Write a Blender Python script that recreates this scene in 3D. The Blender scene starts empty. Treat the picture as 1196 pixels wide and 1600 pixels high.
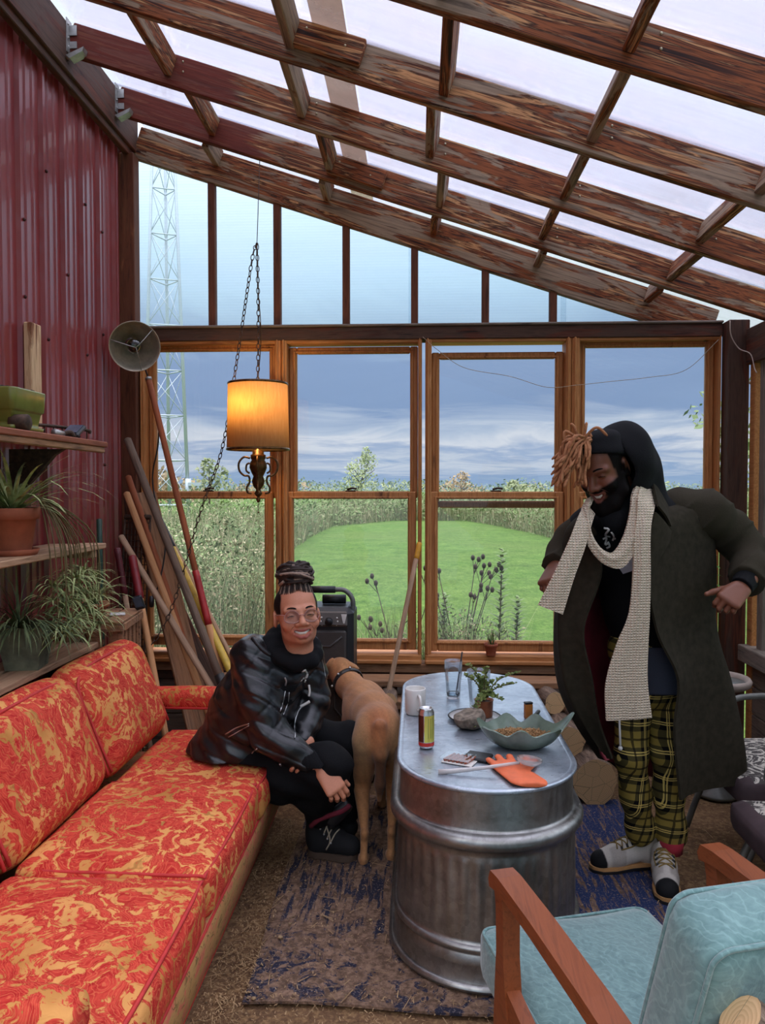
import bpy, math, random
import numpy as np
from mathutils import Vector, Matrix, Euler

scene = bpy.context.scene
# ---------------------------------------------------------------- camera
cam_data = bpy.data.cameras.new('camera')
cam_data.sensor_fit = 'VERTICAL'
cam_data.sensor_height = 36.0
cam_data.sensor_width = 27.0
cam_data.lens = 1202.0 / 1600.0 * 36.0
cam_data.clip_start = 0.05
cam_data.clip_end = 2000
cam = bpy.data.objects.new('camera', cam_data)
scene.collection.objects.link(cam)
cam.location = (0, 0, 1.5)
cam.rotation_euler = (math.radians(90 - 1.81), 0, math.radians(2.7))
scene.camera = cam
# ---------------------------------------------------------------- view
scene.view_settings.view_transform = 'Standard'
scene.view_settings.look = 'None'
scene.view_settings.exposure = 0.66
scene.view_settings.gamma = 1.0
scene.view_settings.use_curve_mapping = False
scene.cycles.max_bounces = 10
scene.cycles.transparent_max_bounces = 24
scene.cycles.caustics_reflective = False
scene.cycles.caustics_refractive = False
# ---------------------------------------------------------------- overcast evening sky
world = bpy.data.worlds.new('sky')
scene.world = world
world.use_nodes = True
nt = world.node_tree
nt.nodes.clear()
N, L = nt.nodes.new, nt.links.new
w_tc = N('ShaderNodeTexCoord')
w_sep = N('ShaderNodeSeparateXYZ'); L(w_tc.outputs['Generated'], w_sep.inputs[0])
def wmath(op, a, b=None, c=None):
    n = N('ShaderNodeMath'); n.operation = op
    for i, v in enumerate((a, b, c)):
        if v is None: continue
        if isinstance(v, (int, float)): n.inputs[i].default_value = v
        else: L(v, n.inputs[i])
    return n.outputs[0]
zz = w_sep.outputs[2]
den = wmath('ADD', wmath('MAXIMUM', zz, 0.0), 0.07)
cx = wmath('DIVIDE', w_sep.outputs[0], den)
cy = wmath('DIVIDE', w_sep.outputs[1], den)
w_cmb = N('ShaderNodeCombineXYZ'); L(cx, w_cmb.inputs[0]); L(cy, w_cmb.inputs[1])
w_n = N('ShaderNodeTexNoise'); w_n.inputs['Scale'].default_value = 0.62; w_n.inputs['Detail'].default_value = 9
w_n.inputs['Roughness'].default_value = 0.62; w_n.inputs['Distortion'].default_value = 0.8
L(w_cmb.outputs[0], w_n.inputs['Vector'])
nz = wmath('SUBTRACT', w_n.outputs[0], 0.5)
amp = wmath('ADD', wmath('MULTIPLY', zz, 0.5), 0.075)
ze = wmath('ADD', zz, wmath('MULTIPLY', nz, amp))
w_mr = N('ShaderNodeMapRange'); w_mr.inputs['From Min'].default_value = -0.02; w_mr.inputs['From Max'].default_value = 0.68
L(ze, w_mr.inputs['Value'])
w_r = N('ShaderNodeValToRGB'); L(w_mr.outputs[0], w_r.inputs[0])
def sl(v):
    v /= 255.0
    return v / 12.92 if v <= 0.04045 else ((v + 0.055) / 1.055) ** 2.4
def S(r, g, b, a=1.0): return (sl(r), sl(g), sl(b), a)
stops = [(-0.02, S(168, 188, 206)), (0.014, S(136, 162, 196)), (0.030, S(196, 204, 216)), (0.045, S(150, 170, 200)), (0.060, S(212, 216, 224)),
         (0.078, S(176, 190, 210)), (0.105, S(130, 154, 190)), (0.16, S(136, 160, 196)), (0.25, S(182, 208, 228)), (0.36, S(200, 214, 230)),
         (0.50, S(210, 215, 226)), (0.66, S(232, 232, 240))]
cr = w_r.color_ramp
while len(cr.elements) < len(stops): cr.elements.new(0.5)
for e, (p, c) in zip(cr.elements, stops):
    e.position = (p + 0.02) / 0.70; e.color = c
w_st = N('ShaderNodeMapRange'); w_st.inputs['From Min'].default_value = 0.2; w_st.inputs['From Max'].default_value = 1.0
w_st.inputs['To Min'].default_value = 0.69; w_st.inputs['To Max'].default_value = 3.9; L(zz, w_st.inputs['Value'])
w_bg = N('ShaderNodeBackground'); L(w_r.outputs[0], w_bg.inputs['Color']); L(w_st.outputs[0], w_bg.inputs['Strength'])
w_out = N('ShaderNodeOutputWorld'); L(w_bg.outputs[0], w_out.inputs['Surface'])
world.cycles.sampling_method = 'MANUAL'
world.cycles.sample_map_resolution = 512
# ================================================================ helpers
COL = scene.collection
RND = random.Random(7)

def tag(o, label=None, cat=None, group=None, kind=None):
    if label: o['label'] = label
    if cat: o['category'] = cat
    if group: o['group'] = group
    if kind: o['kind'] = kind
    return o

def empty(name, loc, label=None, cat=None, group=None, kind=None, rz=0.0, parent=None):
    o = bpy.data.objects.new(name, None); COL.objects.link(o)
    o.location = loc; o.rotation_euler = (0, 0, rz); o.empty_display_size = 0.05
    if parent: attach(o, parent)
    return tag(o, label, cat, group, kind)

def wmat(o):
    m = Matrix.LocRotScale(o.location, o.rotation_euler, o.scale)
    if o.parent: m = wmat(o.parent) @ o.matrix_parent_inverse @ m
    return m

def attach(o, parent):                       # keeps the child where it was modelled in world space
    o.parent = parent
    o.matrix_parent_inverse = wmat(parent).inverted()

def copy_tree(o, parent=None):
    c = o.copy(); COL.objects.link(c)
    if parent: c.parent = parent
    for ch in list(o.children): copy_tree(ch, c)
    return c

class MB:
    def __init__(s): s.v = []; s.f = []; s.m = []; s.sm = []
    def add(s, vs, fs, mi=0, smooth=True):
        b = len(s.v); s.v.extend([tuple(x) for x in vs])
        for f in fs: s.f.append(tuple(i + b for i in f)); s.m.append(mi); s.sm.append(smooth)
        return s
    def convex(s, vs, fs, mi=0, smooth=False):
        vs = [Vector(v) for v in vs]; c = sum(vs, Vector()) / len(vs); out = []
        for f in fs:
            p = [vs[i] for i in f]; n = (p[1] - p[0]).cross(p[2] - p[0])
            out.append(tuple(reversed(f)) if n.dot(sum(p, Vector()) / len(p) - c) < 0 else tuple(f))
        return s.add(vs, out, mi, smooth)
    def box(s, c, size, R=None, bev=0.0, mi=0):
        c = Vector(c); h = [x / 2 for x in size]; b = min(bev, min(h) * 0.9)
        if b <= 0:
            vs = [Vector((sx * h[0], sy * h[1], sz * h[2])) for sx in (-1, 1) for sy in (-1, 1) for sz in (-1, 1)]
            fs = [(0, 1, 3, 2), (4, 5, 7, 6), (0, 1, 5, 4), (2, 3, 7, 6), (0, 2, 6, 4), (1, 3, 7, 5)]
        else:
            vs = []; ix = {}
            for sx in (-1, 1):
                for sy in (-1, 1):
                    for sz in (-1, 1):
                        for a in range(3):
                            p = [sx * (h[0] - b), sy * (h[1] - b), sz * (h[2] - b)]
                            p[a] = (sx, sy, sz)[a] * h[a]
                            ix[(sx, sy, sz, a)] = len(vs); vs.append(Vector(p))
            fs = []
            for a in range(3):
                o1, o2 = (a + 1) % 3, (a + 2) % 3
                for sg in (-1, 1):
                    def key(u, v):
                        k = [0, 0, 0]; k[a] = sg; k[o1] = u; k[o2] = v
                        return tuple(k)
                    fs.append(tuple(ix[key(u, v) + (a,)] for u, v in ((-1, -1), (1, -1), (1, 1), (-1, 1))))
                for u in (-1, 1):
                    for v in (-1, 1):
                        k0 = [0, 0, 0]; k0[o1] = u; k0[o2] = v; k1 = list(k0); k0[a] = -1; k1[a] = 1
                        k0, k1 = tuple(k0), tuple(k1)
                        fs.append((ix[k0 + (o1,)], ix[k1 + (o1,)], ix[k1 + (o2,)], ix[k0 + (o2,)]))
            for sx in (-1, 1):
                for sy in (-1, 1):
                    for sz in (-1, 1): fs.append(tuple(ix[(sx, sy, sz, a)] for a in range(3)))
        if R is not None: vs = [R @ v for v in vs]
        return s.convex([v + c for v in vs], fs, mi, False)
    def span(s, lo, hi, bev=0.0, mi=0):
        return s.box([(a + b) / 2 for a, b in zip(lo, hi)], [abs(b - a) for a, b in zip(lo, hi)], None, bev, mi)
    def tube(s, pts, r, n=8, cap=True, mi=0, ell=None, up=None, twist=0.0):
        pts = [Vector(p) for p in pts]; k = len(pts)
        rs = [r] * k if isinstance(r, (int, float)) else list(r)
        rings = []; t0 = (pts[1] - pts[0]).normalized()
        u = Vector(up) if up is not None else (Vector((0, 0, 1)) if abs(t0.z) < 0.9 else Vector((1, 0, 0)))
        u = (u - t0 * u.dot(t0)).normalized()
        for i in range(k):
            if i == 0: t = pts[1] - pts[0]
            elif i == k - 1: t = pts[-1] - pts[-2]
            else: t = (pts[i + 1] - pts[i]).normalized() + (pts[i] - pts[i - 1]).normalized()
            t = t.normalized() if t.length > 1e-9 else t0
            u = (u - t * u.dot(t))
            u = u.normalized() if u.length > 1e-6 else t.orthogonal().normalized()
            w = t.cross(u); e = ell[i] if isinstance(ell, (list, tuple)) else (ell or 1.0)
            rings.append([pts[i] + (u * math.cos(a) + w * math.sin(a) * e) * rs[i] for a in [2 * math.pi * j / n + twist for j in range(n)]])
        vs = [p for rg in rings for p in rg]; fs = []
        for i in range(k - 1):
            for j in range(n):
                a = i * n + j; b = i * n + (j + 1) % n
                fs.append((a, b, b + n, a + n))
        if cap: fs.append(tuple(reversed(range(n)))); fs.append(tuple(range((k - 1) * n, k * n)))
        return s.add(vs, fs, mi, True)
    def lathe(s, prof, n=24, M=None, mi=0, close=False):
        vs = []; fs = []
        for (r, z) in prof:
            for j in range(n):
                a = 2 * math.pi * j / n; vs.append(Vector((r * math.cos(a), r * math.sin(a), z)))
        k = len(prof)
        for i in range(k - 1):
            for j in range(n):
                a = i * n + j; b = i * n + (j + 1) % n
                fs.append((a, b, b + n, a + n))
        if prof[0][0] > 1e-5 and close: fs.append(tuple(reversed(range(n))))
        if prof[-1][0] > 1e-5 and close: fs.append(tuple(range((k - 1) * n, k * n)))
        if M is not None: vs = [M @ v for v in vs]
        return s.add(vs, fs, mi, True)
    def prism(s, poly, h, M=None, mi=0, smooth=False):
        n = len(poly); vs = [Vector((x, y, 0)) for x, y in poly] + [Vector((x, y, h)) for x, y in poly]
        fs = [tuple(reversed(range(n))), tuple(range(n, 2 * n))] + [(i, (i + 1) % n, (i + 1) % n + n, i + n) for i in range(n)]
        if M is not None: vs = [M @ v for v in vs]
        return s.add(vs, fs, mi, smooth)
    def ball(s, c, r, n=12, mi=0, R=None):
        r = (r, r, r) if isinstance(r, (int, float)) else r; c = Vector(c); m = max(4, n // 2); vs = []; fs = []
        for i in range(m + 1):
            th = math.pi * i / m
            for j in range(n):
                a = 2 * math.pi * j / n
                p = Vector((math.sin(th) * math.cos(a) * r[0], math.sin(th) * math.sin(a) * r[1], -math.cos(th) * r[2]))
                vs.append(c + (R @ p if R is not None else p))
        for i in range(m):
            for j in range(n):
                a = i * n + j; b = i * n + (j + 1) % n
                fs.append((a, b, b + n, a + n))
        return s.add(vs, fs, mi, True)
    def sheet(s, G, thick=0.0, mi=0, mi2=None):
        G = [[Vector(p) for p in row] for row in G]; nu, nv = len(G), len(G[0])
        vs = [p for row in G for p in row]
        fs = [(i * nv + j, (i + 1) * nv + j, (i + 1) * nv + j + 1, i * nv + j + 1) for i in range(nu - 1) for j in range(nv - 1)]
        if thick == 0.0: return s.add(vs, fs, mi, True)
        nr = []
        for i in range(nu):
            for j in range(nv):
                a = G[min(i + 1, nu - 1)][j] - G[max(i - 1, 0)][j]; b = G[i][min(j + 1, nv - 1)] - G[i][max(j - 1, 0)]
                c = a.cross(b); nr.append(c.normalized() if c.length > 1e-12 else Vector((0, 0, 1)))
        lo = [p - q * thick for p, q in zip(vs, nr)]; b = len(vs)
        s.add(vs, fs, mi, True)
        s.add(lo, [tuple(reversed(f)) for f in fs], mi if mi2 is None else mi2, True)
        per = [(i, 0) for i in range(nu)] + [(nu - 1, j) for j in range(1, nv)] + [(i, nv - 1) for i in range(nu - 2, -1, -1)] + [(0, j) for j in range(nv - 2, 0, -1)]
        ids = [i * nv + j for i, j in per]; k = len(ids)
        s.add([vs[i] for i in ids] + [lo[i] for i in ids], [(i, i + k, (i + 1) % k + k, (i + 1) % k) for i in range(k)], mi, False)
        return s
    def blade(s, p, d, ln, wd, droop=0.5, seg=4, mi=0, fold=0.0, tip=0.08):
        p = Vector(p); d = Vector(d).normalized(); side = d.cross(Vector((0, 0, 1)))
        side = side.normalized() if side.length > 1e-4 else Vector((1, 0, 0))
        vs = []; q = p.copy(); dd = d.copy()
        for i in range(seg + 1):
            t = i / seg; w = wd * (math.sin(math.pi * min(1, 0.25 + 0.6 * t)) if t < 1 else tip) * (1 - t * 0.55)
            vs += [q - side * w / 2, q + side * w / 2]
            q = q + dd * (ln / seg); dd = (dd + Vector((0, 0, -droop * (0.4 + t) / seg * 2))).normalized()
        return s.add(vs, [(2 * i, 2 * i + 1, 2 * i + 3, 2 * i + 2) for i in range(seg)], mi, True)
    def mesh(s, name):
        me = bpy.data.meshes.new(name); me.from_pydata(s.v, [], s.f)
        me.polygons.foreach_set('use_smooth', s.sm); me.polygons.foreach_set('material_index', s.m)
        me.update(); return me
    def obj(s, name, mats, parent=None, loc=None, rot=None, label=None, cat=None, group=None, kind=None, local=False):
        me = s.mesh(name)
        for m in (mats if isinstance(mats, (list, tuple)) else [mats]): me.materials.append(m)
        o = bpy.data.objects.new(name, me); COL.objects.link(o)
        if loc is not None: o.location = loc
        if rot is not None: o.rotation_euler = rot
        if parent is not None:
            if local: o.parent = parent
            else: attach(o, parent)
        return tag(o, label, cat, group, kind)

def place(o, M):
    o.location, q, o.scale = M.decompose(); o.rotation_euler = q.to_euler()

def dirM(p, d, up=(0, 0, 1)):                # frame at p: local x along d, local z as near to up as possible
    x = Vector(d).normalized(); u = Vector(up)
    if abs(x.dot(u.normalized())) > 0.99: u = Vector((0, 1, 0))
    z = (u - x * u.dot(x)).normalized(); y = z.cross(x)
    M = Matrix((x, y, z)).transposed().to_4x4(); M.translation = Vector(p); return M

def beam(name, p0, p1, w, h, mat, parent=None, up=(0, 0, 1), bev=0.004, off=(0, 0), **kw):
    """a timber of its own, length along local x, width local y, height local z; off shifts it in (y, z)"""
    p0, p1 = Vector(p0), Vector(p1); ln = (p1 - p0).length
    o = MB().box((ln / 2, off[0], off[1]), (ln, w, h), None, bev).obj(name, mat, **kw)
    place(o, dirM(p0, p1 - p0, up))
    if parent is not None: attach(o, parent)
    return o

def rod(name, p0, p1, r, mat, parent=None, n=10, r1=None, bend=0.0, **kw):
    p0, p1 = Vector(p0), Vector(p1); ln = (p1 - p0).length
    r1 = r if r1 is None else r1; k = 6
    pts = [(0, 0, 0)] + [(ln * i / k, 0, bend * math.sin(math.pi * i / k)) for i in range(k + 1)] + [(ln, 0, 0)]
    pts[0] = (-r * 0.35, 0, 0); pts[-1] = (ln + r1 * 0.35, 0, 0)
    rs = [r * 0.55] + [r + (r1 - r) * i / k for i in range(k + 1)] + [r1 * 0.55]
    o = MB().tube(pts, rs, n).obj(name, mat, **kw)
    place(o, dirM(p0, p1 - p0))
    if parent is not None: attach(o, parent)
    return o

def catmull(P, n):
    P = [Vector(p) for p in P]; out = []
    Q = [P[0] * 2 - P[1]] + P + [P[-1] * 2 - P[-2]]
    for i in range(len(P) - 1):
        a, b, c, d = Q[i:i + 4]
        for k in range(n):
            t = k / n
            out.append(0.5 * ((2 * b) + (c - a) * t + (2 * a - 5 * b + 4 * c - d) * t * t + (3 * b - a - 3 * c + d) * t ** 3))
    out.append(P[-1]); return out

def interp(x, xs, ys): return float(np.interp(x, xs, ys))

# ---------------------------------------------------------------- materials
class MT:
    def __init__(s, name):
        s.m = bpy.data.materials.new(name); s.m.use_nodes = True; s.nt = s.m.node_tree
        s.b = s.nt.nodes['Principled BSDF']; s.out = s.nt.nodes['Material Output']
    def n(s, t, **kw):
        nd = s.nt.nodes.new('ShaderNode' + t)
        for k, v in kw.items():
            if hasattr(nd, k) and k not in nd.inputs: setattr(nd, k, v)
            else: s.put(v, nd.inputs[k])
        return nd
    def put(s, v, sock):
        if isinstance(v, bpy.types.NodeSocket): s.nt.links.new(v, sock)
        else: sock.default_value = v
    def set(s, **kw):
        for k, v in kw.items(): s.put(v, s.b.inputs[k.replace('_', ' ')])
        return s
    def co(s, kind='Object', scale=(1, 1, 1), rnd=True, rot=(0, 0, 0)):
        v = s.n('TexCoord').outputs[kind]
        if rnd:
            oi = s.n('ObjectInfo'); a = s.n('Vector' + 'Math', operation='MULTIPLY_ADD')
            s.put(oi.outputs['Random'], a.inputs[0]); a.inputs[1].default_value = (13.1, 7.7, 9.3); s.put(v, a.inputs[2]); v = a.outputs[0]
        mp = s.n('Mapping'); s.put(v, mp.inputs['Vector']); mp.inputs['Scale'].default_value = scale; mp.inputs['Rotation'].default_value = rot
        return mp.outputs[0]
    def noise(s, v, scale=5, detail=4, rough=0.55, dist=0.0, out=0):
        nd = s.n('TexNoise', Scale=scale, Detail=detail, Roughness=rough, Distortion=dist); s.put(v, nd.inputs['Vector']); return nd.outputs[out]
    def voro(s, v, scale=5, out='Distance', feature='F1'):
        nd = s.n('TexVoronoi', feature=feature, Scale=scale); s.put(v, nd.inputs['Vector']); return nd.outputs[out]
    def wave(s, v, scale=5, dist=0, detail=2, d='X', prof='SIN', dscale=1.0):
        nd = s.n('TexWave', Scale=scale, Distortion=dist, Detail=detail, bands_direction=d, wave_profile=prof); nd.inputs['Detail Scale'].default_value = dscale
        s.put(v, nd.inputs['Vector']); return nd.outputs['Fac']
    def ramp(s, f, stops, interp='LINEAR'):
        nd = s.n('ValToRGB'); s.put(f, nd.inputs[0]); r = nd.color_ramp; r.interpolation = interp
        while len(r.elements) < len(stops): r.elements.new(0.5)
        for e, (p, c) in zip(r.elements, stops):
            e.position = p; e.color = c if not isinstance(c, (int, float)) else (c, c, c, 1)
        return nd.outputs[0]
    def mix(s, f, a, b, mode='MIX'):
        nd = s.n('Mix', data_type='RGBA', blend_type=mode)
        s.put(f, nd.inputs[0]); s.put(a, nd.inputs[6]); s.put(b, nd.inputs[7]); return nd.outputs[2]
    def math(s, op, a, b=0.0):
        nd = s.n('Math', operation=op); s.put(a, nd.inputs[0]); s.put(b, nd.inputs[1]); return nd.outputs[0]
    def sep(s, v, i):
        nd = s.n('SeparateXYZ'); s.put(v, nd.inputs[0]); return nd.outputs[i]
    def bump(s, h, strength=0.3, dist=0.01):
        nd = s.n('Bump', Strength=strength, Distance=dist); s.put(h, nd.inputs['Height']); s.put(nd.outputs[0], s.b.inputs['Normal']); return s

def plain(name, c, rough=0.6, metal=0.0, var=0.12, scale=20, bump=0.0, **kw):
    t = MT(name); v = t.co(); n = t.noise(v, scale, 5)
    d = tuple(max(0, x * (1 - var * 2)) for x in c[:3]) + (1,); l = tuple(min(1, x * (1 + var)) for x in c[:3]) + (1,)
    t.set(Base_Color=t.ramp(n, [(0.3, d), (0.7, l)]), Roughness=rough, Metallic=metal, **kw)
    if bump: t.bump(n, bump, 0.004)
    return t.m

def wood(name, cols, sc=(2, 26, 26), stain=None, stain_sc=(0.9, 5, 5), lo=0.46, hi=0.56, rough=0.72, bump=0.25, spec=0.3, red_to=None):
    """timber: grain along local x; stain = colours of a worn finish lying over part of it"""
    t = MT(name); v = t.co('Object', sc); g = t.noise(v, 2.2, 6, 0.62, 0.6)
    c = t.ramp(g, [(0.28 + 0.44 * i / (len(cols) - 1), x) for i, x in enumerate(cols)])
    if stain:
        w = t.co('Object', stain_sc); m = t.noise(w, 1.6, 6, 0.6, 1.2); k = t.ramp(m, [(lo, 0.0), (hi, 1.0)])
        g2 = t.noise(v, 1.3, 5, 0.6, 1.5)
        sc2 = t.ramp(g2, [(0.30 + 0.4 * i / (len(stain) - 1), x) for i, x in enumerate(stain)])
        c = t.mix(k, c, sc2)
    if red_to:                                # old red paint left on the wall end of the timber
        xx = t.sep(t.co('Object', (1, 1, 1), False), 0); mm = t.math('ADD', xx, t.math('MULTIPLY', t.noise(v, 1.2, 4), 0.5)); c = t.mix(t.ramp(t.math('DIVIDE', mm, red_to + 0.25), [(0.93, 0.88), (1.0, 0.0)]), c, t.mix(g, S(58, 24, 20), S(128, 52, 40)))
    t.set(Base_Color=c, Roughness=rough); t.b.inputs['Specular IOR Level'].default_value = spec
    t.bump(g, bump, 0.004); return t.m

def glass_mat(name, tint=(1, 1, 1, 1), refl=1.0, rough=0.0, dust=0.0, dustc=(0.7, 0.75, 0.8, 1)):
    t = MT(name); nt_ = t.nt; tr = t.n('BsdfTransparent'); tr.inputs[0].default_value = tint
    gl = t.n('BsdfGlossy', Roughness=rough); fr = t.n('Fresnel', IOR=1.45)
    mx = t.n('MixShader'); t.put(t.math('MULTIPLY', fr.outputs[0], refl), mx.inputs[0]); t.put(tr.outputs[0], mx.inputs[1]); t.put(gl.outputs[0], mx.inputs[2])
    o = mx.outputs[0]
    if dust:
        d = t.n('BsdfTranslucent'); d.inputs[0].default_value = dustc; v = t.co('Object', (1, 1, 1)); n = t.noise(v, 6, 6, 0.7)
        m2 = t.n('MixShader'); t.put(t.math('MULTIPLY', n, dust), m2.inputs[0]); t.put(o, m2.inputs[1]); t.put(d.outputs[0], m2.inputs[2]); o = m2.outputs[0]
    t.put(o, t.out.inputs['Surface']); return t.m

# ---------------------------------------------------------------- signed-distance sculpting (bodies, cloth, animals)
class SDF:
    """field of smooth-joined round cones and ellipsoids on a grid, meshed with surface nets"""
    def __init__(s, lo, hi, h):
        s.lo = np.array(lo, float); s.h = h
        s.n = np.maximum(4, np.ceil((np.array(hi, float) - s.lo) / h).astype(int) + 1)
        s.F = np.full(s.n, 0.5, np.float32)
    def sl(s, lo, hi):
        a = np.clip(np.floor((np.array(lo) - s.lo) / s.h).astype(int), 0, s.n - 1); b = np.clip(np.ceil((np.array(hi) - s.lo) / s.h).astype(int) + 1, 1, s.n)
        if np.any(b <= a): return None, None
        ax = [s.lo[i] + s.h * np.arange(a[i], b[i]) for i in range(3)]
        X, Y, Z = ax[0][:, None, None], ax[1][None, :, None], ax[2][None, None, :]
        return tuple(slice(a[i], b[i]) for i in range(3)), (X, Y, Z)
    def comb(s, S_, d, k, sub=False):
        A = s.F[S_]; d = d.astype(np.float32)
        if sub:
            d = -d
            if k > 0:
                hh = np.maximum(k - np.abs(A - d), 0) / k; s.F[S_] = np.maximum(A, d) + hh * hh * k * 0.25
            else: s.F[S_] = np.maximum(A, d)
        elif k > 0:
            hh = np.maximum(k - np.abs(A - d), 0) / k; s.F[S_] = np.minimum(A, d) - hh * hh * k * 0.25
        else: s.F[S_] = np.minimum(A, d)
    def cone(s, a, b, r0, r1=None, k=0.0, sub=False, flat=None):
        """round cone a->b; flat=(axis vector, factor) squashes distances along that axis"""
        r1 = r0 if r1 is None else r1; a = np.array(a, float); b = np.array(b, float); m = k + 3 * s.h + (max(r0, r1) if flat is not None else 0)
        S_, g = s.sl(np.minimum(a - r0, b - r1) - m, np.maximum(a + r0, b + r1) + m)
        if S_ is None: return s
        ba = b - a; L2 = max(ba @ ba, 1e-12)
        px, py, pz = g[0] - a[0], g[1] - a[1], g[2] - a[2]
        t = np.clip((px * ba[0] + py * ba[1] + pz * ba[2]) / L2, 0, 1)
        qx, qy, qz = px - t * ba[0], py - t * ba[1], pz - t * ba[2]
        if flat is not None:
            n = np.array(flat[0], float); n /= np.linalg.norm(n); f = flat[1]; dn = qx * n[0] + qy * n[1] + qz * n[2]
            d = np.sqrt(np.maximum(qx * qx + qy * qy + qz * qz + (f * f - 1) * dn * dn, 1e-12)) - (r0 + (r1 - r0) * t)
        else: d = np.sqrt(qx * qx + qy * qy + qz * qz) - (r0 + (r1 - r0) * t)
        s.comb(S_, d, k, sub); return s
    def chain(s, pts, rs, k=0.0, **kw):
        for i in range(len(pts) - 1): s.cone(pts[i], pts[i + 1], rs[i], rs[i + 1], k, **kw)
        return s
    def ell(s, c, r, k=0.0, R=None, sub=False):
        r = (r, r, r) if isinstance(r, (int, float)) else r; c = np.array(c, float); m = max(r) + k + 3 * s.h
        S_, g = s.sl(c - m, c + m)
        if S_ is None: return s
        p = [g[0] - c[0], g[1] - c[1], g[2] - c[2]]
        if R is not None:
            R = np.array(R); p = [p[0] * R[0, i] + p[1] * R[1, i] + p[2] * R[2, i] for i in range(3)]
        q = np.sqrt((p[0] / r[0]) ** 2 + (p[1] / r[1]) ** 2 + (p[2] / r[2]) ** 2)
        g2 = np.sqrt((p[0] / r[0] ** 2) ** 2 + (p[1] / r[1] ** 2) ** 2 + (p[2] / r[2] ** 2) ** 2)
        d = np.where(q > 1e-4, q * (q - 1) / np.maximum(g2, 1e-9), -min(r)); s.comb(S_, d, k, sub); return s
    def warp(s, fn):                          # fn(X, Y, Z) added to the field: folds and creases
        _, g = s.sl(s.lo, s.lo + s.h * (s.n - 1)); s.F += fn(*g).astype(np.float32); return s
    def cut(s, p, n, k=0.0):                  # keeps the side of the plane that n points away from
        _, g = s.sl(s.lo, s.lo + s.h * (s.n - 1)); n = np.array(n, float) / np.linalg.norm(n)
        d = (g[0] - p[0]) * n[0] + (g[1] - p[1]) * n[1] + (g[2] - p[2]) * n[2]; s.F = np.maximum(s.F, d.astype(np.float32)); return s
    def nets(s):
        F = s.F; F = F.copy()
        for ax in range(3):
            sl0 = [slice(None)] * 3; sl0[ax] = 0; sl1 = [slice(None)] * 3; sl1[ax] = -1
            F[tuple(sl0)] = np.maximum(F[tuple(sl0)], s.h); F[tuple(sl1)] = np.maximum(F[tuple(sl1)], s.h)
        I = F < 0; n = np.array(F.shape)
        cs = [(i, j, k) for i in (0, 1) for j in (0, 1) for k in (0, 1)]
        sub = lambda A, c: A[c[0]:n[0] - 1 + c[0], c[1]:n[1] - 1 + c[1], c[2]:n[2] - 1 + c[2]]
        cnt = sum(sub(I, c).astype(np.uint8) for c in cs); act = (cnt > 0) & (cnt < 8)
        idx = np.argwhere(act); ids = np.full(act.shape, -1, np.int64); ids[act] = np.arange(len(idx))
        vals = np.stack([F[idx[:, 0] + c[0], idx[:, 1] + c[1], idx[:, 2] + c[2]] for c in cs], 1)
        acc = np.zeros((len(idx), 3)); w = np.zeros(len(idx)); cf = np.array(cs, float)
        for a in range(8):
            for b in range(a + 1, 8):
                if sum(abs(x - y) for x, y in zip(cs[a], cs[b])) != 1: continue
                va, vb = vals[:, a], vals[:, b]; m = (va < 0) != (vb < 0)
                t = np.where(m, va / np.where(m, va - vb, 1), 0)
                acc[m] += (cf[a] + (cf[b] - cf[a]) * t[:, None])[m]; w[m] += 1
        V = s.lo + (idx + acc / w[:, None]) * s.h
        Q = []
        for ax in range(3):
            o1, o2 = (ax + 1) % 3, (ax + 2) % 3
            A = [slice(0, n[i] - 1) if i == ax else slice(1, n[i] - 1) for i in range(3)]
            B = list(A); B[ax] = slice(1, n[ax])
            ia, ib = I[tuple(A)], I[tuple(B)]
            e = np.argwhere(ia != ib)
            if not len(e): continue
            off = np.array([0 if i == ax else 1 for i in range(3)]); e = e + off
            fl = I[e[:, 0], e[:, 1], e[:, 2]]
            def cell(d1, d2):
                q = e.copy(); q[:, o1] -= d1; q[:, o2] -= d2; return ids[q[:, 0], q[:, 1], q[:, 2]]
            q = np.stack([cell(1, 1), cell(0, 1), cell(0, 0), cell(1, 0)], 1)
            q[~fl] = q[~fl][:, ::-1]; Q.append(q)
        return V, np.concatenate(Q)

def smooth_np(V, Q, it=1, lam=0.5):
    for _ in range(it):
        acc = np.zeros_like(V); c = np.zeros(len(V))
        for a, b in ((0, 1), (1, 2), (2, 3), (3, 0)):
            np.add.at(acc, Q[:, a], V[Q[:, b]]); np.add.at(acc, Q[:, b], V[Q[:, a]]); np.add.at(c, Q[:, a], 1); np.add.at(c, Q[:, b], 1)
        V = V + lam * (acc / np.maximum(c, 1)[:, None] - V)
    return V

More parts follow.
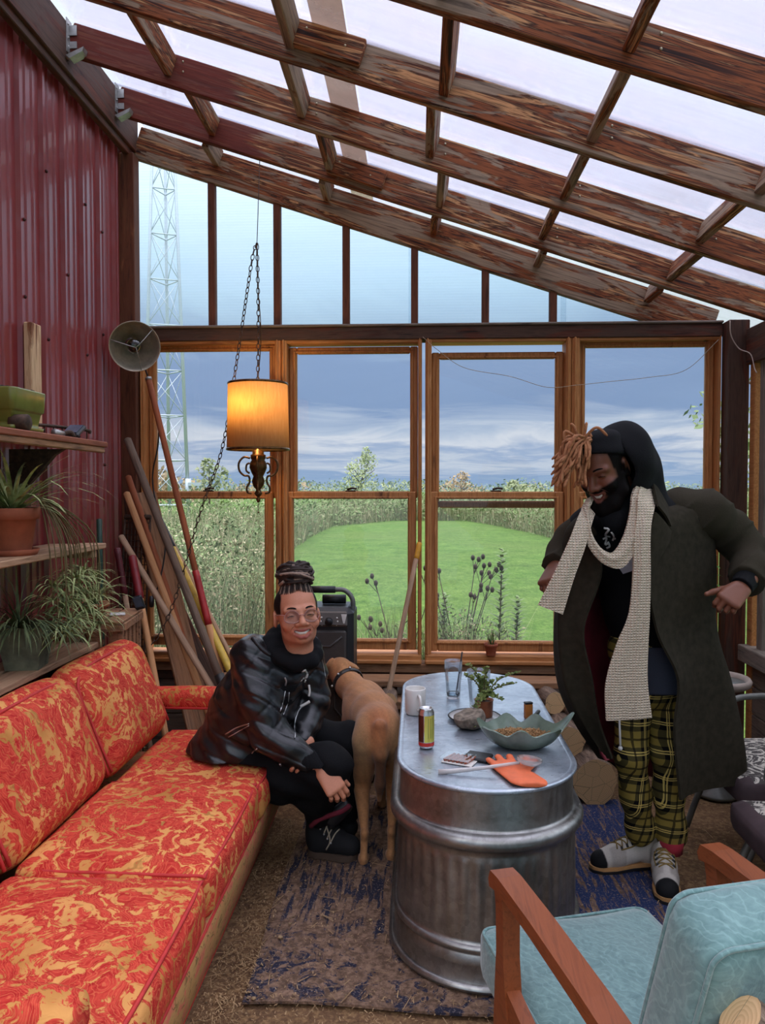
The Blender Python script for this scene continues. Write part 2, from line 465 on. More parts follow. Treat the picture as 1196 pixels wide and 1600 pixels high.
def np_obj(name, parts, mats, parent=None, M=None, label=None, cat=None, group=None, kind=None, mi=None):
    """parts: list of (V, Q, C or None); joined into one mesh, with the point colour 'Col'"""
    Vs = []; Qs = []; Cs = []; b = 0
    for V, Q, C in parts:
        Vs.append(V); Qs.append(Q + b); b += len(V); Cs.append(np.ones((len(V), 3)) if C is None else C)
    V = np.concatenate(Vs); Q = np.concatenate(Qs); C = np.concatenate(Cs)
    if M is not None: M = np.array(M); V = V @ M[:3, :3].T + M[:3, 3]
    me = bpy.data.meshes.new(name); me.vertices.add(len(V)); me.vertices.foreach_set('co', V.astype(np.float32).ravel())
    me.loops.add(len(Q) * 4); me.loops.foreach_set('vertex_index', Q.astype(np.int32).ravel())
    me.polygons.add(len(Q)); me.polygons.foreach_set('loop_start', np.arange(0, len(Q) * 4, 4, dtype=np.int32))
    me.polygons.foreach_set('loop_total', np.full(len(Q), 4, np.int32)); me.update(calc_edges=True)
    me.polygons.foreach_set('use_smooth', np.ones(len(Q), bool))
    at = me.color_attributes.new('Col', 'FLOAT_COLOR', 'POINT')
    at.data.foreach_set('color', np.concatenate([C, np.ones((len(C), 1))], 1).astype(np.float32).ravel())
    for m in (mats if isinstance(mats, (list, tuple)) else [mats]): me.materials.append(m)
    if mi is not None: me.polygons.foreach_set('material_index', mi(V[Q].mean(1)).astype(np.int32))
    me.validate(); me.update()
    o = bpy.data.objects.new(name, me); COL.objects.link(o)
    if parent is not None: attach(o, parent)
    return tag(o, label, cat, group, kind)

def colmat(name, rough=0.55, bump=0.0, bscale=120, spec=0.4, sss=0.0, sheen=0.0, detail=3, dark_matt=False):
    t = MT(name); a = t.n('Attribute', attribute_name='Col'); v = t.co(rnd=False); n = t.noise(v, bscale, detail)
    c = t.mix(0.35, a.outputs['Color'], t.ramp(n, [(0.25, 0.55), (0.75, 1.0)]), 'MULTIPLY')
    t.set(Base_Color=c, Roughness=rough)
    bw = t.n('RGBToBW'); t.put(a.outputs['Color'], bw.inputs[0]); t.put(t.ramp(bw.outputs[0], [(0.012, spec * 0.12), (0.05, spec)]) if dark_matt else spec, t.b.inputs['Specular IOR Level'])
    if sss: t.b.inputs['Subsurface Weight'].default_value = sss; t.b.inputs['Subsurface Radius'].default_value = (0.01, 0.004, 0.002); t.b.inputs['Subsurface Scale'].default_value = 0.5
    if sheen: t.b.inputs['Sheen Weight'].default_value = sheen
    if bump: t.bump(n, bump, 0.003)
    return t.m
# ================================================================ materials of the building
M_raft = [wood('rafter_timber_%d' % i, [S(66, 54, 46), S(128, 108, 90), S(160, 136, 112), S(100, 84, 72)], (1.3, 26, 26),
               [S(34, 20, 15), S(70, 36, 22), S(150, 84, 46), S(48, 26, 18), S(206, 150, 100), S(92, 46, 28)], (1.0, 9, 9), lo, lo + 0.04, 0.75, 0.35) for i, lo in enumerate((0.40, 0.47, 0.53))]
M_red = wood('rafter_timber_red_end', [S(66, 54, 46), S(128, 108, 90), S(160, 136, 112), S(100, 84, 72)], (1.3, 26, 26), [S(34, 20, 15), S(70, 36, 22), S(150, 84, 46), S(48, 26, 18), S(206, 150, 100), S(92, 46, 28)], (1.0, 9, 9), 0.44, 0.48, 0.75, 0.35, 0.3, 0.85)
M_dark = wood('dark_timber', [S(44, 32, 27), S(86, 62, 50), S(60, 42, 34)], (2, 26, 26), [S(36, 24, 20), S(110, 58, 38)], (1, 5, 5), 0.5, 0.58)
M_stud = wood('stud_timber', [S(66, 36, 26), S(112, 66, 46), S(82, 46, 34)], (2, 26, 26), [S(44, 26, 20), S(150, 96, 66)], (1, 5, 5), 0.56, 0.64)
M_cedar = wood('cedar_window_wood', [S(142, 88, 48), S(206, 144, 88), S(178, 116, 66), S(222, 164, 106)], (1.6, 30, 30), [S(84, 48, 30), S(160, 100, 60)], (0.8, 6, 6), 0.6, 0.7, 0.55, 0.15)
M_cedar_v = wood('cedar_window_wood_upright', [S(142, 88, 48), S(206, 144, 88), S(178, 116, 66), S(222, 164, 106)], (30, 30, 1.6), [S(84, 48, 30), S(160, 100, 60)], (6, 6, 0.8), 0.6, 0.7, 0.55, 0.15)
M_grey = wood('weathered_board', [S(74, 66, 62), S(136, 122, 110), S(104, 94, 86)], (2, 26, 26), [S(58, 50, 46), S(150, 130, 112)], (1, 5, 5), 0.55, 0.66, 0.85, 0.5)
M_pallet = wood('pallet_board', [S(128, 96, 72), S(190, 152, 118), S(160, 124, 94)], (2, 26, 26), [S(92, 66, 50), S(206, 172, 138)], (1, 5, 5), 0.54, 0.66, 0.85, 0.35)
M_plank = wood('sawn_plank', [S(96, 66, 46), S(166, 122, 88), S(134, 96, 68)], (2, 26, 26), [S(66, 46, 36), S(190, 146, 110)], (1, 5, 5), 0.5, 0.6, 0.8, 0.35)
M_galv = plain('galvanised_bracket', S(176, 176, 172), 0.45, 0.7, 0.15, 30)
M_screw = plain('screw_head', S(190, 180, 150), 0.5, 0.5, 0.05)
M_rust = plain('dark_screw', S(70, 30, 24), 0.7, 0.2, 0.05)

def poly_mat(name, op, tint, tl, stripe_axis, sc, rough=0.25):
    t = MT(name); v = t.co('Object', (1, 1, 1), False)
    w = t.wave(v, sc, 0.0, 0, stripe_axis, 'SIN'); st = t.n('Mapping'); t.put(v, st.inputs[0])
    st.inputs['Scale'].default_value = (0.5, 9, 3) if stripe_axis == 'Y' else (0.5, 3, 9)
    n = t.noise(st.outputs[0], 2.0, 6, 0.65, 0.3); n2 = t.noise(v, 1.6, 5, 0.6)
    tr = t.n('BsdfTransparent'); t.put(t.mix(t.math('MULTIPLY', w, 0.10), tint, (tint[0] * 0.8, tint[1] * 0.82, tint[2] * 0.86, 1)), tr.inputs[0])
    td = t.n('BsdfTranslucent'); t.put(t.mix(t.ramp(n2, [(0.45, 0.0), (0.75, 0.35)]), tl, (tl[0] * 0.75, tl[1] * 0.68, tl[2] * 0.6, 1)), td.inputs[0])
    f = t.math('MULTIPLY', t.ramp(n, [(0.25, 0.75), (0.75, 1.25)]), op)
    m = t.n('MixShader'); t.put(f, m.inputs[0]); t.put(tr.outputs[0], m.inputs[1]); t.put(td.outputs[0], m.inputs[2])
    g = t.n('BsdfGlossy', Roughness=rough); fr = t.n('Fresnel', IOR=1.4); m2 = t.n('MixShader')
    t.put(t.math('MULTIPLY', fr.outputs[0], 0.5), m2.inputs[0]); t.put(m.outputs[0], m2.inputs[1]); t.put(g.outputs[0], m2.inputs[2])
    t.put(m2.outputs[0], t.out.inputs['Surface']); return t.m
M_roofpoly = poly_mat('roof_polycarbonate', 0.42, (0.9, 0.91, 0.97, 1), (0.70, 0.70, 0.77, 1), 'Y', 28)
M_gablepoly = poly_mat('gable_polycarbonate', 0.14, (0.93, 0.97, 1, 1), (0.8, 0.88, 0.95, 1), 'Z', 20)
M_seam = poly_mat('stained_roof_seam', 0.75, (0.7, 0.62, 0.55, 1), (0.62, 0.52, 0.44, 1), 'X', 10)
M_glass = glass_mat('window_glass', (0.97, 0.985, 1, 1), 0.8, 0.0, 0.05)

t = MT('red_painted_steel'); v = t.co('Object', (1, 1, 1), False); n = t.noise(v, 1.2, 4); st = t.noise(t.co('Object', (4, 14, 0.8), False), 3, 5, 0.6)
c = t.mix(t.ramp(n, [(0.3, 0.0), (0.7, 1.0)]), S(126, 40, 42), S(146, 56, 56)); c = t.mix(t.ramp(st, [(0.5, 0.0), (0.8, 0.35)]), c, S(150, 84, 76))
t.set(Base_Color=c, Roughness=t.ramp(n, [(0.3, 0.3), (0.8, 0.42)])); t.b.inputs['Specular IOR Level'].default_value = 0.7; t.b.inputs['Coat Weight'].default_value = 0.25; M_siding = t.m

t = MT('earth_floor'); v = t.co('Object', (1, 1, 1), False); n = t.noise(v, 3, 8, 0.65); n2 = t.noise(v, 55, 4, 0.7); n3 = t.voro(v, 60)
c = t.ramp(n, [(0.3, S(84, 62, 46)), (0.55, S(116, 88, 64)), (0.75, S(138, 108, 80))]); c = t.mix(t.ramp(n2, [(0.45, 0.0), (0.66, 0.8)]), c, S(160, 128, 90))
c = t.mix(t.ramp(n3, [(0.1, 0.4), (0.3, 0.0)]), c, S(60, 44, 34)); t.set(Base_Color=c, Roughness=0.95); t.b.inputs['Specular IOR Level'].default_value = 0.15; t.bump(n2, 0.7, 0.01); M_earth = t.m

# ================================================================ floor
mb = MB(); G = []
xs = np.linspace(-1.75, 1.85, 60); ys = np.linspace(-1.0, 4.5, 80)
G = [[(x, y, 0.006 * math.sin(7 * x + 2) * math.sin(5 * y) * (1 if x < -0.53 or x > 1.1 else 0) - 0.012 + (0.0)) for y in ys] for x in xs]
mb.sheet(G); floor = mb.obj('floor', M_earth, kind='structure')

# ================================================================ left wall: red ribbed metal
wall_left = empty('wall_left', (-1.65, 2, 0), kind='structure')
def siding(y0, y1):
    prof = []; y = y0
    while y < y1 - 0.1:                       # major rib, then two shallow ribs in the pan
        for dy, dx in ((0, 0), (0.008, 0.019), (0.026, 0.019), (0.034, 0), (0.078, 0), (0.083, 0.006), (0.093, 0.006), (0.098, 0),
                       (0.138, 0), (0.143, 0.006), (0.153, 0.006), (0.158, 0)):
            prof.append((y + dy, dx))
        y += 0.2
    prof += [(y, 0), (y + 0.008, 0.0196), (y + 0.026, 0.0196), (y + 0.034, 0.0006)]
    G = [[(-1.672 + dx, yy, z) for z in (0.0, 1.1, 2.2, 3.42)] for yy, dx in prof]
    m = MB().sheet(G); m.sm = [False] * len(m.f); return m
for i in range(5):
    siding(0.35 + 0.8 * i, 0.35 + 0.8 * (i + 1)).obj('siding_panel', M_siding, wall_left)
mb = MB()
for (py, pz) in ((3.36, 2.9), (3.36, 2.16), (3.76, 2.9), (3.76, 2.16), (3.96, 2.83), (3.56, 2.5), (3.96, 2.3), (3.56, 1.7), (3.96, 1.62), (3.16, 2.62), (3.16, 2.3)):
    mb.ball((-1.65, py + 0.018, pz), 0.008, 6)
mb.obj('siding_screws', M_rust, wall_left, kind='stuff')
beam('ledger_board', (-1.622, -0.6, 3.50), (-1.622, 4.36, 3.50), 0.055, 0.22, M_dark, wall_left)
beam('wall_top_trim', (-1.628, -0.6, 3.375), (-1.628, 4.36, 3.375), 0.035, 0.05, M_dark, wall_left)
beam('corner_post', (-1.635, 4.30, 0), (-1.635, 4.30, 3.36), 0.10, 0.085, M_stud, wall_left, up=(0, -1, 0))

# ================================================================ roof
ceiling = empty('ceiling', (0, 2, 3.1), kind='structure')
SLP = 0.33; RN = (SLP, 0, 1)
def roofz(x, a=3.10): return a - SLP * x
mb = None
for (y0, y1) in ((-0.66, 0.57), (0.55, 1.82), (1.80, 2.96), (2.94, 4.10), (4.08, 4.85)):
    zo = 0.004 if y0 in (0.55, 2.94) else 0.0
    G = [[(x, y, roofz(x, 3.108 + zo)) for y in (y0, (y0 + y1) / 2, y1)] for x in np.linspace(-1.64, 2.05, 5)]
    MB().sheet(G, -0.008).obj('roof_panel', M_roofpoly, ceiling)
MB().sheet([[(x, y, roofz(x, 3.100)) for y in (-0.6, 2, 4.8)] for x in (-0.40, -0.33, -0.27)], -0.002).obj('stained_seam_strip', M_seam, ceiling)
RY = [4.33, 4.06, 3.50, 2.93, 2.35, 1.77, 1.19, 0.6, 0.0, -0.6]
for i, y in enumerate(RY):
    a, dep = (2.827, 0.18) if i == 0 else (2.95, 0.142)
    zc = a + dep * 0.53; w = 0.04
    x0 = -1.595; x1 = 1.62 if i == 0 else 1.95
    m = M_red if i in (1, 2) else M_raft[(i * 2 + 1) % 3]
    beam('rafter', (x0, y + w / 2, zc - SLP * x0), (x1, y + w / 2, zc - SLP * x1), w, dep, m, ceiling, up=RN)
BX = [(-1.155, -1.12, -1.09, -1.12), (-0.487, -0.512, -0.469, -0.496), (0.091, 0.066, 0.105, 0.10), (0.638, 0.663, 0.634, 0.668), (1.25, 1.26, 1.29, 1.272)]
for col_ in BX:
    for k in range(len(RY) - 1):
        yb, ya = RY[k], RY[k + 1] + 0.04
        x = col_[max(0, 3 - k)] + (0.012 if k % 2 else -0.008); zc = roofz(x, 3.10) - 0.062 - (0.06 if k == 0 else 0)
        beam('blocking', (x, ya, zc), (x, yb, zc), 0.038, 0.092, M_raft[(k + int(x * 9)) % 3], ceiling, up=RN)
def scab(px, y, ln, a):
    zc = a - SLP * px
    o = beam('scab_block', (px, y - 0.02, zc), (px + ln, y - 0.02, zc - SLP * ln), 0.038, 0.095, M_raft[0], ceiling, up=RN)
    mb = MB()
    for f, dz in ((0.2, 0.02), (0.75, 0.0)): mb.ball((px + ln * f, y - 0.04, zc - SLP * ln * f + dz), 0.005, 6)
    mb.obj('screw', M_screw, o)
scab(-0.47, 2.93, 0.26, 3.045); scab(-0.47, 4.06, 0.29, 3.03)
for y in (4.06, 3.50, 2.93):                   # galvanised hangers on the ledger
    z = roofz(-1.6, 3.02)
    mb = MB(); mb.box((-1.593, y - 0.008, z + 0.0), (0.004, 0.05, 0.15)); mb.box((-1.575, y - 0.004, z + 0.03), (0.035, 0.005, 0.045)); mb.box((-1.575, y - 0.004, z - 0.035), (0.035, 0.005, 0.03))
    M_ = Matrix(((1, 0, 0, 0), (0, 0, -1, 0), (0, 1, 0, 0), (0, 0, 0, 1)))
    mb.prism([(-1.592, z - 0.10), (-1.51, z - 0.065), (-1.515, z - 0.085), (-1.575, z - 0.115)], 0.05, Matrix.Translation((0, y + 0.005, 0)) @ M_)
    for dz in (-0.05, -0.01, 0.05): mb.ball((-1.589, y - 0.02, z + dz), 0.005, 6)
    mb.obj('rafter_hanger', M_galv, ceiling)
mb = MB()
for i, y in enumerate(RY[1:5]):
    for col_ in BX:
        x = col_[1] + 0.05
        for dz in (0.025, -0.02): mb.ball((x + 0.01 * dz, y - 0.001, roofz(x, 3.05) + dz), 0.005, 6)
mb.obj('rafter_screws', M_screw, ceiling, kind='stuff')

# ================================================================ back wall
YB = 4.35
wall_back = empty('wall_back', (0, YB, 0), kind='structure')
for x in (-1.172, -0.80, -0.41, -0.025, 0.37, 0.745):
    beam('gable_stud', (x, YB + 0.01, 2.40), (x, YB + 0.01, 2.93 - SLP * x + 0.045), 0.05, 0.04, M_stud, wall_back, up=(1, 0, 0))
def gable(x0, x1):
    xs_ = np.linspace(x0, x1, 6)
    G = [[(x, YB + 0.07, z) for z in (2.37, 0.5 * (2.37 + max(2.38, roofz(x, 2.97))), max(2.38, roofz(x, 2.97)))] for x in xs_]
    MB().sheet(G, 0.006).obj('gable_panel', M_gablepoly, wall_back)
gable(-1.62, -0.80); gable(-0.83, -0.025); gable(-0.06, 0.83); gable(0.80, 1.78)
beam('header_plate', (-1.60, YB + 0.02, 2.362), (1.66, YB + 0.02, 2.362), 0.12, 0.072, M_dark, wall_back)
beam('header_trim', (-1.60, YB - 0.02, 2.405), (1.66, YB - 0.02, 2.405), 0.06, 0.014, M_grey, wall_back)
beam('corner_post', (1.715, 4.28, 0), (1.715, 4.28, 2.40), 0.11, 0.10, M_dark, wall_back, up=(0, -1, 0))
for z0, z1, dy, m in ((0.455, 0.505, 0.0, M_plank), (0.405, 0.45, 0.01, M_dark), (0.20, 0.40, 0.03, M_grey), (0.0, 0.195, 0.03, M_grey)):
    beam('sill_timber', (-1.6, YB + 0.02 + dy, (z0 + z1) / 2), (1.7, YB + 0.02 + dy, (z0 + z1) / 2), 0.12, z1 - z0, m, wall_back)
# planks laid along the wall on the firewood
# windows --------------------------------------------------------
def frame4(mb, x0, x1, z0, z1, y, d, ws, wt, wb, bev=0.006):
    """stiles and rails around an opening, mitre-less, y = room-side face"""
    mb.span((x0, y, z0), (x0 + ws, y + d, z1), bev); mb.span((x1 - ws, y, z0), (x1, y + d, z1), bev)
    mb.span((x0 + ws, y + 0.001, z1 - wt), (x1 - ws, y + d - 0.001, z1), bev); mb.span((x0 + ws, y + 0.001, z0), (x1 - ws, y + d - 0.001, z0 + wb), bev)
def window(n, ox0, ox1, ug, lg, drop=0.0):
    """ox: outer frame; ug / lg: glass rectangles (x0, x1, z0, z1) of the upper and the lower sash"""
    w = empty('window_%d' % n, ((ox0 + ox1) / 2, YB, 0.52), kind='structure')
    for nm, a, b in (('jamb', ox0, ug[0] - 0.045), ('jamb', ug[1] + 0.045, ox1)):
        m = MB().span((a, YB - 0.035, 0.56), (b, YB + 0.09, 2.335), 0.005)
        wd = b - a
        m.span((a + wd * 0.22, YB - 0.048, 0.56), (a + wd * 0.55, YB - 0.03, 2.33), 0.005)
        m.obj(nm, M_cedar_v, w)
    MB().span((ox0, YB - 0.03, 2.31), (ox1, YB + 0.09, 2.336), 0.004).obj('head_jamb', M_cedar, w)
    MB().span((ox0, YB - 0.045, 0.507), (ox1, YB + 0.09, 0.562), 0.008).span((ox0, YB - 0.06, 0.507), (ox1, YB - 0.04, 0.532), 0.006).obj('sill', M_cedar, w)
    # upper sash, set back
    u = MB(); frame4(u, ug[0] - 0.044, ug[1] + 0.044, ug[2] - 0.04, ug[3] + 0.038, YB + 0.035, 0.035, 0.044, 0.038, 0.04)
    frame4(u, ug[0] - 0.020, ug[1] + 0.020, ug[2] - 0.016, ug[3] + 0.016, YB + 0.028, 0.03, 0.014, 0.011, 0.012, 0.003)
    uo = u.obj('upper_sash', M_cedar_v, w)
    MB().span((ug[0] - 0.01, YB + 0.05, ug[2] - 0.01), (ug[1] + 0.01, YB + 0.054, ug[3] + 0.01)).obj('glass_pane', M_glass, uo)
    l = MB(); frame4(l, lg[0] - 0.048, lg[1] + 0.048, lg[2] - 0.06, lg[3] + 0.042, YB - 0.012, 0.038, 0.048, 0.042, 0.06)
    frame4(l, lg[0] - 0.020, lg[1] + 0.020, lg[2] - 0.018, lg[3] + 0.014, YB - 0.02, 0.03, 0.014, 0.011, 0.012, 0.003)
    lo = l.obj('lower_sash', M_cedar_v, w)
    MB().span((lg[0] - 0.01, YB + 0.008, lg[2] - 0.01), (lg[1] + 0.01, YB + 0.012, lg[3] + 0.01)).obj('glass_pane', M_glass, lo)
    k = MB(); xm = (lg[0] + lg[1]) / 2; zt = lg[3] + 0.042
    k.box((xm, YB + 0.005, zt + 0.004), (0.06, 0.025, 0.008), None, 0.003).tube([(xm - 0.02, YB + 0.005, zt + 0.012), (xm + 0.01, YB, zt + 0.02), (xm + 0.035, YB - 0.008, zt + 0.016)], 0.006, 6)
    k.obj('sash_lock', M_lock, w)
    return w
M_lock = plain('bronze_latch', S(74, 58, 46), 0.45, 0.6)
window(1, -1.585, -0.775, (-1.514, -0.855, 1.48, 2.282), (-1.530, -0.878, 0.655, 1.436))
window(2, -0.772, 0.017, (-0.697, -0.050, 1.48, 2.262), (-0.712, -0.062, 0.640, 1.436))
window(3, 0.036, 0.842, (0.116, 0.767, 1.425, 2.226), (0.108, 0.762, 0.635, 1.436))
window(4, 0.845, 1.655, (0.933, 1.597, 1.48, 2.285), (0.92, 1.59, 0.635, 1.436))

# ================================================================ right wall
wall_right = empty('wall_right', (1.78, 2, 0), kind='structure')
beam('top_plate', (1.79, 4.22, 2.25), (1.79, -0.6, 2.25), 0.09, 0.19, M_dark, wall_right)
beam('post', (1.79, 4.18, 0), (1.79, 4.18, 2.16), 0.05, 0.06, M_cedar_v, wall_right, up=(0, -1, 0))
beam('post', (1.80, 4.06, 0.62), (1.80, 4.06, 2.16), 0.07, 0.06, M_grey, wall_right, up=(0, -1, 0))
beam('post', (1.80, 1.9, 0), (1.80, 1.9, 2.16), 0.09, 0.09, M_dark, wall_right, up=(0, -1, 0))
beam('sill_board', (1.78, 4.2, 0.64), (1.78, -0.6, 0.64), 0.13, 0.04, M_grey, wall_right)
beam('sill_edge', (1.73, 4.2, 0.605), (1.73, -0.6, 0.605), 0.03, 0.06, M_grey, wall_right)
for k in range(4):
    beam('wall_board', (1.79, 4.22, 0.075 + 0.147 * k), (1.79, -0.6, 0.075 + 0.147 * k), 0.03, 0.142, M_grey, wall_right)
w5 = empty('window_5', (1.82, 2.8, 0.66), kind='structure')
MB().span((1.83, -0.6, 0.66), (1.835, 4.1, 2.16)).obj('glass_pane', M_glass, w5)
# ================================================================ outdoors
t = MT('mown_grass'); v = t.co('Object', (1, 1, 1), False); n = t.noise(v, 0.25, 6, 0.6); n2 = t.noise(v, 2.2, 8, 0.75); n3 = t.noise(t.co('Object', (1.5, 0.5, 1), False), 7, 5, 0.8)
c = t.ramp(n2, [(0.3, S(58, 86, 36)), (0.5, S(90, 122, 50)), (0.7, S(124, 150, 74))]); c = t.mix(t.ramp(n, [(0.4, 0.0), (0.7, 0.5)]), c, S(112, 122, 70)); c = t.mix(t.ramp(n3, [(0.45, 0.0), (0.7, 0.5)]), c, S(136, 158, 84))
t.set(Base_Color=c, Roughness=0.9); t.b.inputs['Specular IOR Level'].default_value = 0.1; c = t.mix(t.ramp(t.noise(t.co('Object', (1, 0.45, 1), False), 26, 4, 0.8), [(0.42, 0.55), (0.6, 0.0)]), c, S(58, 88, 38)); t.set(Base_Color=c); t.bump(n3, 0.8, 0.1); M_lawn = t.m
def leafm(name, a, b, sc=1.5, tl=0.25):
    t = MT(name); n = t.noise(t.co('Object', (1, 1, 1)), sc, 5); t.set(Base_Color=t.ramp(n, [(0.3, a), (0.7, b)]), Roughness=0.65)
    t.b.inputs['Specular IOR Level'].default_value = 0.25; return t.m
M_weed = leafm('tall_grass_green', S(84, 96, 62), S(136, 142, 98), 0.7)
M_weed_dry = leafm('tall_grass_dry', S(150, 136, 100), S(206, 194, 156), 0.7)
M_weed_pale = leafm('pale_meadow_grass', S(98, 106, 72), S(150, 148, 108), 0.3)
M_bush = leafm('bush_leaves', S(84, 106, 62), S(136, 152, 96), 0.5)
M_tree = [leafm('far_leaves_%d' % i, a, b, 0.3) for i, (a, b) in enumerate(((S(92, 110, 78), S(140, 150, 112)), (S(128, 116, 86), S(176, 148, 108)), (S(112, 124, 86), S(166, 170, 122)), (S(84, 104, 84), S(124, 140, 118))))]
M_sap = leafm('sapling_leaves', S(120, 136, 84), S(178, 186, 126), 0.5)
M_bark = plain('bark', S(88, 74, 62), 0.9, 0, 0.3, 12, 0.5)
M_stalk = leafm('dead_stalks', S(58, 50, 44), S(104, 88, 70), 3)
M_steel = plain('tower_steel', S(196, 204, 212), 0.5, 0.3, 0.05)
R2 = random.Random(11)
GZ = -0.22
def ground_z(x, y): return GZ + 0.02 * max(0, y - 12) * 0.2
mb = MB(); ys_ = [4.5, 5, 6, 8, 11, 15, 20, 30, 45, 70, 110, 180, 300, 500]; xs_ = [-400, -150, -60, -25, -12, -7, -4, -1.7, 0, 1.85, 4, 8, 15, 30, 70, 160, 400]
mb.sheet([[(x, y, GZ) for y in ys_] for x in xs_]); mb.obj('lawn_ground', M_lawn, kind='structure')
mb = MB(); mb.sheet([[(x, y, GZ) for y in (-60, -10, -1, 1, 3, 4.5)] for x in (1.9, 4, 8, 15, 30, 70)]); mb.obj('side_lawn_ground', M_lawn, kind='structure')

def weeds(name, fn, count, h0, h1, mats, seed, wd=0.012, heads=0.1):
    r = random.Random(seed); mb = MB()
    for _ in range(count):
        x, y = fn(r); h = r.uniform(h0, h1); a = r.uniform(0, 6.28); ln = r.uniform(0.1, 0.5)
        mi = 0 if r.random() < 0.72 else 1; w = wd * (0.6 + y / 12)
        mb.blade((x, y, GZ - 0.02), (math.cos(a) * ln, math.sin(a) * ln, 1), h, w, r.uniform(0.1, 0.9), 3, mi)
    return mb.obj(name, mats, kind='stuff')
# rank growth outside the first window, thick and waist high, and before the others low by the wall
def w1(r):
    y = 5.2 + 24 * r.random() ** 1.6; u = r.uniform(-0.60, -0.195); return u * y, y
weeds('tall_grass_beyond_left_window', w1, 15000, 0.6, 1.4, [M_weed, M_weed_dry], 3, 0.008)
def w2(r):
    y = 4.9 + 0.9 * r.random() ** 1.3; k = r.random(); x = r.uniform(-1.5, 0.7) if k < 0.3 else (r.gauss(-0.16, 0.13) if k < 0.65 else r.gauss(0.30, 0.14)); return x, y
weeds('weeds_under_windows', w2, 2600, 0.35, 0.95, [M_weed, M_weed_dry], 5, 0.008)
def w3(r):
    u = r.uniform(-0.24, 0.52); y = float(np.interp(u, [-0.24, -0.19, -0.15, -0.11, -0.03, 0.06, 0.12, 0.2, 0.3, 0.36, 0.52], [9, 16, 24, 34, 40, 40, 32, 23, 19, 22, 26])); y += 18 * r.random() ** 1.6; return u * y, y
weeds('meadow_edge_grass', w3, 22000, 0.5, 1.35, [M_weed_pale, M_weed_dry], 9, 0.0055)
tag(bpy.data.objects['tall_grass_beyond_left_window'], 'rank green and straw coloured tall grass filling the view outside the first window', 'grass')
tag(bpy.data.objects['weeds_under_windows'], 'low green and dry weeds growing close outside under the middle windows', 'weeds')
tag(bpy.data.objects['meadow_edge_grass'], 'pale uncut grass along the far edge of the mown field', 'grass')

def brush(name, fn, count, h, leaf, mats, seed, label):
    r = random.Random(seed); mb = MB()
    for _ in range(count):
        x, y = fn(r); z = GZ + h * (r.random() ** 0.8) * (0.75 + 0.35 * math.sin(1.7 * x + 0.6 * y) * math.sin(0.9 * y + 2 * x)); s = leaf * r.uniform(0.5, 1.4) * (0.6 + y / 14)
        p = Vector((x, y, z)); u = Vector((r.uniform(-1, 1), r.uniform(-1, 1), r.uniform(-1, 1))).normalized(); v = u.orthogonal().normalized()
        mb.add([p - u * s * 0.5, p + v * s * 0.22, p + u * s * 0.5, p - v * s * 0.22], [(0, 1, 2, 3)], 0 if r.random() < 0.8 else 1, False)
    return tag(mb.obj(name, mats, kind='stuff'), label, 'brush')
brush('brush_beyond_left_window', w1, 42000, 1.5, 0.034, [M_bush, M_weed_dry], 41, 'grey green leafy brush mixed through the tall grass outside the first window')
brush('brush_along_meadow', w3, 22000, 1.4, 0.06, [M_bush, M_weed_pale], 42, 'low grey green brush behind the mown field')
brush('brush_under_windows', w2, 5000, 0.95, 0.03, [M_bush, M_weed_dry], 43, 'leafy weeds close against the outside of the second and third windows')
def crown(mb, c, r, n, leaf, rr, mi=0):
    for _ in range(n):
        th = rr.uniform(0, 6.283); ph = math.acos(rr.uniform(-1, 1)); q = rr.uniform(0.35, 1.0) ** 0.5
        k = 1 + 0.25 * math.sin(3 * th + c[0]) * math.sin(2.3 * ph + c[1])
        p = Vector(c) + Vector((math.sin(ph) * math.cos(th) * r[0], math.sin(ph) * math.sin(th) * r[1], math.cos(ph) * r[2])) * q * k
        u = Vector((rr.uniform(-1, 1), rr.uniform(-1, 1), rr.uniform(-1, 1))).normalized(); v = u.orthogonal().normalized(); s = leaf * rr.uniform(0.6, 1.4)
        mb.add([p - u * s * 0.5, p + v * s * 0.28, p + u * s * 0.5, p - v * s * 0.28], [(0, 1, 2, 3)], mi, False)
def tree(x, y, h, w, mat, seed, label, n=500, trunk=0.3, group=None, leaf=None, lean=0.0):
    rr = random.Random(seed); e = empty('tree', (x, y, GZ), label, 'tree', group)
    mb = MB().tube([(x, y, GZ), (x + lean * 0.5, y, GZ + h * 0.4), (x + lean, y, GZ + h * 0.85)], [h * 0.018, h * 0.012, h * 0.005], 6)
    for k in range(5):
        a = rr.uniform(0, 6.28); z = GZ + h * rr.uniform(0.35, 0.7)
        mb.tube([(x + lean * 0.6, y, z), (x + lean * 0.7 + math.cos(a) * w * 0.4, y + math.sin(a) * w * 0.4, z + h * 0.18)], [h * 0.01, h * 0.004], 5)
    mb.obj('trunk', M_bark, e)
    mb = MB()
    for k in range(7):
        z = GZ + h * (trunk + (1 - trunk) * (0.1 + 0.8 * k / 6)); ww = w * 0.5 * math.sin(math.pi * (0.28 + 0.62 * k / 6))
        a = rr.uniform(0, 6.28)
        crown(mb, (x + lean * (z - GZ) / h + math.cos(a) * ww * 0.35, y + math.sin(a) * ww * 0.35, z), (ww, ww, h * 0.13), n // 7, leaf or w * 0.09, rr)
    mb.obj('crown', mat, e); return e
tl_ = MB(); rr = random.Random(31)
for i in range(90):
    d = rr.uniform(95, 150); u = -0.62 + 1.26 * i / 89; h = d * rr.uniform(0.017, 0.027); w = h * rr.uniform(0.8, 1.4)
    crown(tl_, (u * d, d, GZ + h * 0.5), (w, w * 0.5, h * 0.5), 150, h * 0.16, rr, rr.choice([0, 0, 1, 2, 3, 3]))
tl_.obj('distant_treeline', M_tree, label='low hazy line of autumn woods along the whole horizon', cat='trees', kind='stuff')
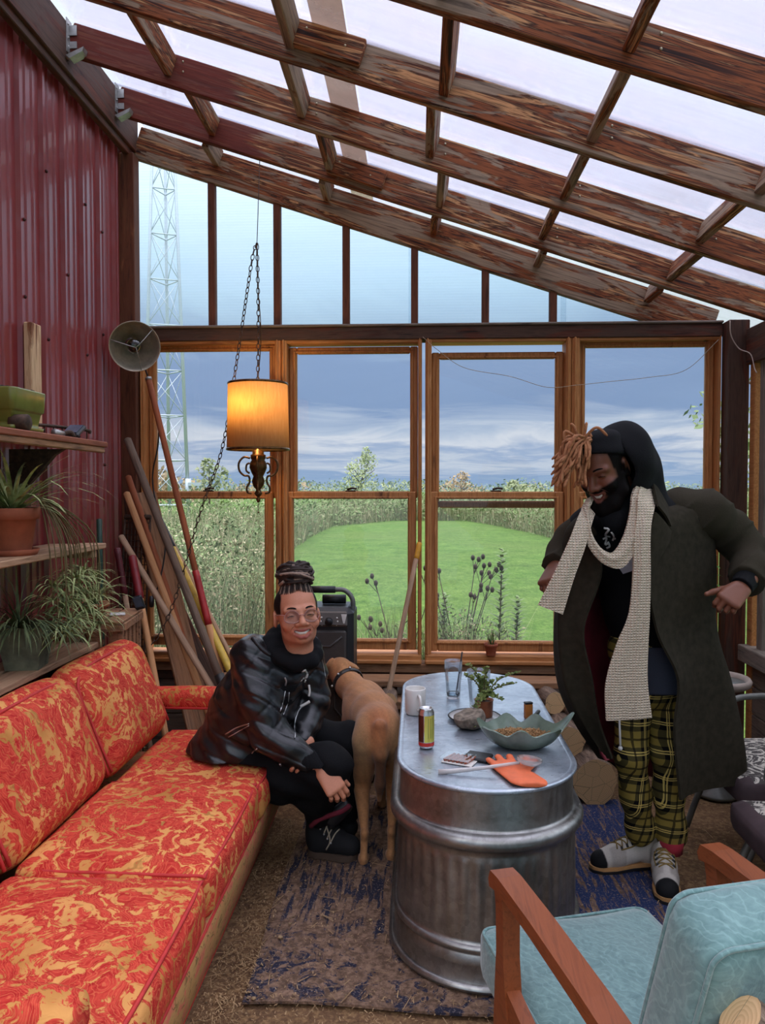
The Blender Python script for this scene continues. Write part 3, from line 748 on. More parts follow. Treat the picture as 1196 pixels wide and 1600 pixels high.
for i, (u, d, h, w, k, lb) in enumerate(((0.055, 60, 2.9, 3.0, 1, 'rounded orange tinged tree at left in the third window'), (0.125, 62, 2.2, 4.2, 2, 'broad yellow green bush beside the orange tinged tree'),
                           (0.19, 58, 2.4, 3.6, 2, 'loose pale bush right of the broad yellow green bush'), (0.235, 64, 1.9, 3, 1, 'small orange bush at the right edge of the third window'),
                           (-0.34, 70, 3.4, 6, 1, 'russet bush beyond the left window by the hanging chain'), (-0.275, 40, 3.2, 2.6, 2, 'slim pale tree seen just left of the brass lamp'))):
    tree(u * d, d, h, w, M_tree[k], 100 + i, lb, 500, 0.1)
tree(-4.3, 45, 3.9, 1.9, M_sap, 205, 'leafy sapling leaning right, alone in the second window', 1100, 0.30, None, 0.15, 1.4)
for i, (x, y, h, w) in enumerate(((5.2, 9.4, 4.0, 2.8), (6.6, 12.5, 5.0, 3.6))):
    tree(x, y, h, w, M_bush, 300 + i, ('tall green shrub outside the right wall window', 'bigger green tree behind the tall shrub outside the right wall')[i], 3200, 0.12, None, 0.13)
tree(0.395 * 12, 12, 3.1, 0.8, M_bush, 320, 'thin leafy branch top at the right of the fourth window', 160, 0.5, None, 0.13)
# lattice radio tower
tw = empty('radio_tower', (-15.6, 40, GZ), 'white lattice radio tower standing outside the left window', 'tower')
legs = [(-12.1, 40.0), (-14.3, 39.2), (-13.6, 41.4)]; top = (-13.35, 40.2); TH = 26.0
def legp(i, z): f = z / TH * 0.72; return Vector((legs[i][0] + (top[0] - legs[i][0]) * f, legs[i][1] + (top[1] - legs[i][1]) * f, GZ + z))
for i in range(3): MB().tube([legp(i, 0), legp(i, TH)], [0.10, 0.07], 6).obj('leg', M_steel, tw)
mb = MB(); z = 0.8
while z < TH - 2:
    for i in range(3):
        j = (i + 1) % 3; mb.tube([legp(i, z), legp(j, z)], 0.035, 4).tube([legp(i, z), legp(j, z + 2.35)], 0.02, 4).tube([legp(j, z), legp(i, z + 2.35)], 0.02, 4)
    z += 2.35
mb.obj('bracing', M_steel, tw)
mb = MB().tube([(-12.1, 39.9, GZ + 0.9), (-12.1, 39.9, GZ + 2.2)], 0.16, 8).box((-11.7, 39.8, GZ + 1.9), (0.7, 0.3, 0.18)); mb.obj('cable_box', M_steel, tw)
# seed-head plants close outside the third window
def stalk_plant(x, y, h, n, seed, label):
    rr = random.Random(seed); e = empty('seed_head_plant', (x, y, GZ), label, 'plant')
    st, hd = MB(), MB()
    for k in range(n):
        a = rr.uniform(0, 6.28); d = rr.uniform(0.05, 0.3); hh = h * rr.uniform(0.6, 1.0)
        p = [Vector((x + rr.uniform(-.05, .05), y, GZ)), Vector((x + math.cos(a) * d * 0.4, y + math.sin(a) * d * 0.3, GZ + hh * 0.6)), Vector((x + math.cos(a) * d, y + math.sin(a) * d * 0.5, GZ + hh))]
        st.tube(p, [0.006, 0.004, 0.003], 5)
        for q in range(3):
            c = p[2] + Vector((rr.uniform(-.06, .06), rr.uniform(-.03, .03), rr.uniform(-.03, .05))); st.tube([p[1].lerp(p[2], 0.8), c], 0.002, 4); hd.ball(c, (0.016, 0.016, 0.022), 6)
    st.obj('stem', M_stalk, e); o = hd.obj('seed_heads', M_stalk, e); o['kind'] = 'stuff'
stalk_plant(0.30, 5.5, 1.25, 9, 1, 'dark dried flower heads standing outside the third window'); stalk_plant(-0.13, 5.4, 1.05, 5, 2, 'few dried seed heads outside the right part of the second window')
def goldenrod(x, y, h, seed, label):
    rr = random.Random(seed); e = empty('leafy_weed', (x, y, GZ), label, 'plant'); lf = MB(); st = MB().tube([(x, y, GZ), (x + 0.03, y, GZ + h)], [0.008, 0.004], 5); st.obj('stem', M_stalk, e)
    for k in range(110):
        z = h * (0.25 + 0.75 * k / 90); a = k * 2.4; lf.blade((x + 0.03 * z / h, y, GZ + z), (math.cos(a), math.sin(a) * 0.8, 0.45), 0.19 * (1.15 - z / h * 0.7), 0.032, 0.6, 3)
    lf.obj('leaves', M_bush, e)
goldenrod(0.56, 5.5, 1.1, 4, 'tall leafy green weed just outside the third window'); goldenrod(0.68, 5.55, 0.8, 5, 'shorter leafy weed right of the tall green weed'); goldenrod(0.16, 5.7, 0.8, 6, 'bushy green weed low at the left of the third window')
# ================================================================ materials of the furnishings
def damask(name, sc=1.0):
    t = MT(name); v = t.co('Object', (sc, sc, sc), False)
    w = t.noise(v, 5.5, 3, 0.5, 0.0, 1); wv = t.n('VectorMath', operation='MULTIPLY_ADD'); t.put(w, wv.inputs[0]); wv.inputs[1].default_value = (0.35, 0.35, 0.35); t.put(v, wv.inputs[2])
    ed = t.n('Mapping'); t.put(wv.outputs[0], ed.inputs[0]); ed.inputs['Scale'].default_value = (13, 10, 10)
    e1 = t.voro(ed.outputs[0], 1.0, 'Distance', 'DISTANCE_TO_EDGE'); n2 = t.noise(wv.outputs[0], 34, 4, 0.65, 1.2); n3 = t.wave(wv.outputs[0], 34, 7, 3, 'DIAGONAL'); n = t.noise(wv.outputs[0], 13, 4, 0.6, 1.0)
    m = t.math('ADD', t.math('ADD', e1, t.math('MULTIPLY', t.math('SUBTRACT', n2, 0.5), 0.75)), t.math('MULTIPLY', t.math('SUBTRACT', n, 0.5), 0.75))
    k = t.ramp(m, [(0.025, 1.0), (0.08, 0.0)]); g = t.noise(v, 3.2, 4)
    gold = t.mix(t.ramp(g, [(0.42, 0.0), (0.62, 1.0)]), S(226, 160, 92), S(184, 124, 62)); red = t.mix(t.ramp(n2, [(0.38, 0.0), (0.62, 1.0)]), S(176, 38, 36), S(210, 76, 58))
    red = t.mix(t.ramp(n3, [(0.86, 0.0), (0.97, 0.45)]), red, S(228, 128, 84)); ol = t.ramp(t.noise(wv.outputs[0], 17, 3), [(0.60, 0.0), (0.66, 0.6)])
    t.set(Base_Color=t.mix(ol, t.mix(k, red, gold), t.mix(k, red, S(138, 96, 44))), Roughness=0.85); t.b.inputs['Specular IOR Level'].default_value = 0.12
    t.bump(m, 0.5, 0.006); return t.m
M_damask = damask('red_gold_damask')
t = MT('faded_damask_front'); v = t.co('Object', (1, 1, 1), False); n = t.noise(v, 9, 4, 0.6, 2.5); n2 = t.noise(v, 26, 4, 0.6, 2.0)
c = t.mix(t.ramp(n, [(0.42, 0.0), (0.5, 1.0)]), S(206, 110, 84), S(188, 142, 84)); c = t.mix(t.ramp(n2, [(0.56, 0.0), (0.62, 1.0)]), c, S(130, 100, 52))
t.set(Base_Color=c, Roughness=0.8); M_damask_front = t.m
M_piping = plain('red_piping', S(196, 50, 46), 0.7, 0, 0.1, 30)
t = MT('teal_brocade'); v = t.co('Object', (1, 1, 1), False); n = t.noise(v, 14, 4, 0.6, 4.0); w = t.wave(v, 22, 12, 3, 'DIAGONAL'); n2 = t.noise(v, 160, 2)
c = t.mix(t.ramp(n, [(0.3, 0.0), (0.7, 1.0)]), S(88, 122, 120), S(118, 152, 148)); c = t.mix(t.ramp(w, [(0.84, 0.0), (0.98, 0.35)]), c, S(142, 176, 172))
t.set(Base_Color=c, Roughness=0.7); t.b.inputs['Sheen Weight'].default_value = 0.4; t.bump(t.math('ADD', n, t.math('MULTIPLY', n2, 0.3)), 0.3, 0.004); M_teal = t.m
M_teak = wood('oiled_teak', [S(104, 52, 26), S(140, 74, 40), S(122, 62, 32)], (30, 2.0, 30), None, (1, 1, 1), 0, 1, 0.42, 0.05, 0.3)
t = MT('galvanised_steel'); v = t.co('Object', (1, 1, 1), False); sp = t.voro(v, 55, 'Color'); n = t.noise(v, 6, 6, 0.7); n2 = t.noise(t.co('Object', (9, 9, 1.2), False), 6, 5, 0.7)
c = t.mix(t.ramp(n, [(0.35, 0.0), (0.7, 1.0)]), S(128, 126, 122), S(172, 171, 168)); c = t.mix(0.2, c, t.ramp(t.sep(sp, 0), [(0, 0.2), (1, 0.8)]), 'OVERLAY'); c = t.mix(t.ramp(n2, [(0.58, 0.0), (0.75, 0.35)]), c, S(120, 106, 92))
t.set(Base_Color=c, Metallic=0.92, Roughness=t.ramp(n2, [(0.3, 0.28), (0.7, 0.5)])); t.bump(n, 0.08, 0.004); M_tank = t.m
t = MT('galvanised_table_sheet'); v = t.co('Object', (1, 1, 1), False); n = t.noise(v, 5, 7, 0.75, 0.8); sc = t.noise(t.co('Object', (3, 22, 3), False, (0, 0, 0.5)), 5, 4, 0.7); sp = t.voro(v, 60, 'Color')
c = t.mix(t.ramp(n, [(0.35, 0.0), (0.65, 1.0)]), S(150, 160, 172), S(196, 204, 212)); c = t.mix(0.12, c, t.ramp(t.sep(sp, 0), [(0, 0.2), (1, 0.8)]), 'OVERLAY')
t.set(Base_Color=c, Metallic=0.7, Roughness=t.ramp(sc, [(0.35, 0.26), (0.7, 0.46)])); t.bump(n, 0.06, 0.003); M_tabletop = t.m
M_terra = plain('terracotta', S(168, 92, 62), 0.85, 0, 0.18, 12)
M_soil = plain('potting_soil', S(58, 44, 36), 0.95, 0, 0.3, 60, 0.8)
M_leafv = leafm('spider_plant_leaf', S(104, 122, 66), S(190, 196, 134), 26)
M_leafd = leafm('dark_leaf', S(62, 84, 44), S(118, 136, 74), 30)
M_succ = leafm('succulent_leaf', S(84, 104, 56), S(156, 168, 96), 40)
M_stem = plain('plant_stem', S(110, 96, 58), 0.7)
M_black = plain('black_plastic', S(30, 30, 32), 0.45, 0, 0.1, 40)
M_blackcord = plain('black_cord', S(24, 22, 22), 0.6)
M_white = plain('white_ceramic', S(226, 222, 214), 0.25, 0, 0.03)
M_brass = plain('dark_brass', S(112, 80, 48), 0.35, 0.85, 0.3, 60)
M_iron = plain('rusty_iron', S(86, 66, 54), 0.7, 0.5, 0.3, 40, 0.3)
M_clear = glass_mat('drinking_glass', (0.97, 0.985, 0.99, 1), 0.55, 0.0, 0.04)
M_straw = leafm('loose_straw', S(126, 100, 70), S(190, 158, 116), 9)
M_chip = plain('wood_chips', S(160, 134, 100), 0.9, 0, 0.3, 8)
M_pebble = plain('pebbles', S(140, 124, 106), 0.85, 0, 0.3, 8)

# ================================================================ rug, straw and stones on the floor
t = MT('distressed_rug'); v = t.co('Object', (1, 1, 1), False); st = t.noise(t.co('Object', (26, 3.2, 1), False), 1.6, 6, 0.68, 0.6); bl = t.noise(v, 13, 6, 0.7, 1.6)
yy = t.sep(v, 1); xx = t.sep(v, 0); far = t.ramp(t.math('SUBTRACT', yy, 2.0), [(0.35, 0.0), (0.7, 1.0)])
m = t.mix(far, bl, st); worn = t.noise(v, 2.4, 4, 0.6); dirt = t.noise(v, 40, 5, 0.7); right = t.ramp(t.math('ADD', t.math('MULTIPLY', xx, 0.5), 0.35), [(0.40, 0.0), (0.62, 1.0)])
lvl = t.math('ADD', t.math('ADD', m, t.math('MULTIPLY', right, 0.085)), t.math('MULTIPLY', t.math('SUBTRACT', worn, 0.5), 0.25)); k = t.ramp(t.math('ADD', lvl, t.math('MULTIPLY', t.math('SUBTRACT', dirt, 0.5), 0.22)), [(0.505, 0.0), (0.56, 1.0)])
bg = t.mix(t.ramp(dirt, [(0.4, 0.0), (0.62, 1.0)]), S(98, 78, 64), S(146, 118, 98)); fl = t.noise(v, 130, 3)
blue = t.mix(t.ramp(fl, [(0.56, 0.0), (0.66, 0.8)]), t.mix(right, S(48, 48, 62), S(44, 56, 92)), S(124, 114, 112)); t.set(Base_Color=t.mix(k, bg, blue), Roughness=0.95); t.b.inputs['Specular IOR Level'].default_value = 0.1; t.bump(t.math('ADD', dirt, fl), 0.5, 0.006); M_rug = t.m
mb = MB(); nx, ny = 30, 32
G = [[(-0.515 + 1.47 * i / nx + 0.006 * math.sin(9 * j / ny + 1) * (i == 0), 2.165 + 1.52 * j / ny + (0.012 * math.sin(11 * i / nx)) * (j == 0) - 0.02 * i / nx * (1 - j / ny), 0.009 + 0.003 * math.sin(i * 0.7) * math.sin(j * 0.6)) for j in range(ny + 1)] for i in range(nx + 1)]
mb.sheet(G, 0.008); mb.obj('rug', M_rug, label='worn blue and brown distressed rug lying on the earth floor under the metal table', cat='rug')
rr = random.Random(5); mb = MB()
def sofa_free(x, y): return x > -0.62
for q_ in range(6500):
    k = rr.random()
    if k < 0.45: x, y = rr.uniform(-0.64, -0.50), rr.uniform(1.6, 3.4)
    elif k < 0.62: x, y = rr.uniform(-0.6, 0.5), rr.uniform(1.85, 2.2)
    elif k < 0.80: x, y = rr.uniform(-0.5, 0.1), rr.uniform(2.17, 3.6)
    else: x, y = rr.uniform(0.1, 1.5), rr.uniform(2.2, 4.1)
    on = -0.515 < x < 0.95 and 2.17 < y < 3.68
    a = rr.uniform(0, 6.28); l = rr.uniform(0.003, 0.011) if rr.random() < 0.94 else rr.uniform(0.02, 0.07); z = 0.0145 if on else 0.002; d = Vector((math.cos(a), math.sin(a), 0)) * l / 2; s = Vector((-math.sin(a), math.cos(a), 0)) * rr.uniform(0.0006, 0.0016); p = Vector((x, y, z))
    mb.add([p - d - s, p - d + s, p + d + s + Vector((0, 0, 0.003)), p + d - s + Vector((0, 0, 0.003))], [(0, 1, 2, 3)])
mb.obj('floor_straw', M_straw, label='scattered bits of straw over the earth floor and rug', cat='straw', kind='stuff')
mb = MB()
for _ in range(420):
    x = rr.uniform(-0.62, -0.42) if rr.random() < 0.55 else (rr.uniform(0.95, 1.6) if rr.random() < 0.6 else rr.uniform(-0.5, 0.4)); y = rr.uniform(1.7, 4.0); r = rr.uniform(0.0012, 0.0035) * (2.2 if rr.random() < 0.05 else 1)
    mb.ball((x, y, (0.012 if -0.515 < x < 0.95 and 2.17 < y < 3.68 else -0.006) + r * 0.5), (r * 1.3, r, r * 0.7), 5)
mb.obj('floor_chips', M_chip, label='small pale wood chips and pebbles strewn on the earth floor', cat='chips', kind='stuff')

# ================================================================ sofa
def cushion(c, size, r, puff=(0, 0), n=14, seed=0, wr=0.004):
    """soft box: rounded edges, crowned faces, a little sag"""
    h = [s / 2 for s in size]; vs = []; ix = {}; fs = []; rr = random.Random(seed); ph = [rr.uniform(0, 6.28) for _ in range(6)]
    def pt(p):
        q = [max(-1, min(1, x)) for x in p]; key = tuple(round(x, 4) for x in q)
        if key in ix: return ix[key]
        P = Vector([q[i] * h[i] for i in range(3)]); inn = Vector([max(-h[i] + r, min(h[i] - r, P[i])) for i in range(3)]); d = P - inn
        if d.length > 1e-9: P = inn + d.normalized() * r
        cx_ = (1 - q[0] ** 2) * (1 - q[1] ** 2); cyz = (1 - q[1] ** 2) * (1 - q[2] ** 2)
        if q[2] > 0.5: P.z += puff[0] * cx_ + wr * math.sin(9 * P.x + ph[0]) * math.sin(7 * P.y + ph[1]) + wr * 0.6 * math.sin(21 * P.x + 13 * P.y + ph[2])
        if abs(q[0]) > 0.5: P.x += math.copysign(puff[1] * cyz, q[0])
        ix[key] = len(vs); vs.append(P + Vector(c)); return ix[key]
    g = [-1 + 2 * i / n for i in range(n + 1)]
    for a in range(3):
        o1, o2 = (a + 1) % 3, (a + 2) % 3
        for sg in (-1, 1):
            for i in range(n):
                for j in range(n):
                    qd = []
                    for u, v in ((g[i], g[j]), (g[i + 1], g[j]), (g[i + 1], g[j + 1]), (g[i], g[j + 1])):
                        p = [0, 0, 0]; p[a] = sg; p[o1] = u; p[o2] = v; qd.append(pt(p))
                    fs.append(tuple(qd if sg > 0 else reversed(qd)))
    return MB().add(vs, fs)
def rotverts(mb, piv, R):
    piv = Vector(piv); mb.v = [tuple(piv + R @ (Vector(p) - piv)) for p in mb.v]; return mb
sofa = empty('sofa', (-1.0, 2.4, 0), 'long vintage sofa in red and gold damask along the left wall', 'sofa')
mb = MB(); mb.sheet([[(x, y, z) for y in np.linspace(1.28, 3.46, 20)] for x, z in ((-0.66, 0.015), (-0.635, 0.05), (-0.60, 0.16), (-0.575, 0.27), (-0.585, 0.30), (-0.64, 0.305))], -0.03)
mb.obj('front_panel', M_damask_front, sofa)
MB().tube([(-0.655, 1.28, 0.018), (-0.655, 3.46, 0.018)], 0.009, 8).tube([(-0.583, 1.28, 0.288), (-0.583, 3.46, 0.288)], 0.006, 8).obj('piping', M_piping, sofa)
MB().span((-1.38, 1.28, 0.02), (-0.69, 3.46, 0.29), 0.02).obj('base', M_damask_front, sofa)
for i, (a, b, zt) in enumerate(((1.37, 2.02, 0.455), (2.025, 2.70, 0.455), (2.705, 3.37, 0.43))):
    cu = cushion((-0.845, (a + b) / 2, zt - 0.075), (0.56, b - a, 0.15), 0.04, (0.022 if i < 2 else 0.0, 0.008), 16, i).obj('seat_cushion', M_damask, sofa)
    x0, x1, y0, y1, z = -1.10, -0.578, a + 0.02, b - 0.02, zt - 0.014
    MB().tube(catmull([(x0, y0, z), (-0.85, y0 - 0.005, z + 0.002), (x1 - 0.03, y0 - 0.005, z), (x1 - 0.004, y0 + 0.02, z), (x1 + 0.004, (y0 + y1) / 2, z + 0.003), (x1 - 0.004, y1 - 0.02, z), (x1 - 0.03, y1 + 0.005, z), (-0.85, y1 + 0.005, z + 0.002), (x0, y1, z)], 6), 0.0055, 6).obj('piping', M_piping, cu)
MB().span((-1.415, 1.28, 0.05), (-1.30, 3.46, 0.765), 0.035).obj('back_frame', M_damask, sofa)
Rb = Matrix.Rotation(math.radians(-20), 3, 'Y')
for i, (a, b) in enumerate(((1.36, 2.005), (2.01, 2.70), (2.71, 3.36))):
    mb = cushion((-1.185, (a + b) / 2, 0.628), (0.19, b - a, 0.44), 0.085, (0.012, 0.026), 16, 10 + i); rotverts(mb, (-1.185, 2, 0.45), Rb)
    bc = mb.obj('back_cushion', M_damask, sofa)
    z0 = 0.455; e = [(-1.115, a + 0.012, z0 + 0.01), (-1.185, a + 0.006, 0.64), (-1.245, a + 0.03, 0.80), (-1.25, (a + b) / 2, 0.828), (-1.245, b - 0.03, 0.80), (-1.185, b - 0.006, 0.64), (-1.115, b - 0.012, z0 + 0.01)]
    MB().tube(catmull(e, 5), 0.006, 6).obj('piping', M_piping, bc)
def arm(y):
    m = cushion((-0.97, y, 0.545), (0.74, 0.10, 0.085), 0.03, (0.012, 0.0), 10, 3); o = m.obj('armrest', M_damask, sofa)
    MB().tube([(-1.3, y - 0.045, 0.512), (-0.61, y - 0.045, 0.512)], 0.006, 6).obj('piping', M_piping, o)
    MB().span((-0.68, y - 0.04, 0.28), (-0.61, y + 0.04, 0.51), 0.015).obj('arm_post', M_damask_front, sofa)
arm(3.42); arm(1.325)

# ================================================================ upside-down stock tank used as the table
def stadium(off, n=40, ns=14, cx_=0.222, y0=2.53, y1=3.41, R=0.285):
    P = []
    for i in range(n + 1): a = math.pi + math.pi * i / n; P.append((cx_ + (R + off) * math.cos(a), y0 + (R + off) * math.sin(a)))
    for i in range(1, ns): P.append((cx_ + R + off, y0 + (y1 - y0) * i / ns))
    for i in range(n + 1): a = math.pi * i / n; P.append((cx_ + (R + off) * math.cos(a), y1 + (R + off) * math.sin(a)))
    for i in range(1, ns): P.append((cx_ - R - off, y1 - (y1 - y0) * i / ns))
    return P
tank = empty('stock_tank_table', (0.222, 2.97, 0), 'galvanised oval stock tank standing upside down as a table on the rug', 'table')
def band(prof, n=40, ns=14, flute=None):
    rings = []
    for off, z in prof:
        P = stadium(off, n, ns); r = []
        for i, (x, y) in enumerate(P):
            f = 0.0
            if flute and flute[0] < z < flute[1]:
                q = min(1, (z - flute[0]) / 0.05, (flute[1] - z) / 0.02); f = 0.003 * q * math.cos(2 * math.pi * i / 5.0)
            P2 = stadium(off + f, n, ns)[i] if f else (x, y); r.append((P2[0], P2[1], z))
        rings.append(r + [r[0]])
    return MB().sheet(rings)
def bead(z, r, o, k=8): return [(o + r * math.cos(a), z + r * math.sin(a) * 0.9) for a in [-math.pi / 2 + math.pi * i / k for i in range(k + 1)]]
prof = [(0.022, 0.03), (0.016, 0.045), (0.014, 0.085), (0.016, 0.092), (0.012, 0.10)] + [(0.012, 0.118)] + bead(0.135, 0.014, 0.006) + [(0.006, 0.16), (0.005, 0.2), (0.004, 0.25), (0.003, 0.30), (0.002, 0.36), (0.002, 0.385), (0.002, 0.395), (0.0, 0.405)] + bead(0.455, 0.03, 0.0, 10) + [(-0.002, 0.49), (-0.003, 0.52), (-0.004, 0.60)]
band(prof, 100, 36, (0.17, 0.40)).obj('tank_wall', M_tank, tank)
band([(0.022 + 0.013 * math.cos(a), 0.026 + 0.013 * math.sin(a)) for a in [2 * math.pi * i / 10 for i in range(11)]]).obj('rolled_rim', M_tank, tank)
P = stadium(0.006, 40, 14); mb = band([(-0.004, 0.598), (0.006, 0.600), (0.009, 0.606), (0.007, 0.612), (0.0, 0.6145), (-0.012, 0.6125)])
Pi = stadium(-0.012, 40, 14); mb.add([(x, y, 0.6125) for x, y in Pi], [tuple(range(len(Pi)))], 0, False); mb.obj('table_top', M_tabletop, tank)
TZ = 0.6135

# ================================================================ teal armchair at lower right
CH = Matrix.Translation((0.459, 1.815, 0)) @ Matrix.Rotation(math.radians(16), 4, 'Z')
chair = empty('armchair', (0.459, 1.815, 0), 'teal brocade armchair with oiled wooden arms, seen from behind at the table', 'armchair')
def loc(mb, M): mb.v = [tuple(M @ Vector(p)) for p in mb.v]; return mb
for sx in (-1, 1):
    x = sx * 0.274
    rail = MB(); pr = [(0.02, 0.548), (0.026, 0.565), (0.015, 0.588), (-0.03, 0.592), (-0.2, 0.588), (-0.42, 0.575), (-0.6, 0.558), (-0.66, 0.55), (-0.66, 0.525), (-0.58, 0.53), (-0.4, 0.545), (-0.2, 0.556), (-0.03, 0.558)]
    Mx = CH @ Matrix(((0, 0, 1, x - 0.028), (1, 0, 0, 0), (0, 1, 0, 0.036), (0, 0, 0, 1)))
    rail.prism(pr, 0.056, Mx).obj('armrest', M_teak, chair)
    lg = [(0.012, 0.596), (-0.035, 0.596), (-0.045, 0.54), (-0.046, 0.45), (-0.06, 0.36), (-0.075, 0.30), (-0.062, 0.2), (-0.04, 0.0), (-0.012, 0.0), (0.005, 0.15), (0.01, 0.28), (0.004, 0.36), (-0.004, 0.45), (0.0, 0.55)]
    MB().prism(lg, 0.04, CH @ Matrix(((0, 0, 1, x - 0.02), (1, 0, 0, 0), (0, 1, 0, 0), (0, 0, 0, 1)))).obj('leg', M_teak, chair)
    lb = [(-0.54, 0.585), (-0.585, 0.58), (-0.60, 0.3), (-0.66, 0.0), (-0.63, 0.0), (-0.56, 0.3)]
    MB().prism(lb, 0.04, CH @ Matrix(((0, 0, 1, x - 0.02), (1, 0, 0, 0), (0, 1, 0, 0), (0, 0, 0, 1)))).obj('leg', M_teak, chair)
    MB().prism([(-0.05, 0.385), (-0.05, 0.335), (-0.56, 0.215), (-0.57, 0.262)], 0.032, CH @ Matrix(((0, 0, 1, x - 0.016), (1, 0, 0, 0), (0, 1, 0, 0), (0, 0, 0, 1)))).obj('side_rail', M_teak, chair)
    k = MB(); k.ball(CH @ Vector((x + sx * 0.022, -0.035, 0.27)), 0.009, 8); k.obj('plug', M_galv, chair)
MB().box(CH @ Vector((0, -0.03, 0.26)), (0.5, 0.03, 0.06), CH.to_3x3(), 0.006).obj('front_rail', M_teak, chair)
sc_ = cushion((0, -0.08, 0.285), (0.488, 0.68, 0.13), 0.03, (0.03, 0.004), 14, 5); rotverts(sc_, (0, 0.2, 0.285), Matrix.Rotation(math.radians(2), 3, 'X')); so = loc(sc_, CH).obj('seat_cushion', M_teal, chair)
def rrect(hx, a0, a1, r, n=6):                # rounded rectangle, x against a second axis
    P = []
    for q, (ux, cc_) in enumerate(((1, a1 - r), (-1, a1 - r), (-1, a0 + r), (1, a0 + r))):
        for i in range(n + 1): g = math.pi / 2 * (q + i / n); P.append((ux * (hx - r) + r * math.cos(g), cc_ + r * math.sin(g)))
    return P + [P[0]]
Rs_ = Matrix.Rotation(math.radians(2), 3, 'X')
def seat_pt(x, y, z): return Vector((0, 0.2, 0.285)) + Rs_ @ (Vector((x, y, z)) - Vector((0, 0.2, 0.285)))
loc(MB().tube([seat_pt(x, y, 0.3415 + 0.002 * (1 - (x / 0.24) ** 2)) for x, y in rrect(0.2365, -0.411, 0.251, 0.028)], 0.0042, 6), CH).obj('piping', M_teal, so)
bk = cushion((0, -0.465, 0.6225), (0.488, 0.12, 0.575), 0.03, (0.012, 0.0), 14, 6); rotverts(bk, (0, -0.405, 0.34), Matrix.Rotation(math.radians(18), 3, 'X')); bo = loc(bk, CH).obj('back_cushion', M_teal, chair)
def bkp(p): return tuple(Vector((0, -0.405, 0.34)) + Matrix.Rotation(math.radians(18), 3, 'X') @ (Vector(p) - Vector((0, -0.405, 0.34))))
for yy in (-0.4125, -0.5175):
    loc(MB().tube([bkp((x, yy, z + (0.010 * (1 - (x / 0.24) ** 2) if z > 0.85 else 0))) for x, z in rrect(0.2365, 0.343, 0.9015, 0.028)], 0.0042, 6), CH).obj('piping', M_teal, bo)
MB().box(CH @ Vector((0, -0.56, 0.25)), (0.5, 0.03, 0.05), CH.to_3x3(), 0.006).obj('back_rail', M_teak, chair)

# ================================================================ logs
t = MT('log_end_grain'); v = t.co('Object', (1, 1, 1)); vv = t.co('Object', (1, 1, 1), False); mp = t.n('Mapping'); t.put(vv, mp.inputs[0]); mp.inputs['Scale'].default_value = (0, 1, 1)
ln_ = t.n('VectorMath', operation='LENGTH'); t.put(mp.outputs[0], ln_.inputs[0]); n = t.noise(v, 12, 4)
rg = t.math('FRACT', t.math('ADD', t.math('MULTIPLY', ln_.outputs['Value'], 130), t.math('MULTIPLY', n, 3))); ck = t.voro(v, 16, 'Distance', 'DISTANCE_TO_EDGE')
c = t.mix(t.ramp(rg, [(0.3, 0.0), (1.0, 0.6)]), S(236, 196, 146), S(200, 152, 102)); c = t.mix(t.ramp(ck, [(0.0, 0.8), (0.012, 0.0)]), c, S(58, 40, 28)); t.set(Base_Color=c, Roughness=0.85); M_logend = t.m
t = MT('log_bark'); v = t.co('Object', (2, 9, 9)); n = t.noise(v, 4, 6, 0.7, 1.0); t.set(Base_Color=t.ramp(n, [(0.3, S(74, 58, 48)), (0.5, S(132, 108, 90)), (0.7, S(172, 148, 126))]), Roughness=0.95); t.bump(n, 1.0, 0.02); M_logbark = t.m
def log(p0, p1, r, label, seed=0, name='firewood_log', group='firewood logs under the windows', end=None):
    rr = random.Random(seed); p0, p1 = Vector(p0), Vector(p1); ln = (p1 - p0).length; n = 22; k = 7; mb = MB(); ph = [rr.uniform(0, 6.28) for _ in range(4)]; rings = []
    for i in range(k):
        x = ln * i / (k - 1); rings.append([(x, r * (1 + 0.06 * math.sin(3 * a + ph[0]) + 0.04 * math.sin(7 * a + ph[1] + x * 6)) * math.cos(a), r * (1 + 0.06 * math.sin(2 * a + ph[2]) + 0.03 * math.sin(9 * a + x * 9)) * math.sin(a)) for a in [2 * math.pi * j / n for j in range(n)]])
    vs = [p for q in rings for p in q]; fs = [(i * n + j, i * n + (j + 1) % n, (i + 1) * n + (j + 1) % n, (i + 1) * n + j) for i in range(k - 1) for j in range(n)]
    mb.add(vs, fs, 0, True)
    for q, x, fl in ((rings[0], -0.0002, True), (rings[-1], ln + 0.0002, False)):
        ids = list(range(n)); mb.add([(x, y, z) for _, y, z in q], [tuple(reversed(ids)) if fl else tuple(ids)], 1, False)
    o = mb.obj(name, [M_logbark, end or M_logend], label=label, cat='log', group=group); place(o, dirM(p0, p1 - p0)); return o
log((0.832, 3.62, 0.112), (0.80, 4.05, 0.115), 0.105, 'thick firewood log with cracked round cut end, nearest the metal table', 1)
log((0.735, 3.74, 0.265), (0.72, 4.12, 0.27), 0.075, 'smaller firewood log lying above the thick cracked log', 2)
log((0.93, 3.75, 0.31), (0.80, 4.15, 0.33), 0.085, 'bark covered log leaning over the thick log behind the man', 3)
log((0.60, 3.80, 0.085), (0.56, 4.2, 0.09), 0.085, 'low firewood log hidden mostly behind the metal table', 4)
log((0.70, 3.95, 0.395), (0.64, 4.22, 0.40), 0.055, 'short log stub just below the stacked planks', 5)
log((-0.155, 3.93, 0.40), (-0.16, 4.2, 0.40), 0.042, 'little round log end peeking out between dog and table', 6)
log((-0.17, 3.90, 0.26), (-0.17, 4.2, 0.26), 0.09, 'log under the little round log end, behind the dog', 7)
log((-0.16, 3.88, 0.083), (-0.16, 4.2, 0.083), 0.08, 'bottom log of the stack behind the dog', 8)
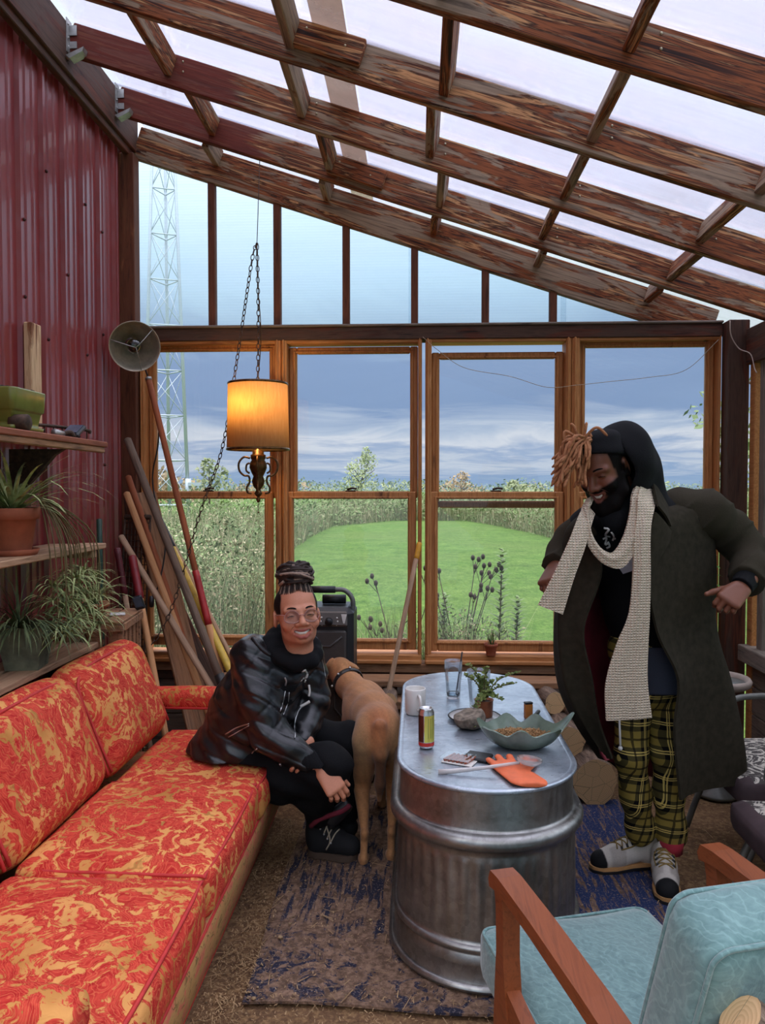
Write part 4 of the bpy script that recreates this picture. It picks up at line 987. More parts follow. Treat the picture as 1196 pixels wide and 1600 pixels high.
log((0.58, 3.86, 0.255), (0.56, 4.2, 0.255), 0.08, 'log resting between floor logs at the right end behind the table', 9)
for i, (z, y, h, lb) in enumerate(((0.425, 4.14, 0.04, 'upper plank of the two lying along the wall under the windows'), (0.36, 4.12, 0.05, 'lower plank of the two lying along the wall under the windows'))):
    beam('plank', (-1.2, y - 0.05 * i, z + (0.03 if i == 0 else 0.0) - 0.0), (0.90, y - 0.05 * i, z + (0.03 if i == 0 else 0)), 0.16, h - 0.008, M_plank, label=lb, cat='plank', group='planks laid under the windows')
log((0.452, 1.085, 0.745), (1.30, 0.98, 0.075), 0.042, 'bark covered log with pale cut end leaning behind the teal chair back', 12, 'branch_log', None)

# ================================================================ patio chairs and round side table at right
t = MT('patterned_patio_fabric'); v = t.co('Object', (1, 1, 1), False); n = t.noise(v, 13, 3, 0.6, 4.0); k = t.ramp(n, [(0.50, 0.0), (0.53, 1.0)]); t.set(Base_Color=t.mix(k, S(74, 68, 64), S(206, 198, 184)), Roughness=0.85); M_pattern = t.m
M_mauve = plain('mauve_cushion_edge', S(74, 58, 60), 0.8, 0, 0.15, 12)
M_tube = plain('grey_painted_tube', S(118, 118, 112), 0.45, 0.4, 0.12, 20)
def patio(yc, label, x0=1.07):
    e = empty('patio_chair', (x0 + 0.25, yc, 0), label, 'chair', 'patterned patio chairs on the right')
    for s in (-1, 1):
        y = yc + s * 0.29
        MB().tube(catmull([(x0 + 0.20, y, 0.33), (x0 + 0.16, y, 0.42), (x0 + 0.14, y, 0.50), (x0 + 0.18, y, 0.565), (x0 + 0.26, y, 0.585), (x0 + 0.4, y, 0.585), (x0 + 0.50, y, 0.575)], 5), 0.014, 8).obj('arm_tube', M_tube, e)
        MB().tube(catmull([(x0 + 0.20, y - s * 0.02, 0.30), (x0 + 0.10, y - s * 0.02, 0.29), (x0 + 0.07, y - s * 0.02, 0.25), (x0 + 0.02, y - s * 0.02, 0.13), (x0 - 0.02, y - s * 0.02, 0.012)], 4), 0.014, 8).obj('leg', M_tube, e)
        MB().tube([(x0 + 0.30, y - s * 0.02, 0.30), (x0 + 0.50, y - s * 0.02, 0.012)], 0.013, 8).obj('leg', M_tube, e)
    MB().tube([(x0 + 0.15, yc - 0.28, 0.30), (x0 + 0.15, yc + 0.28, 0.30)], 0.012, 8).tube([(x0 + 0.5, yc - 0.28, 0.30), (x0 + 0.5, yc + 0.28, 0.30)], 0.012, 8).tube([(x0 + 0.15, yc - 0.28, 0.3), (x0 + 0.5, yc - 0.28, 0.3)], 0.012, 8).tube([(x0 + 0.15, yc + 0.28, 0.3), (x0 + 0.5, yc + 0.28, 0.3)], 0.012, 8).obj('seat_frame', M_tube, e)
    cm = cushion((x0 + 0.24, yc, 0.362), (0.50, 0.55, 0.11), 0.04, (0.012, 0.0), 10, 4)
    for i, f in enumerate(cm.f):
        if sum(cm.v[j][2] for j in f) / 4 > 0.412: cm.m[i] = 1
    cm.obj('seat_cushion', [M_mauve, M_pattern], e)
    bm_ = cushion((x0 + 0.47, yc, 0.62), (0.09, 0.53, 0.44), 0.04, (0.01, 0.01), 10, 5); rotverts(bm_, (x0 + 0.47, yc, 0.42), Matrix.Rotation(math.radians(12), 3, 'Y')); bm_.obj('back_cushion', M_pattern, e)
patio(2.45, 'grey tube patio chair with patterned mauve edged cushion, nearest at right', 1.09); patio(3.13, 'second patio chair with patterned cushion, behind the nearest one', 1.20)
M_rimclay = plain('pinkish_rim', S(168, 150, 138), 0.6, 0, 0.1)
e = empty('side_table', (1.46, 3.80, 0), 'small round grey topped side table in the far right corner', 'side table')
Mt = Matrix.Translation((1.46, 3.80, 0))
MB().lathe([(0.115, 0.535), (0.135, 0.535), (0.15, 0.545), (0.155, 0.565), (0.145, 0.58), (0.13, 0.572), (0.125, 0.556)], 32, Mt).obj('rim', M_rimclay, e)
MB().lathe([(0.0, 0.558), (0.128, 0.558), (0.128, 0.540), (0.0, 0.540)], 32, Mt).obj('top', plain('slate_grey_top', S(120, 128, 126), 0.15, 0.0, 0.1), e)
MB().lathe([(0.10, 0.0), (0.10, 0.015), (0.03, 0.04), (0.022, 0.3), (0.03, 0.50), (0.09, 0.537)], 20, Mt, 0, True).obj('pedestal', M_tube, e)

# ================================================================ speaker behind the seated woman
e = empty('portable_speaker', (-0.46, 3.95, 0), 'black portable loudspeaker with grab handle standing under the windows', 'speaker')
M_spk = plain('speaker_grey', S(66, 60, 56), 0.55, 0, 0.08, 60); M_panel = plain('control_panel', S(92, 84, 78), 0.5, 0.1, 0.06)
sx0, sx1, sy = -0.655, -0.325, 3.80
MB().span((sx0, sy, 0.04), (sx1, sy + 0.26, 0.90), 0.03).obj('body', M_black, e)
g = MB(); g.span((sx0 + 0.03, sy - 0.012, 0.10), (sx1 - 0.035, sy + 0.01, 0.79), 0.012)
gf = g.obj('front_grille', M_spk, e)
cx_ = (sx0 + sx1) / 2
rb = MB()
for pts in ([(-0.11, 0.76), (-0.06, 0.71), (0.05, 0.71), (0.11, 0.76)], [(0.12, 0.50), (0.07, 0.56), (0.07, 0.40), (0.12, 0.34)], [(-0.12, 0.50), (-0.07, 0.56), (-0.07, 0.40), (-0.12, 0.34)]):
    MB().tube([(cx_ + x, sy - 0.012, z) for x, z in pts], 0.006, 6).obj('grille_ridge', M_spk, gf)
cp = MB().box((cx_, sy + 0.004, 0.845), (0.27, 0.03, 0.075), Matrix.Rotation(math.radians(-14), 3, 'X'), 0.008).obj('control_panel', M_panel, e)
MB().tube([(cx_ + 0.045, sy - 0.012, 0.838), (cx_ + 0.045, sy - 0.032, 0.832)], 0.019, 14).obj('volume_knob', M_black, cp)
for dx, dz in ((0.008, 0.855), (0.004, 0.836), (0.010, 0.818), (0.085, 0.853), (0.088, 0.836), (0.083, 0.818), (-0.03, 0.825), (-0.05, 0.825)):
    MB().ball((cx_ + dx, sy - 0.013, dz), (0.005, 0.004, 0.005), 6).obj('button', M_white, cp)
MB().prism([(0, 0.0), (0.028, 0.0), (0.018, -0.045), (0.010, -0.045)], 0.006, Matrix(((1, 0, 0, cx_ + 0.106), (0, 0, 1, sy - 0.018), (0, 1, 0, 0.872), (0, 0, 0, 1)))).obj('side_light', M_white, e)
MB().tube(catmull([(sx1 - 0.012, sy + 0.10, 0.86), (sx1 - 0.012, sy + 0.10, 0.93), (sx1 - 0.05, sy + 0.10, 0.975), (sx1 - 0.11, sy + 0.10, 0.98), (sx0 + 0.11, sy + 0.10, 0.98), (sx0 + 0.05, sy + 0.10, 0.975), (sx0 + 0.012, sy + 0.10, 0.93), (sx0 + 0.012, sy + 0.10, 0.86)], 5), 0.0125, 8).obj('handle', M_tube, e)
MB().tube([(sx1 - 0.10, sy + 0.10, 0.98), (sx0 + 0.10, sy + 0.10, 0.98)], 0.018, 10).obj('handle_grip', M_black, e)
MB().tube([(sx1 - 0.05, sy + 0.14, 0.925), (sx1 - 0.17, sy + 0.14, 0.925)], 0.024, 10).obj('carry_roll', M_black, e)
MB().tube([(sx1 + 0.005, sy + 0.12, 0.06), (sx1 + 0.035, sy + 0.12, 0.06)], 0.06, 16).obj('wheel', M_black, e)
MB().tube([(sx0 - 0.005, sy + 0.12, 0.06), (sx0 - 0.035, sy + 0.12, 0.06)], 0.06, 16).obj('wheel', M_black, e)
MB().span((sx1 - 0.005, sy + 0.03, 0.50), (sx1 + 0.018, sy + 0.08, 0.56), 0.006).obj('side_latch', M_black, e)
# ================================================================ shelves on the red wall
def board(name, x0, x1, y0, y1, z0, z1, m, parent=None, **kw):
    return beam(name, ((x0 + x1) / 2, y0, (z0 + z1) / 2), ((x0 + x1) / 2, y1, (z0 + z1) / 2), x1 - x0, z1 - z0, m, parent, **kw)
sh = empty('wall_shelf', (-1.52, 2.6, 1.69), 'top reddish plank shelf on the red metal wall', 'shelf')
board('shelf_board', -1.645, -1.395, 1.8, 3.40, 1.68, 1.705, wood('red_brown_shelf', [S(96, 48, 36), S(150, 90, 66), S(122, 66, 48)], (2, 22, 22)), sh)
board('front_cleat', -1.43, -1.40, 2.5, 3.38, 1.655, 1.68, M_plank, sh)
MB().prism([(-1.645, 1.655), (-1.42, 1.655), (-1.46, 1.63), (-1.62, 1.45), (-1.645, 1.42)], 0.025, Matrix(((1, 0, 0, 0), (0, 0, 1, 3.02), (0, 1, 0, 0), (0, 0, 0, 1)))).obj('bracket', M_iron, sh)
sh = empty('pallet_shelf', (-1.53, 2.6, 1.24), 'middle pallet board shelf holding the big terracotta pot', 'shelf')
board('slat', -1.53, -1.415, 1.8, 3.42, 1.225, 1.25, M_pallet, sh); board('slat', -1.648, -1.545, 1.8, 3.36, 1.225, 1.25, M_pallet, sh)
for y in (2.1, 3.30): board('bearer', -1.645, -1.43, y, y + 0.05, 1.19, 1.225, M_pallet, sh)
sh = empty('pallet_shelf', (-1.53, 2.6, 0.80), 'lowest pallet board shelf just behind the sofa back', 'shelf')
board('slat', -1.535, -1.43, 1.8, 3.42, 0.785, 0.812, M_pallet, sh); board('slat', -1.648, -1.555, 1.8, 3.36, 0.785, 0.812, M_pallet, sh)
for y in (2.1, 3.28): board('bearer', -1.645, -1.44, y, y + 0.06, 0.70, 0.785, M_pallet, sh)
for y in (2.0, 2.7, 3.33): beam('support_post', (-1.60, y, 0.0), (-1.60, y, 0.70), 0.07, 0.07, M_dark, sh, up=(0, -1, 0))
o = beam('wood_offcut', (-1.628, 3.19, 1.712), (-1.628, 3.19, 2.19), 0.085, 0.036, wood('raw_pine_offcut', [S(186, 142, 102), S(222, 186, 146), S(160, 112, 78)], (2, 24, 24), [S(96, 52, 34), S(150, 92, 60)], (0.8, 8, 8), 0.52, 0.6), up=(1, 0, 0), label='upright raw pine board end standing against the red wall', cat='board')
# crate
cr_ = empty('wooden_crate', (-1.48, 3.55, 0.45), 'slatted wooden crate behind the sofa carrying the small spider plant', 'crate')
Rc = Matrix.Rotation(math.radians(7), 3, 'Z'); cc = Vector((-1.475, 3.52, 0))
def crb(name, lo, hi):
    c = Vector([(a + b) / 2 for a, b in zip(lo, hi)]); mb = MB().box(cc + Rc @ c, [abs(b - a) for a, b in zip(lo, hi)], Rc, 0.003); return mb.obj(name, M_plank, cr_)
for z in (0.50, 0.878):
    crb('rail', (-0.14, -0.19, z - 0.02), (0.14, -0.172, z + 0.015)); crb('rail', (-0.14, 0.172, z - 0.02), (0.14, 0.19, z + 0.015))
    crb('rail', (0.125, -0.172, z - 0.02), (0.143, 0.172, z + 0.015)); crb('rail', (-0.143, -0.172, z - 0.02), (-0.125, 0.172, z + 0.015))
for k in range(5): crb('slat', (0.108, -0.165 + 0.075 * k, 0.44), (0.124, -0.13 + 0.075 * k, 0.89))
for k in range(3): crb('slat', (-0.12 + 0.095 * k, -0.17, 0.44), (-0.055 + 0.095 * k, -0.156, 0.87))
for k in range(3): crb('top_slat', (-0.14 + 0.096 * k, -0.19, 0.894), (-0.056 + 0.096 * k, 0.19, 0.906))
for sx in (-1, 1):
    for s_ in (-1, 1): crb('corner_leg', (sx * 0.12 - 0.012, s_ * 0.16 - 0.012, 0.0), (sx * 0.12 + 0.012, s_ * 0.16 + 0.012, 0.88))
# ---------------------------------------------------------------- pots and plants
def pot(name, c, r0, r1, h, label, mat=M_terra, saucer=True, rim=True):
    e = empty(name, c, label, 'plant'); M = Matrix.Translation(c)
    z0 = 0.012 if saucer else 0.0
    p = [(r0 * 0.98, z0), (r0, z0 + 0.004), (r0 + (r1 - r0) * 0.72, h * 0.75)]
    if rim: p += [(r1 * 1.06, h * 0.76), (r1 * 1.10, h), (r1 * 1.0, h), (r1 * 0.94, h * 0.85)]
    else: p += [(r1, h), (r1 * 0.92, h), (r1 * 0.88, h * 0.85)]
    MB().lathe([(0, z0)] + p + [(0, h * 0.85)], 28, M).obj('pot', mat, e)
    MB().lathe([(0, h * 0.86), (r1 * 0.9, h * 0.86)], 20, M).obj('soil', M_soil, e)
    if saucer: MB().lathe([(0, 0), (r0 * 1.25, 0), (r0 * 1.4, 0.022), (r0 * 1.34, 0.022), (r0 * 1.2, 0.008), (0, 0.008)], 28, M).obj('saucer', mat, e)
    return e
def spider(e, c, n, l0, l1, seed, wd=0.016, up=0.75, mat=None, name='leaves', droop=1.0, bias=(0, 0)):
    rr = random.Random(seed); mb = MB()
    for _ in range(n):
        a = rr.uniform(0, 6.28); k = rr.uniform(0.35, 1.0)
        mb.blade((c[0] + rr.uniform(-.012, .012), c[1] + rr.uniform(-.012, .012), c[2]), (math.cos(a) * k + bias[0], math.sin(a) * k + bias[1], up + rr.uniform(-0.2, 0.5)), rr.uniform(l0, l1), wd * rr.uniform(0.7, 1.2), droop * rr.uniform(0.5, 1.3), 7)
    mb.v = [(max(x, -1.630 + 0.004 * math.sin(40 * z)), y, min(z, 1.645) if c[2] < 1.6 and x < -1.38 else z) for x, y, z in mb.v]
    o = mb.obj(name, mat or M_leafv, e); o['kind'] = 'stuff'; return o
p = (-1.515, 2.79, 1.2505); e = pot('spider_plant', p, 0.07, 0.092, 0.175, 'big spider plant in a weathered terracotta pot with saucer on the middle shelf')
spider(e, (p[0], p[1], p[2] + 0.155), 70, 0.22, 0.46, 2, 0.017, 0.5, None, 'leaves', 1.0, (0.25, 0.1))
st = MB(); bl = MB(); rr = random.Random(8)
for k in range(27):
    a = rr.uniform(-1.2, 1.4); tip = Vector((p[0] + 0.10 + rr.uniform(0.0, 0.10), p[1] + rr.uniform(0.02, 0.42), p[2] - rr.uniform(0.05, 0.34)))
    st.tube(catmull([(p[0], p[1], p[2] + 0.16), (p[0] + 0.07, p[1] + 0.05, p[2] + 0.22), (tip.x, tip.y - 0.03, p[2] + 0.05), tip], 5), 0.0022, 5)
    for q in range(24):
        b = rr.uniform(0, 6.28); bl.blade(tip, (math.cos(b), math.sin(b), rr.uniform(-0.3, 0.9)), rr.uniform(0.06, 0.17), 0.010, rr.uniform(0.6, 1.6), 5)
st.obj('runners', M_stem, e); o = bl.obj('plantlets', M_leafv, e); o['kind'] = 'stuff'
p = (-1.47, 3.395, 0.9065); e = pot('spider_plant', p, 0.045, 0.066, 0.075, 'small spider plant in a low terracotta bowl on the slatted crate', M_terra, False)
spider(e, (p[0], p[1], p[2] + 0.06), 34, 0.14, 0.24, 5, 0.012, 0.8)
p = Vector((-1.50, 2.86, 0.8125)); e = empty('grass_plant', p, 'square mossy stone pot with trailing thin dark leaves on the lowest shelf', 'plant')
Rp = Matrix.Rotation(math.radians(10), 3, 'Z'); m = MB()
vs = [p + Rp @ Vector((sx * w, sy * w, z)) for w, z in ((0.06, 0.0), (0.085, 0.165), (0.075, 0.165), (0.07, 0.14)) for sx, sy in ((-1, -1), (1, -1), (1, 1), (-1, 1))]
m.add(vs, [(3, 2, 1, 0)] + [(4 * k + i, 4 * k + (i + 1) % 4, 4 * k + 4 + (i + 1) % 4, 4 * k + 4 + i) for k in range(3) for i in range(4)] + [(12, 13, 14, 15)], 0, False)
m.obj('pot', plain('mossy_stone', S(112, 116, 92), 0.9, 0, 0.3, 14, 0.4), e)
spider(e, (p.x, p.y - 0.05, p.z + 0.15), 130, 0.18, 0.36, 9, 0.007, 0.6, leafm('dark_thin_leaf', S(54, 70, 46), S(112, 122, 78), 20), 'leaves', 1.6, (0.3, -0.5))
p = Vector((-1.52, 2.80, 1.7055)); e = empty('green_planter', p, 'olive green ceramic planter with footed base on the top shelf', 'planter'); M_olive = plain('olive_glaze', S(124, 126, 58), 0.25, 0, 0.1, 14)
def rect_lathe(prof, sx, sy, p, n=8):
    rings = []
    for off, z in prof:
        r = []
        for q, (ux, uy) in enumerate(((1, 1), (-1, 1), (-1, -1), (1, -1))):
            for i in range(n + 1): a = math.pi / 2 * (q + i / n); r.append((p[0] + ux * (sx - 0.02) + (0.02 + off) * math.cos(a), p[1] + uy * (sy - 0.02) + (0.02 + off) * math.sin(a), p[2] + z))
        rings.append(r + [r[0]])
    return MB().sheet(rings)
rect_lathe([(-0.03, 0.0), (-0.005, 0.004), (0.0, 0.02), (-0.02, 0.022), (-0.02, 0.035), (-0.012, 0.07), (-0.008, 0.075), (0.0, 0.08), (0.006, 0.15), (0.004, 0.155), (-0.008, 0.155), (-0.012, 0.12), (-0.06, 0.12)], 0.080, 0.118, p).obj('planter_body', M_olive, e)
m = MB(); rr = random.Random(3)
for _ in range(40): m.ball(p + Vector((rr.uniform(-.055, .055), rr.uniform(-.095, .095), 0.135 + rr.uniform(-.01, .02))), rr.uniform(0.012, 0.022), 6)
o = m.obj('soil_clods', M_soil, e); o['kind'] = 'stuff'
rod('planter_twig', (-1.53, 2.70, 1.868), (-1.50, 2.90, 1.872), 0.006, M_bark, label='dark twig lying across the olive planter', cat='twig')
tag(MB().lathe([(0.0, 0), (0.028, 0.0), (0.03, 0.02), (0.03, 0.06), (0.026, 0.064), (0, 0.064)], 20, Matrix.Translation((-1.44, 2.72, 1.735)) @ Matrix.Rotation(math.pi / 2, 4, 'Y') @ Matrix.Translation((0.0, 0, -0.03))).obj('tape_roll', M_iron), 'small rusty roll lying before the olive planter', 'roll')
bpy.data.objects['tape_roll'].location.z = -0.0
e = empty('solar_light', (-1.47, 3.20, 1.706), 'grey solar light tilted on the end of the top shelf', 'solar light')
MB().box((-1.465, 3.21, 1.738), (0.075, 0.10, 0.02), Matrix.Rotation(math.radians(28), 3, 'X'), 0.006).obj('housing', M_black, e); MB().box((-1.465, 3.207, 1.7495), (0.058, 0.078, 0.003), Matrix.Rotation(math.radians(28), 3, 'X')).obj('solar_cell', plain('solar_cell', S(92, 104, 120), 0.15, 0.2), e)
MB().tube([(-1.465, 3.25, 1.730), (-1.47, 3.27, 1.712)], 0.008, 8).obj('stand', M_black, e)
e = empty('garden_rake_head', (-1.5, 3.2, 1.706), 'rusty rake head lying along the top shelf', 'rake')
MB().tube(catmull([(-1.55, 2.98, 1.752), (-1.53, 3.15, 1.757), (-1.49, 3.40, 1.758), (-1.485, 3.415, 1.745)], 5), 0.007, 8).obj('spine', M_iron, e)
for k in range(7): MB().tube([(-1.545 + 0.009 * k, 3.04 + 0.06 * k, 1.754), (-1.548 + 0.009 * k, 3.045 + 0.06 * k, 1.709)], 0.0035, 6).obj('tine', M_iron, e)
e = empty('hose_fitting', (-1.53, 3.07, 1.706), 'old grey metal fitting on the top shelf beside the planter', 'fitting')
MB().tube([(-1.47, 3.05, 1.722), (-1.47, 3.12, 1.722)], [0.016, 0.012], 12).obj('collar', M_galv, e); MB().tube(catmull([(-1.47, 3.12, 1.722), (-1.45, 3.15, 1.73), (-1.44, 3.16, 1.71)], 4), 0.010, 8).obj('elbow', M_iron, e)
e = empty('solar_light', (-1.335, 3.62, 0.91), 'small blue grey solar light leaning at the crate corner', 'solar light')
MB().box((-1.352, 3.642, 0.945), (0.05, 0.02, 0.07), Matrix.Rotation(math.radians(-14), 3, 'Y') @ Matrix.Rotation(0.3, 3, 'X'), 0.006).obj('housing', M_black, e); MB().box((-1.351, 3.630, 0.949), (0.036, 0.004, 0.052), Matrix.Rotation(math.radians(-14), 3, 'Y') @ Matrix.Rotation(0.3, 3, 'X')).obj('solar_cell', plain('solar_cell_blue', S(74, 92, 112), 0.2, 0.2), e)
o = MB().box((-1.40, 3.50, 0.9125), (0.07, 0.05, 0.012), Matrix.Rotation(0.4, 3, 'Z'), 0.004).obj('paper_tag', M_white, label='crumpled white tag lying on the slatted crate', cat='tag')

# ---------------------------------------------------------------- tools leaning in the corner
def C3(*c): return plain('paint_%d_%d_%d' % c, S(*c), 0.45, 0, 0.12, 30)
M_tan = wood('tan_handle', [S(170, 118, 74), S(206, 152, 104), S(186, 134, 88)], (2, 40, 40)); M_wornh = wood('worn_handle', [S(128, 102, 80), S(184, 150, 120), S(150, 120, 94)], (2, 40, 40)); M_greyh = wood('grey_handle', [S(74, 60, 50), S(118, 98, 82), S(92, 76, 64)], (2, 40, 40)); M_redh = wood('reddish_handle', [S(132, 74, 48), S(166, 96, 62), S(150, 84, 54)], (2, 40, 40))
def tool(label, segs, cat='tool', name='garden_tool', r=0.016, dirn=None, a=None, b=None, bend=0.0):
    """segs: (from, to, part name, material, radius factor) as fractions from the butt at a to the working end at b"""
    a, b = Vector(a), Vector(b); e = empty(name, b, label, cat)
    for f, g, nm, m, k in segs:
        s0 = math.sin(math.pi * f) * bend
        rod(nm, a.lerp(b, f), a.lerp(b, g), r * k, m, e, 10)
    return e, a, b
e, a, b = tool('long reddish handled tool with red sleeve, rising to the heat lamp', [(0, 0.50, 'handle', M_redh, 1), (0.50, 0.63, 'red_sleeve', C3(168, 34, 34), 1.12), (0.63, 1, 'lower_handle', M_tan, 1.05)], a=(-1.50, 4.22, 2.11), b=(-0.85, 3.76, 0.012), r=0.017)
MB().tube([a, a + (b - a) * 0.008], 0.018, 10).obj('end_cap', M_galv, e)
e, a, b = tool('dark grey weathered handle with black ferrule, leaning to the left corner', [(0, 0.70, 'handle', M_greyh, 1), (0.70, 0.86, 'ferrule', C3(34, 32, 32), 1.25)], a=(-1.575, 4.10, 1.76), b=(-0.74, 3.60, 0.06), r=0.021)
MB().prism([(0.0, 0.075), (0.2, 0.085), (0.32, 0.0), (0.2, -0.085), (0.0, -0.075)], 0.004, dirM(b + (a - b) * 0.16, b - a, (0.5, -1, 0.3))).obj('shovel_blade', M_iron, e)
e, a, b = tool('clean tan handle with paper label, third from left among the tools', [(0, 1, 'handle', M_tan, 1)], a=(-1.575, 4.08, 1.47), b=(-0.88, 3.66, 0.03), r=0.018)
MB().tube([a.lerp(b, 0.70), a.lerp(b, 0.735)], 0.0195, 12).obj('paper_label', M_white, e); MB().tube([a.lerp(b, 0.86), a.lerp(b, 0.9)], 0.0195, 12).obj('green_tape', C3(94, 150, 60), e)
tool('dull tan handle just right of the clean tan one', [(0, 1, 'handle', M_redh, 1)], a=(-1.60, 4.17, 1.56), b=(-0.93, 3.78, 0.02), r=0.017)
e, a, b = tool('worn pale crooked handle crossing in front of the other tools', [(0, 1, 'handle', M_wornh, 1)], a=(-1.585, 4.02, 1.24), b=(-0.66, 3.56, 0.03), r=0.017)
hoe = MB().prism([(0.0, 0.06), (0.15, 0.10), (0.24, 0.0), (0.15, -0.10), (0.0, -0.06)], 0.004, dirM(b + (a - b) * 0.33, b - a, (0.6, -1, 0.3))); hoe.obj('spade_blade', M_iron, e)
e, a, b = tool('short tool with red rubber grip standing beside the crate', [(0, 0.19, 'red_grip', C3(132, 34, 38), 1.25), (0.19, 0.9, 'handle', M_tan, 1)], a=(-1.49, 3.93, 1.14), b=(-1.15, 3.56, 0.05), r=0.017)
for k in (-1, 0, 1): MB().tube(catmull([a.lerp(b, 0.90), a.lerp(b, 0.93) + Vector((0.03 * k, 0.01, 0)), b + Vector((0.035 * k, 0, -0.02))], 4), 0.005, 6).obj('tine', M_galv, e)
e, a, b = tool('yellow handled tool with black grip', [(0, 0.14, 'black_grip', C3(30, 30, 32), 1.1), (0.14, 0.98, 'yellow_handle', C3(222, 186, 74), 1.0)], a=(-1.455, 4.19, 1.36), b=(-0.62, 3.63, 0.02), r=0.020)
tool('thin grey handle rightmost among the leaning tools', [(0, 1, 'handle', M_wornh, 1)], a=(-1.425, 4.215, 1.30), b=(-0.56, 3.66, 0.01), r=0.013)
tool('short green stake standing behind the pallet shelf end', [(0, 1, 'stake', C3(40, 70, 56), 1)], a=(-1.60, 3.78, 1.34), b=(-1.58, 3.76, 0.02), r=0.014)
tool('short dark red handle by the wire rack', [(0, 0.2, 'red_grip', C3(92, 30, 36), 1.2), (0.2, 1, 'handle', M_wornh, 1)], a=(-1.53, 3.83, 1.19), b=(-1.35, 3.84, 0.03), r=0.014)
o = beam('rough_plank', (-1.535, 4.215, 1.47), (-1.00, 3.70, 0.03), 0.14, 0.03, M_plank, up=(0.55, -0.8, 0.1), label='rough sawn plank leaning behind the tool handles', cat='plank')
o = beam('rough_plank', (-1.52, 4.235, 1.18), (-0.86, 3.86, 0.03), 0.09, 0.025, M_dark, up=(0.55, -0.8, 0.1), label='dark narrow plank leaning behind the yellow handle', cat='plank')
# wire rack
e = empty('wire_rack', (-1.5, 3.98, 0.1), 'rusty wire rack panel leaning behind the small spider plant', 'rack'); A, B, Cc = Vector((-1.60, 4.12, 1.34)), Vector((-1.46, 4.12, 1.34)), Vector((-1.42, 3.88, 0.55))
mb = MB(); u = B - A; d = Cc - B
for k in range(8): mb.tube([A + u * k / 7, A + u * k / 7 + d], 0.003, 4)
for k in range(26): mb.tube([A + d * k / 25, B + d * k / 25], 0.0022, 4)
o = mb.obj('wire_grid', M_iron, e); o['kind'] = 'stuff'
rod('frame_bar', A, B, 0.014, M_iron, e); rod('frame_bar', A, A + d, 0.006, M_iron, e); rod('frame_bar', B, B + d, 0.006, M_iron, e)
for q in (A + d, B + d): rod('rack_foot', q, q + Vector((0.0, -0.03, -0.545)), 0.006, M_iron, e)
# broom handle by the speaker
tool('slim wooden pole with yellow tip leaning on the window mullion', [(0, 0.07, 'yellow_tip', C3(226, 160, 40), 1.15), (0.07, 1, 'pole', M_wornh, 1)], cat='pole', name='wooden_pole', a=(0.004, 4.285, 1.19), b=(-0.245, 3.86, 0.014), r=0.0135)

# ---------------------------------------------------------------- clamp heat lamp on the corner post
M_alu = plain('spun_aluminium', S(186, 178, 160), 0.38, 0.45, 0.12, 30)
e = empty('heat_lamp', (-1.53, 4.05, 2.23), 'aluminium clamp heat lamp with bare bulb hung at the corner post', 'lamp')
ax = Vector((0.42, -0.80, -0.26)).normalized(); Mh = dirM((-1.505, 4.02, 2.25), ax) @ Matrix.Rotation(math.pi / 2, 4, 'Y')
MB().lathe([(0.03, -0.10), (0.045, -0.085), (0.06, -0.06), (0.09, -0.035), (0.118, 0.01), (0.127, 0.045), (0.131, 0.046), (0.131, 0.042), (0.122, 0.008), (0.094, -0.039), (0.062, -0.066), (0.048, -0.09), (0.03, -0.106)], 36, Mh).obj('reflector', M_alu, e)
MB().lathe([(0, -0.17), (0.02, -0.17), (0.024, -0.15), (0.024, -0.09), (0.018, -0.06), (0.018, -0.04), (0, -0.04)], 16, Mh).obj('socket', M_black, e)
MB().lathe([(0.014, -0.05), (0.016, -0.03), (0.034, 0.0), (0.042, 0.03), (0.036, 0.052), (0.02, 0.062), (0, 0.064)], 24, Mh).obj('bulb', glass_mat('bulb_glass', (0.9, 0.86, 0.78, 1), 3.0), e)
mb = MB()
for a in (0.3, 2.4, 4.5): mb.tube(catmull([Mh @ Vector((0.126 * math.cos(a), 0.126 * math.sin(a), 0.044)), Mh @ Vector((0.05 * math.cos(a), 0.05 * math.sin(a), 0.085)), Mh @ Vector((0.0, 0.0, 0.09))], 4), 0.0022, 5)
mb.obj('wire_guard', M_galv, e)
mb = MB()
for k in range(10): a = k * 0.628; mb.tube(catmull([Mh @ Vector((0.026, 0, -0.15)), Mh @ Vector((0.04 * math.cos(a), 0.04 * math.sin(a), -0.17)), Mh @ Vector((0.02 * math.cos(a + 1), 0.02 * math.sin(a + 1), -0.2))], 3), 0.0025, 4)
mb.obj('red_twine', C3(178, 60, 40), e)
MB().box((-1.575, 4.20, 2.31), (0.03, 0.10, 0.025), None, 0.005).tube([Mh @ Vector((0, 0, -0.17)), (-1.575, 4.17, 2.31)], 0.008, 8).obj('clamp', M_black, e)
o = MB().tube(catmull([(-1.55, 4.22, 2.26), (-1.46, 4.24, 1.95), (-1.44, 4.20, 1.75), (-1.475, 4.20, 1.55), (-1.42, 4.14, 1.35), (-1.345, 4.02, 1.2), (-1.36, 3.96, 1.0), (-1.38, 3.90, 0.93)], 8), 0.0045, 6).obj('lamp_cord', M_blackcord, label='black cord dangling from the heat lamp down to the tools', cat='cord')
o = MB().lathe([(0, -0.03), (0.012, -0.025), (0.014, 0.0), (0.012, 0.03), (0, 0.032)], 10, Matrix.Translation((-1.38, 3.90, 0.91))).obj('plug', M_black, o)

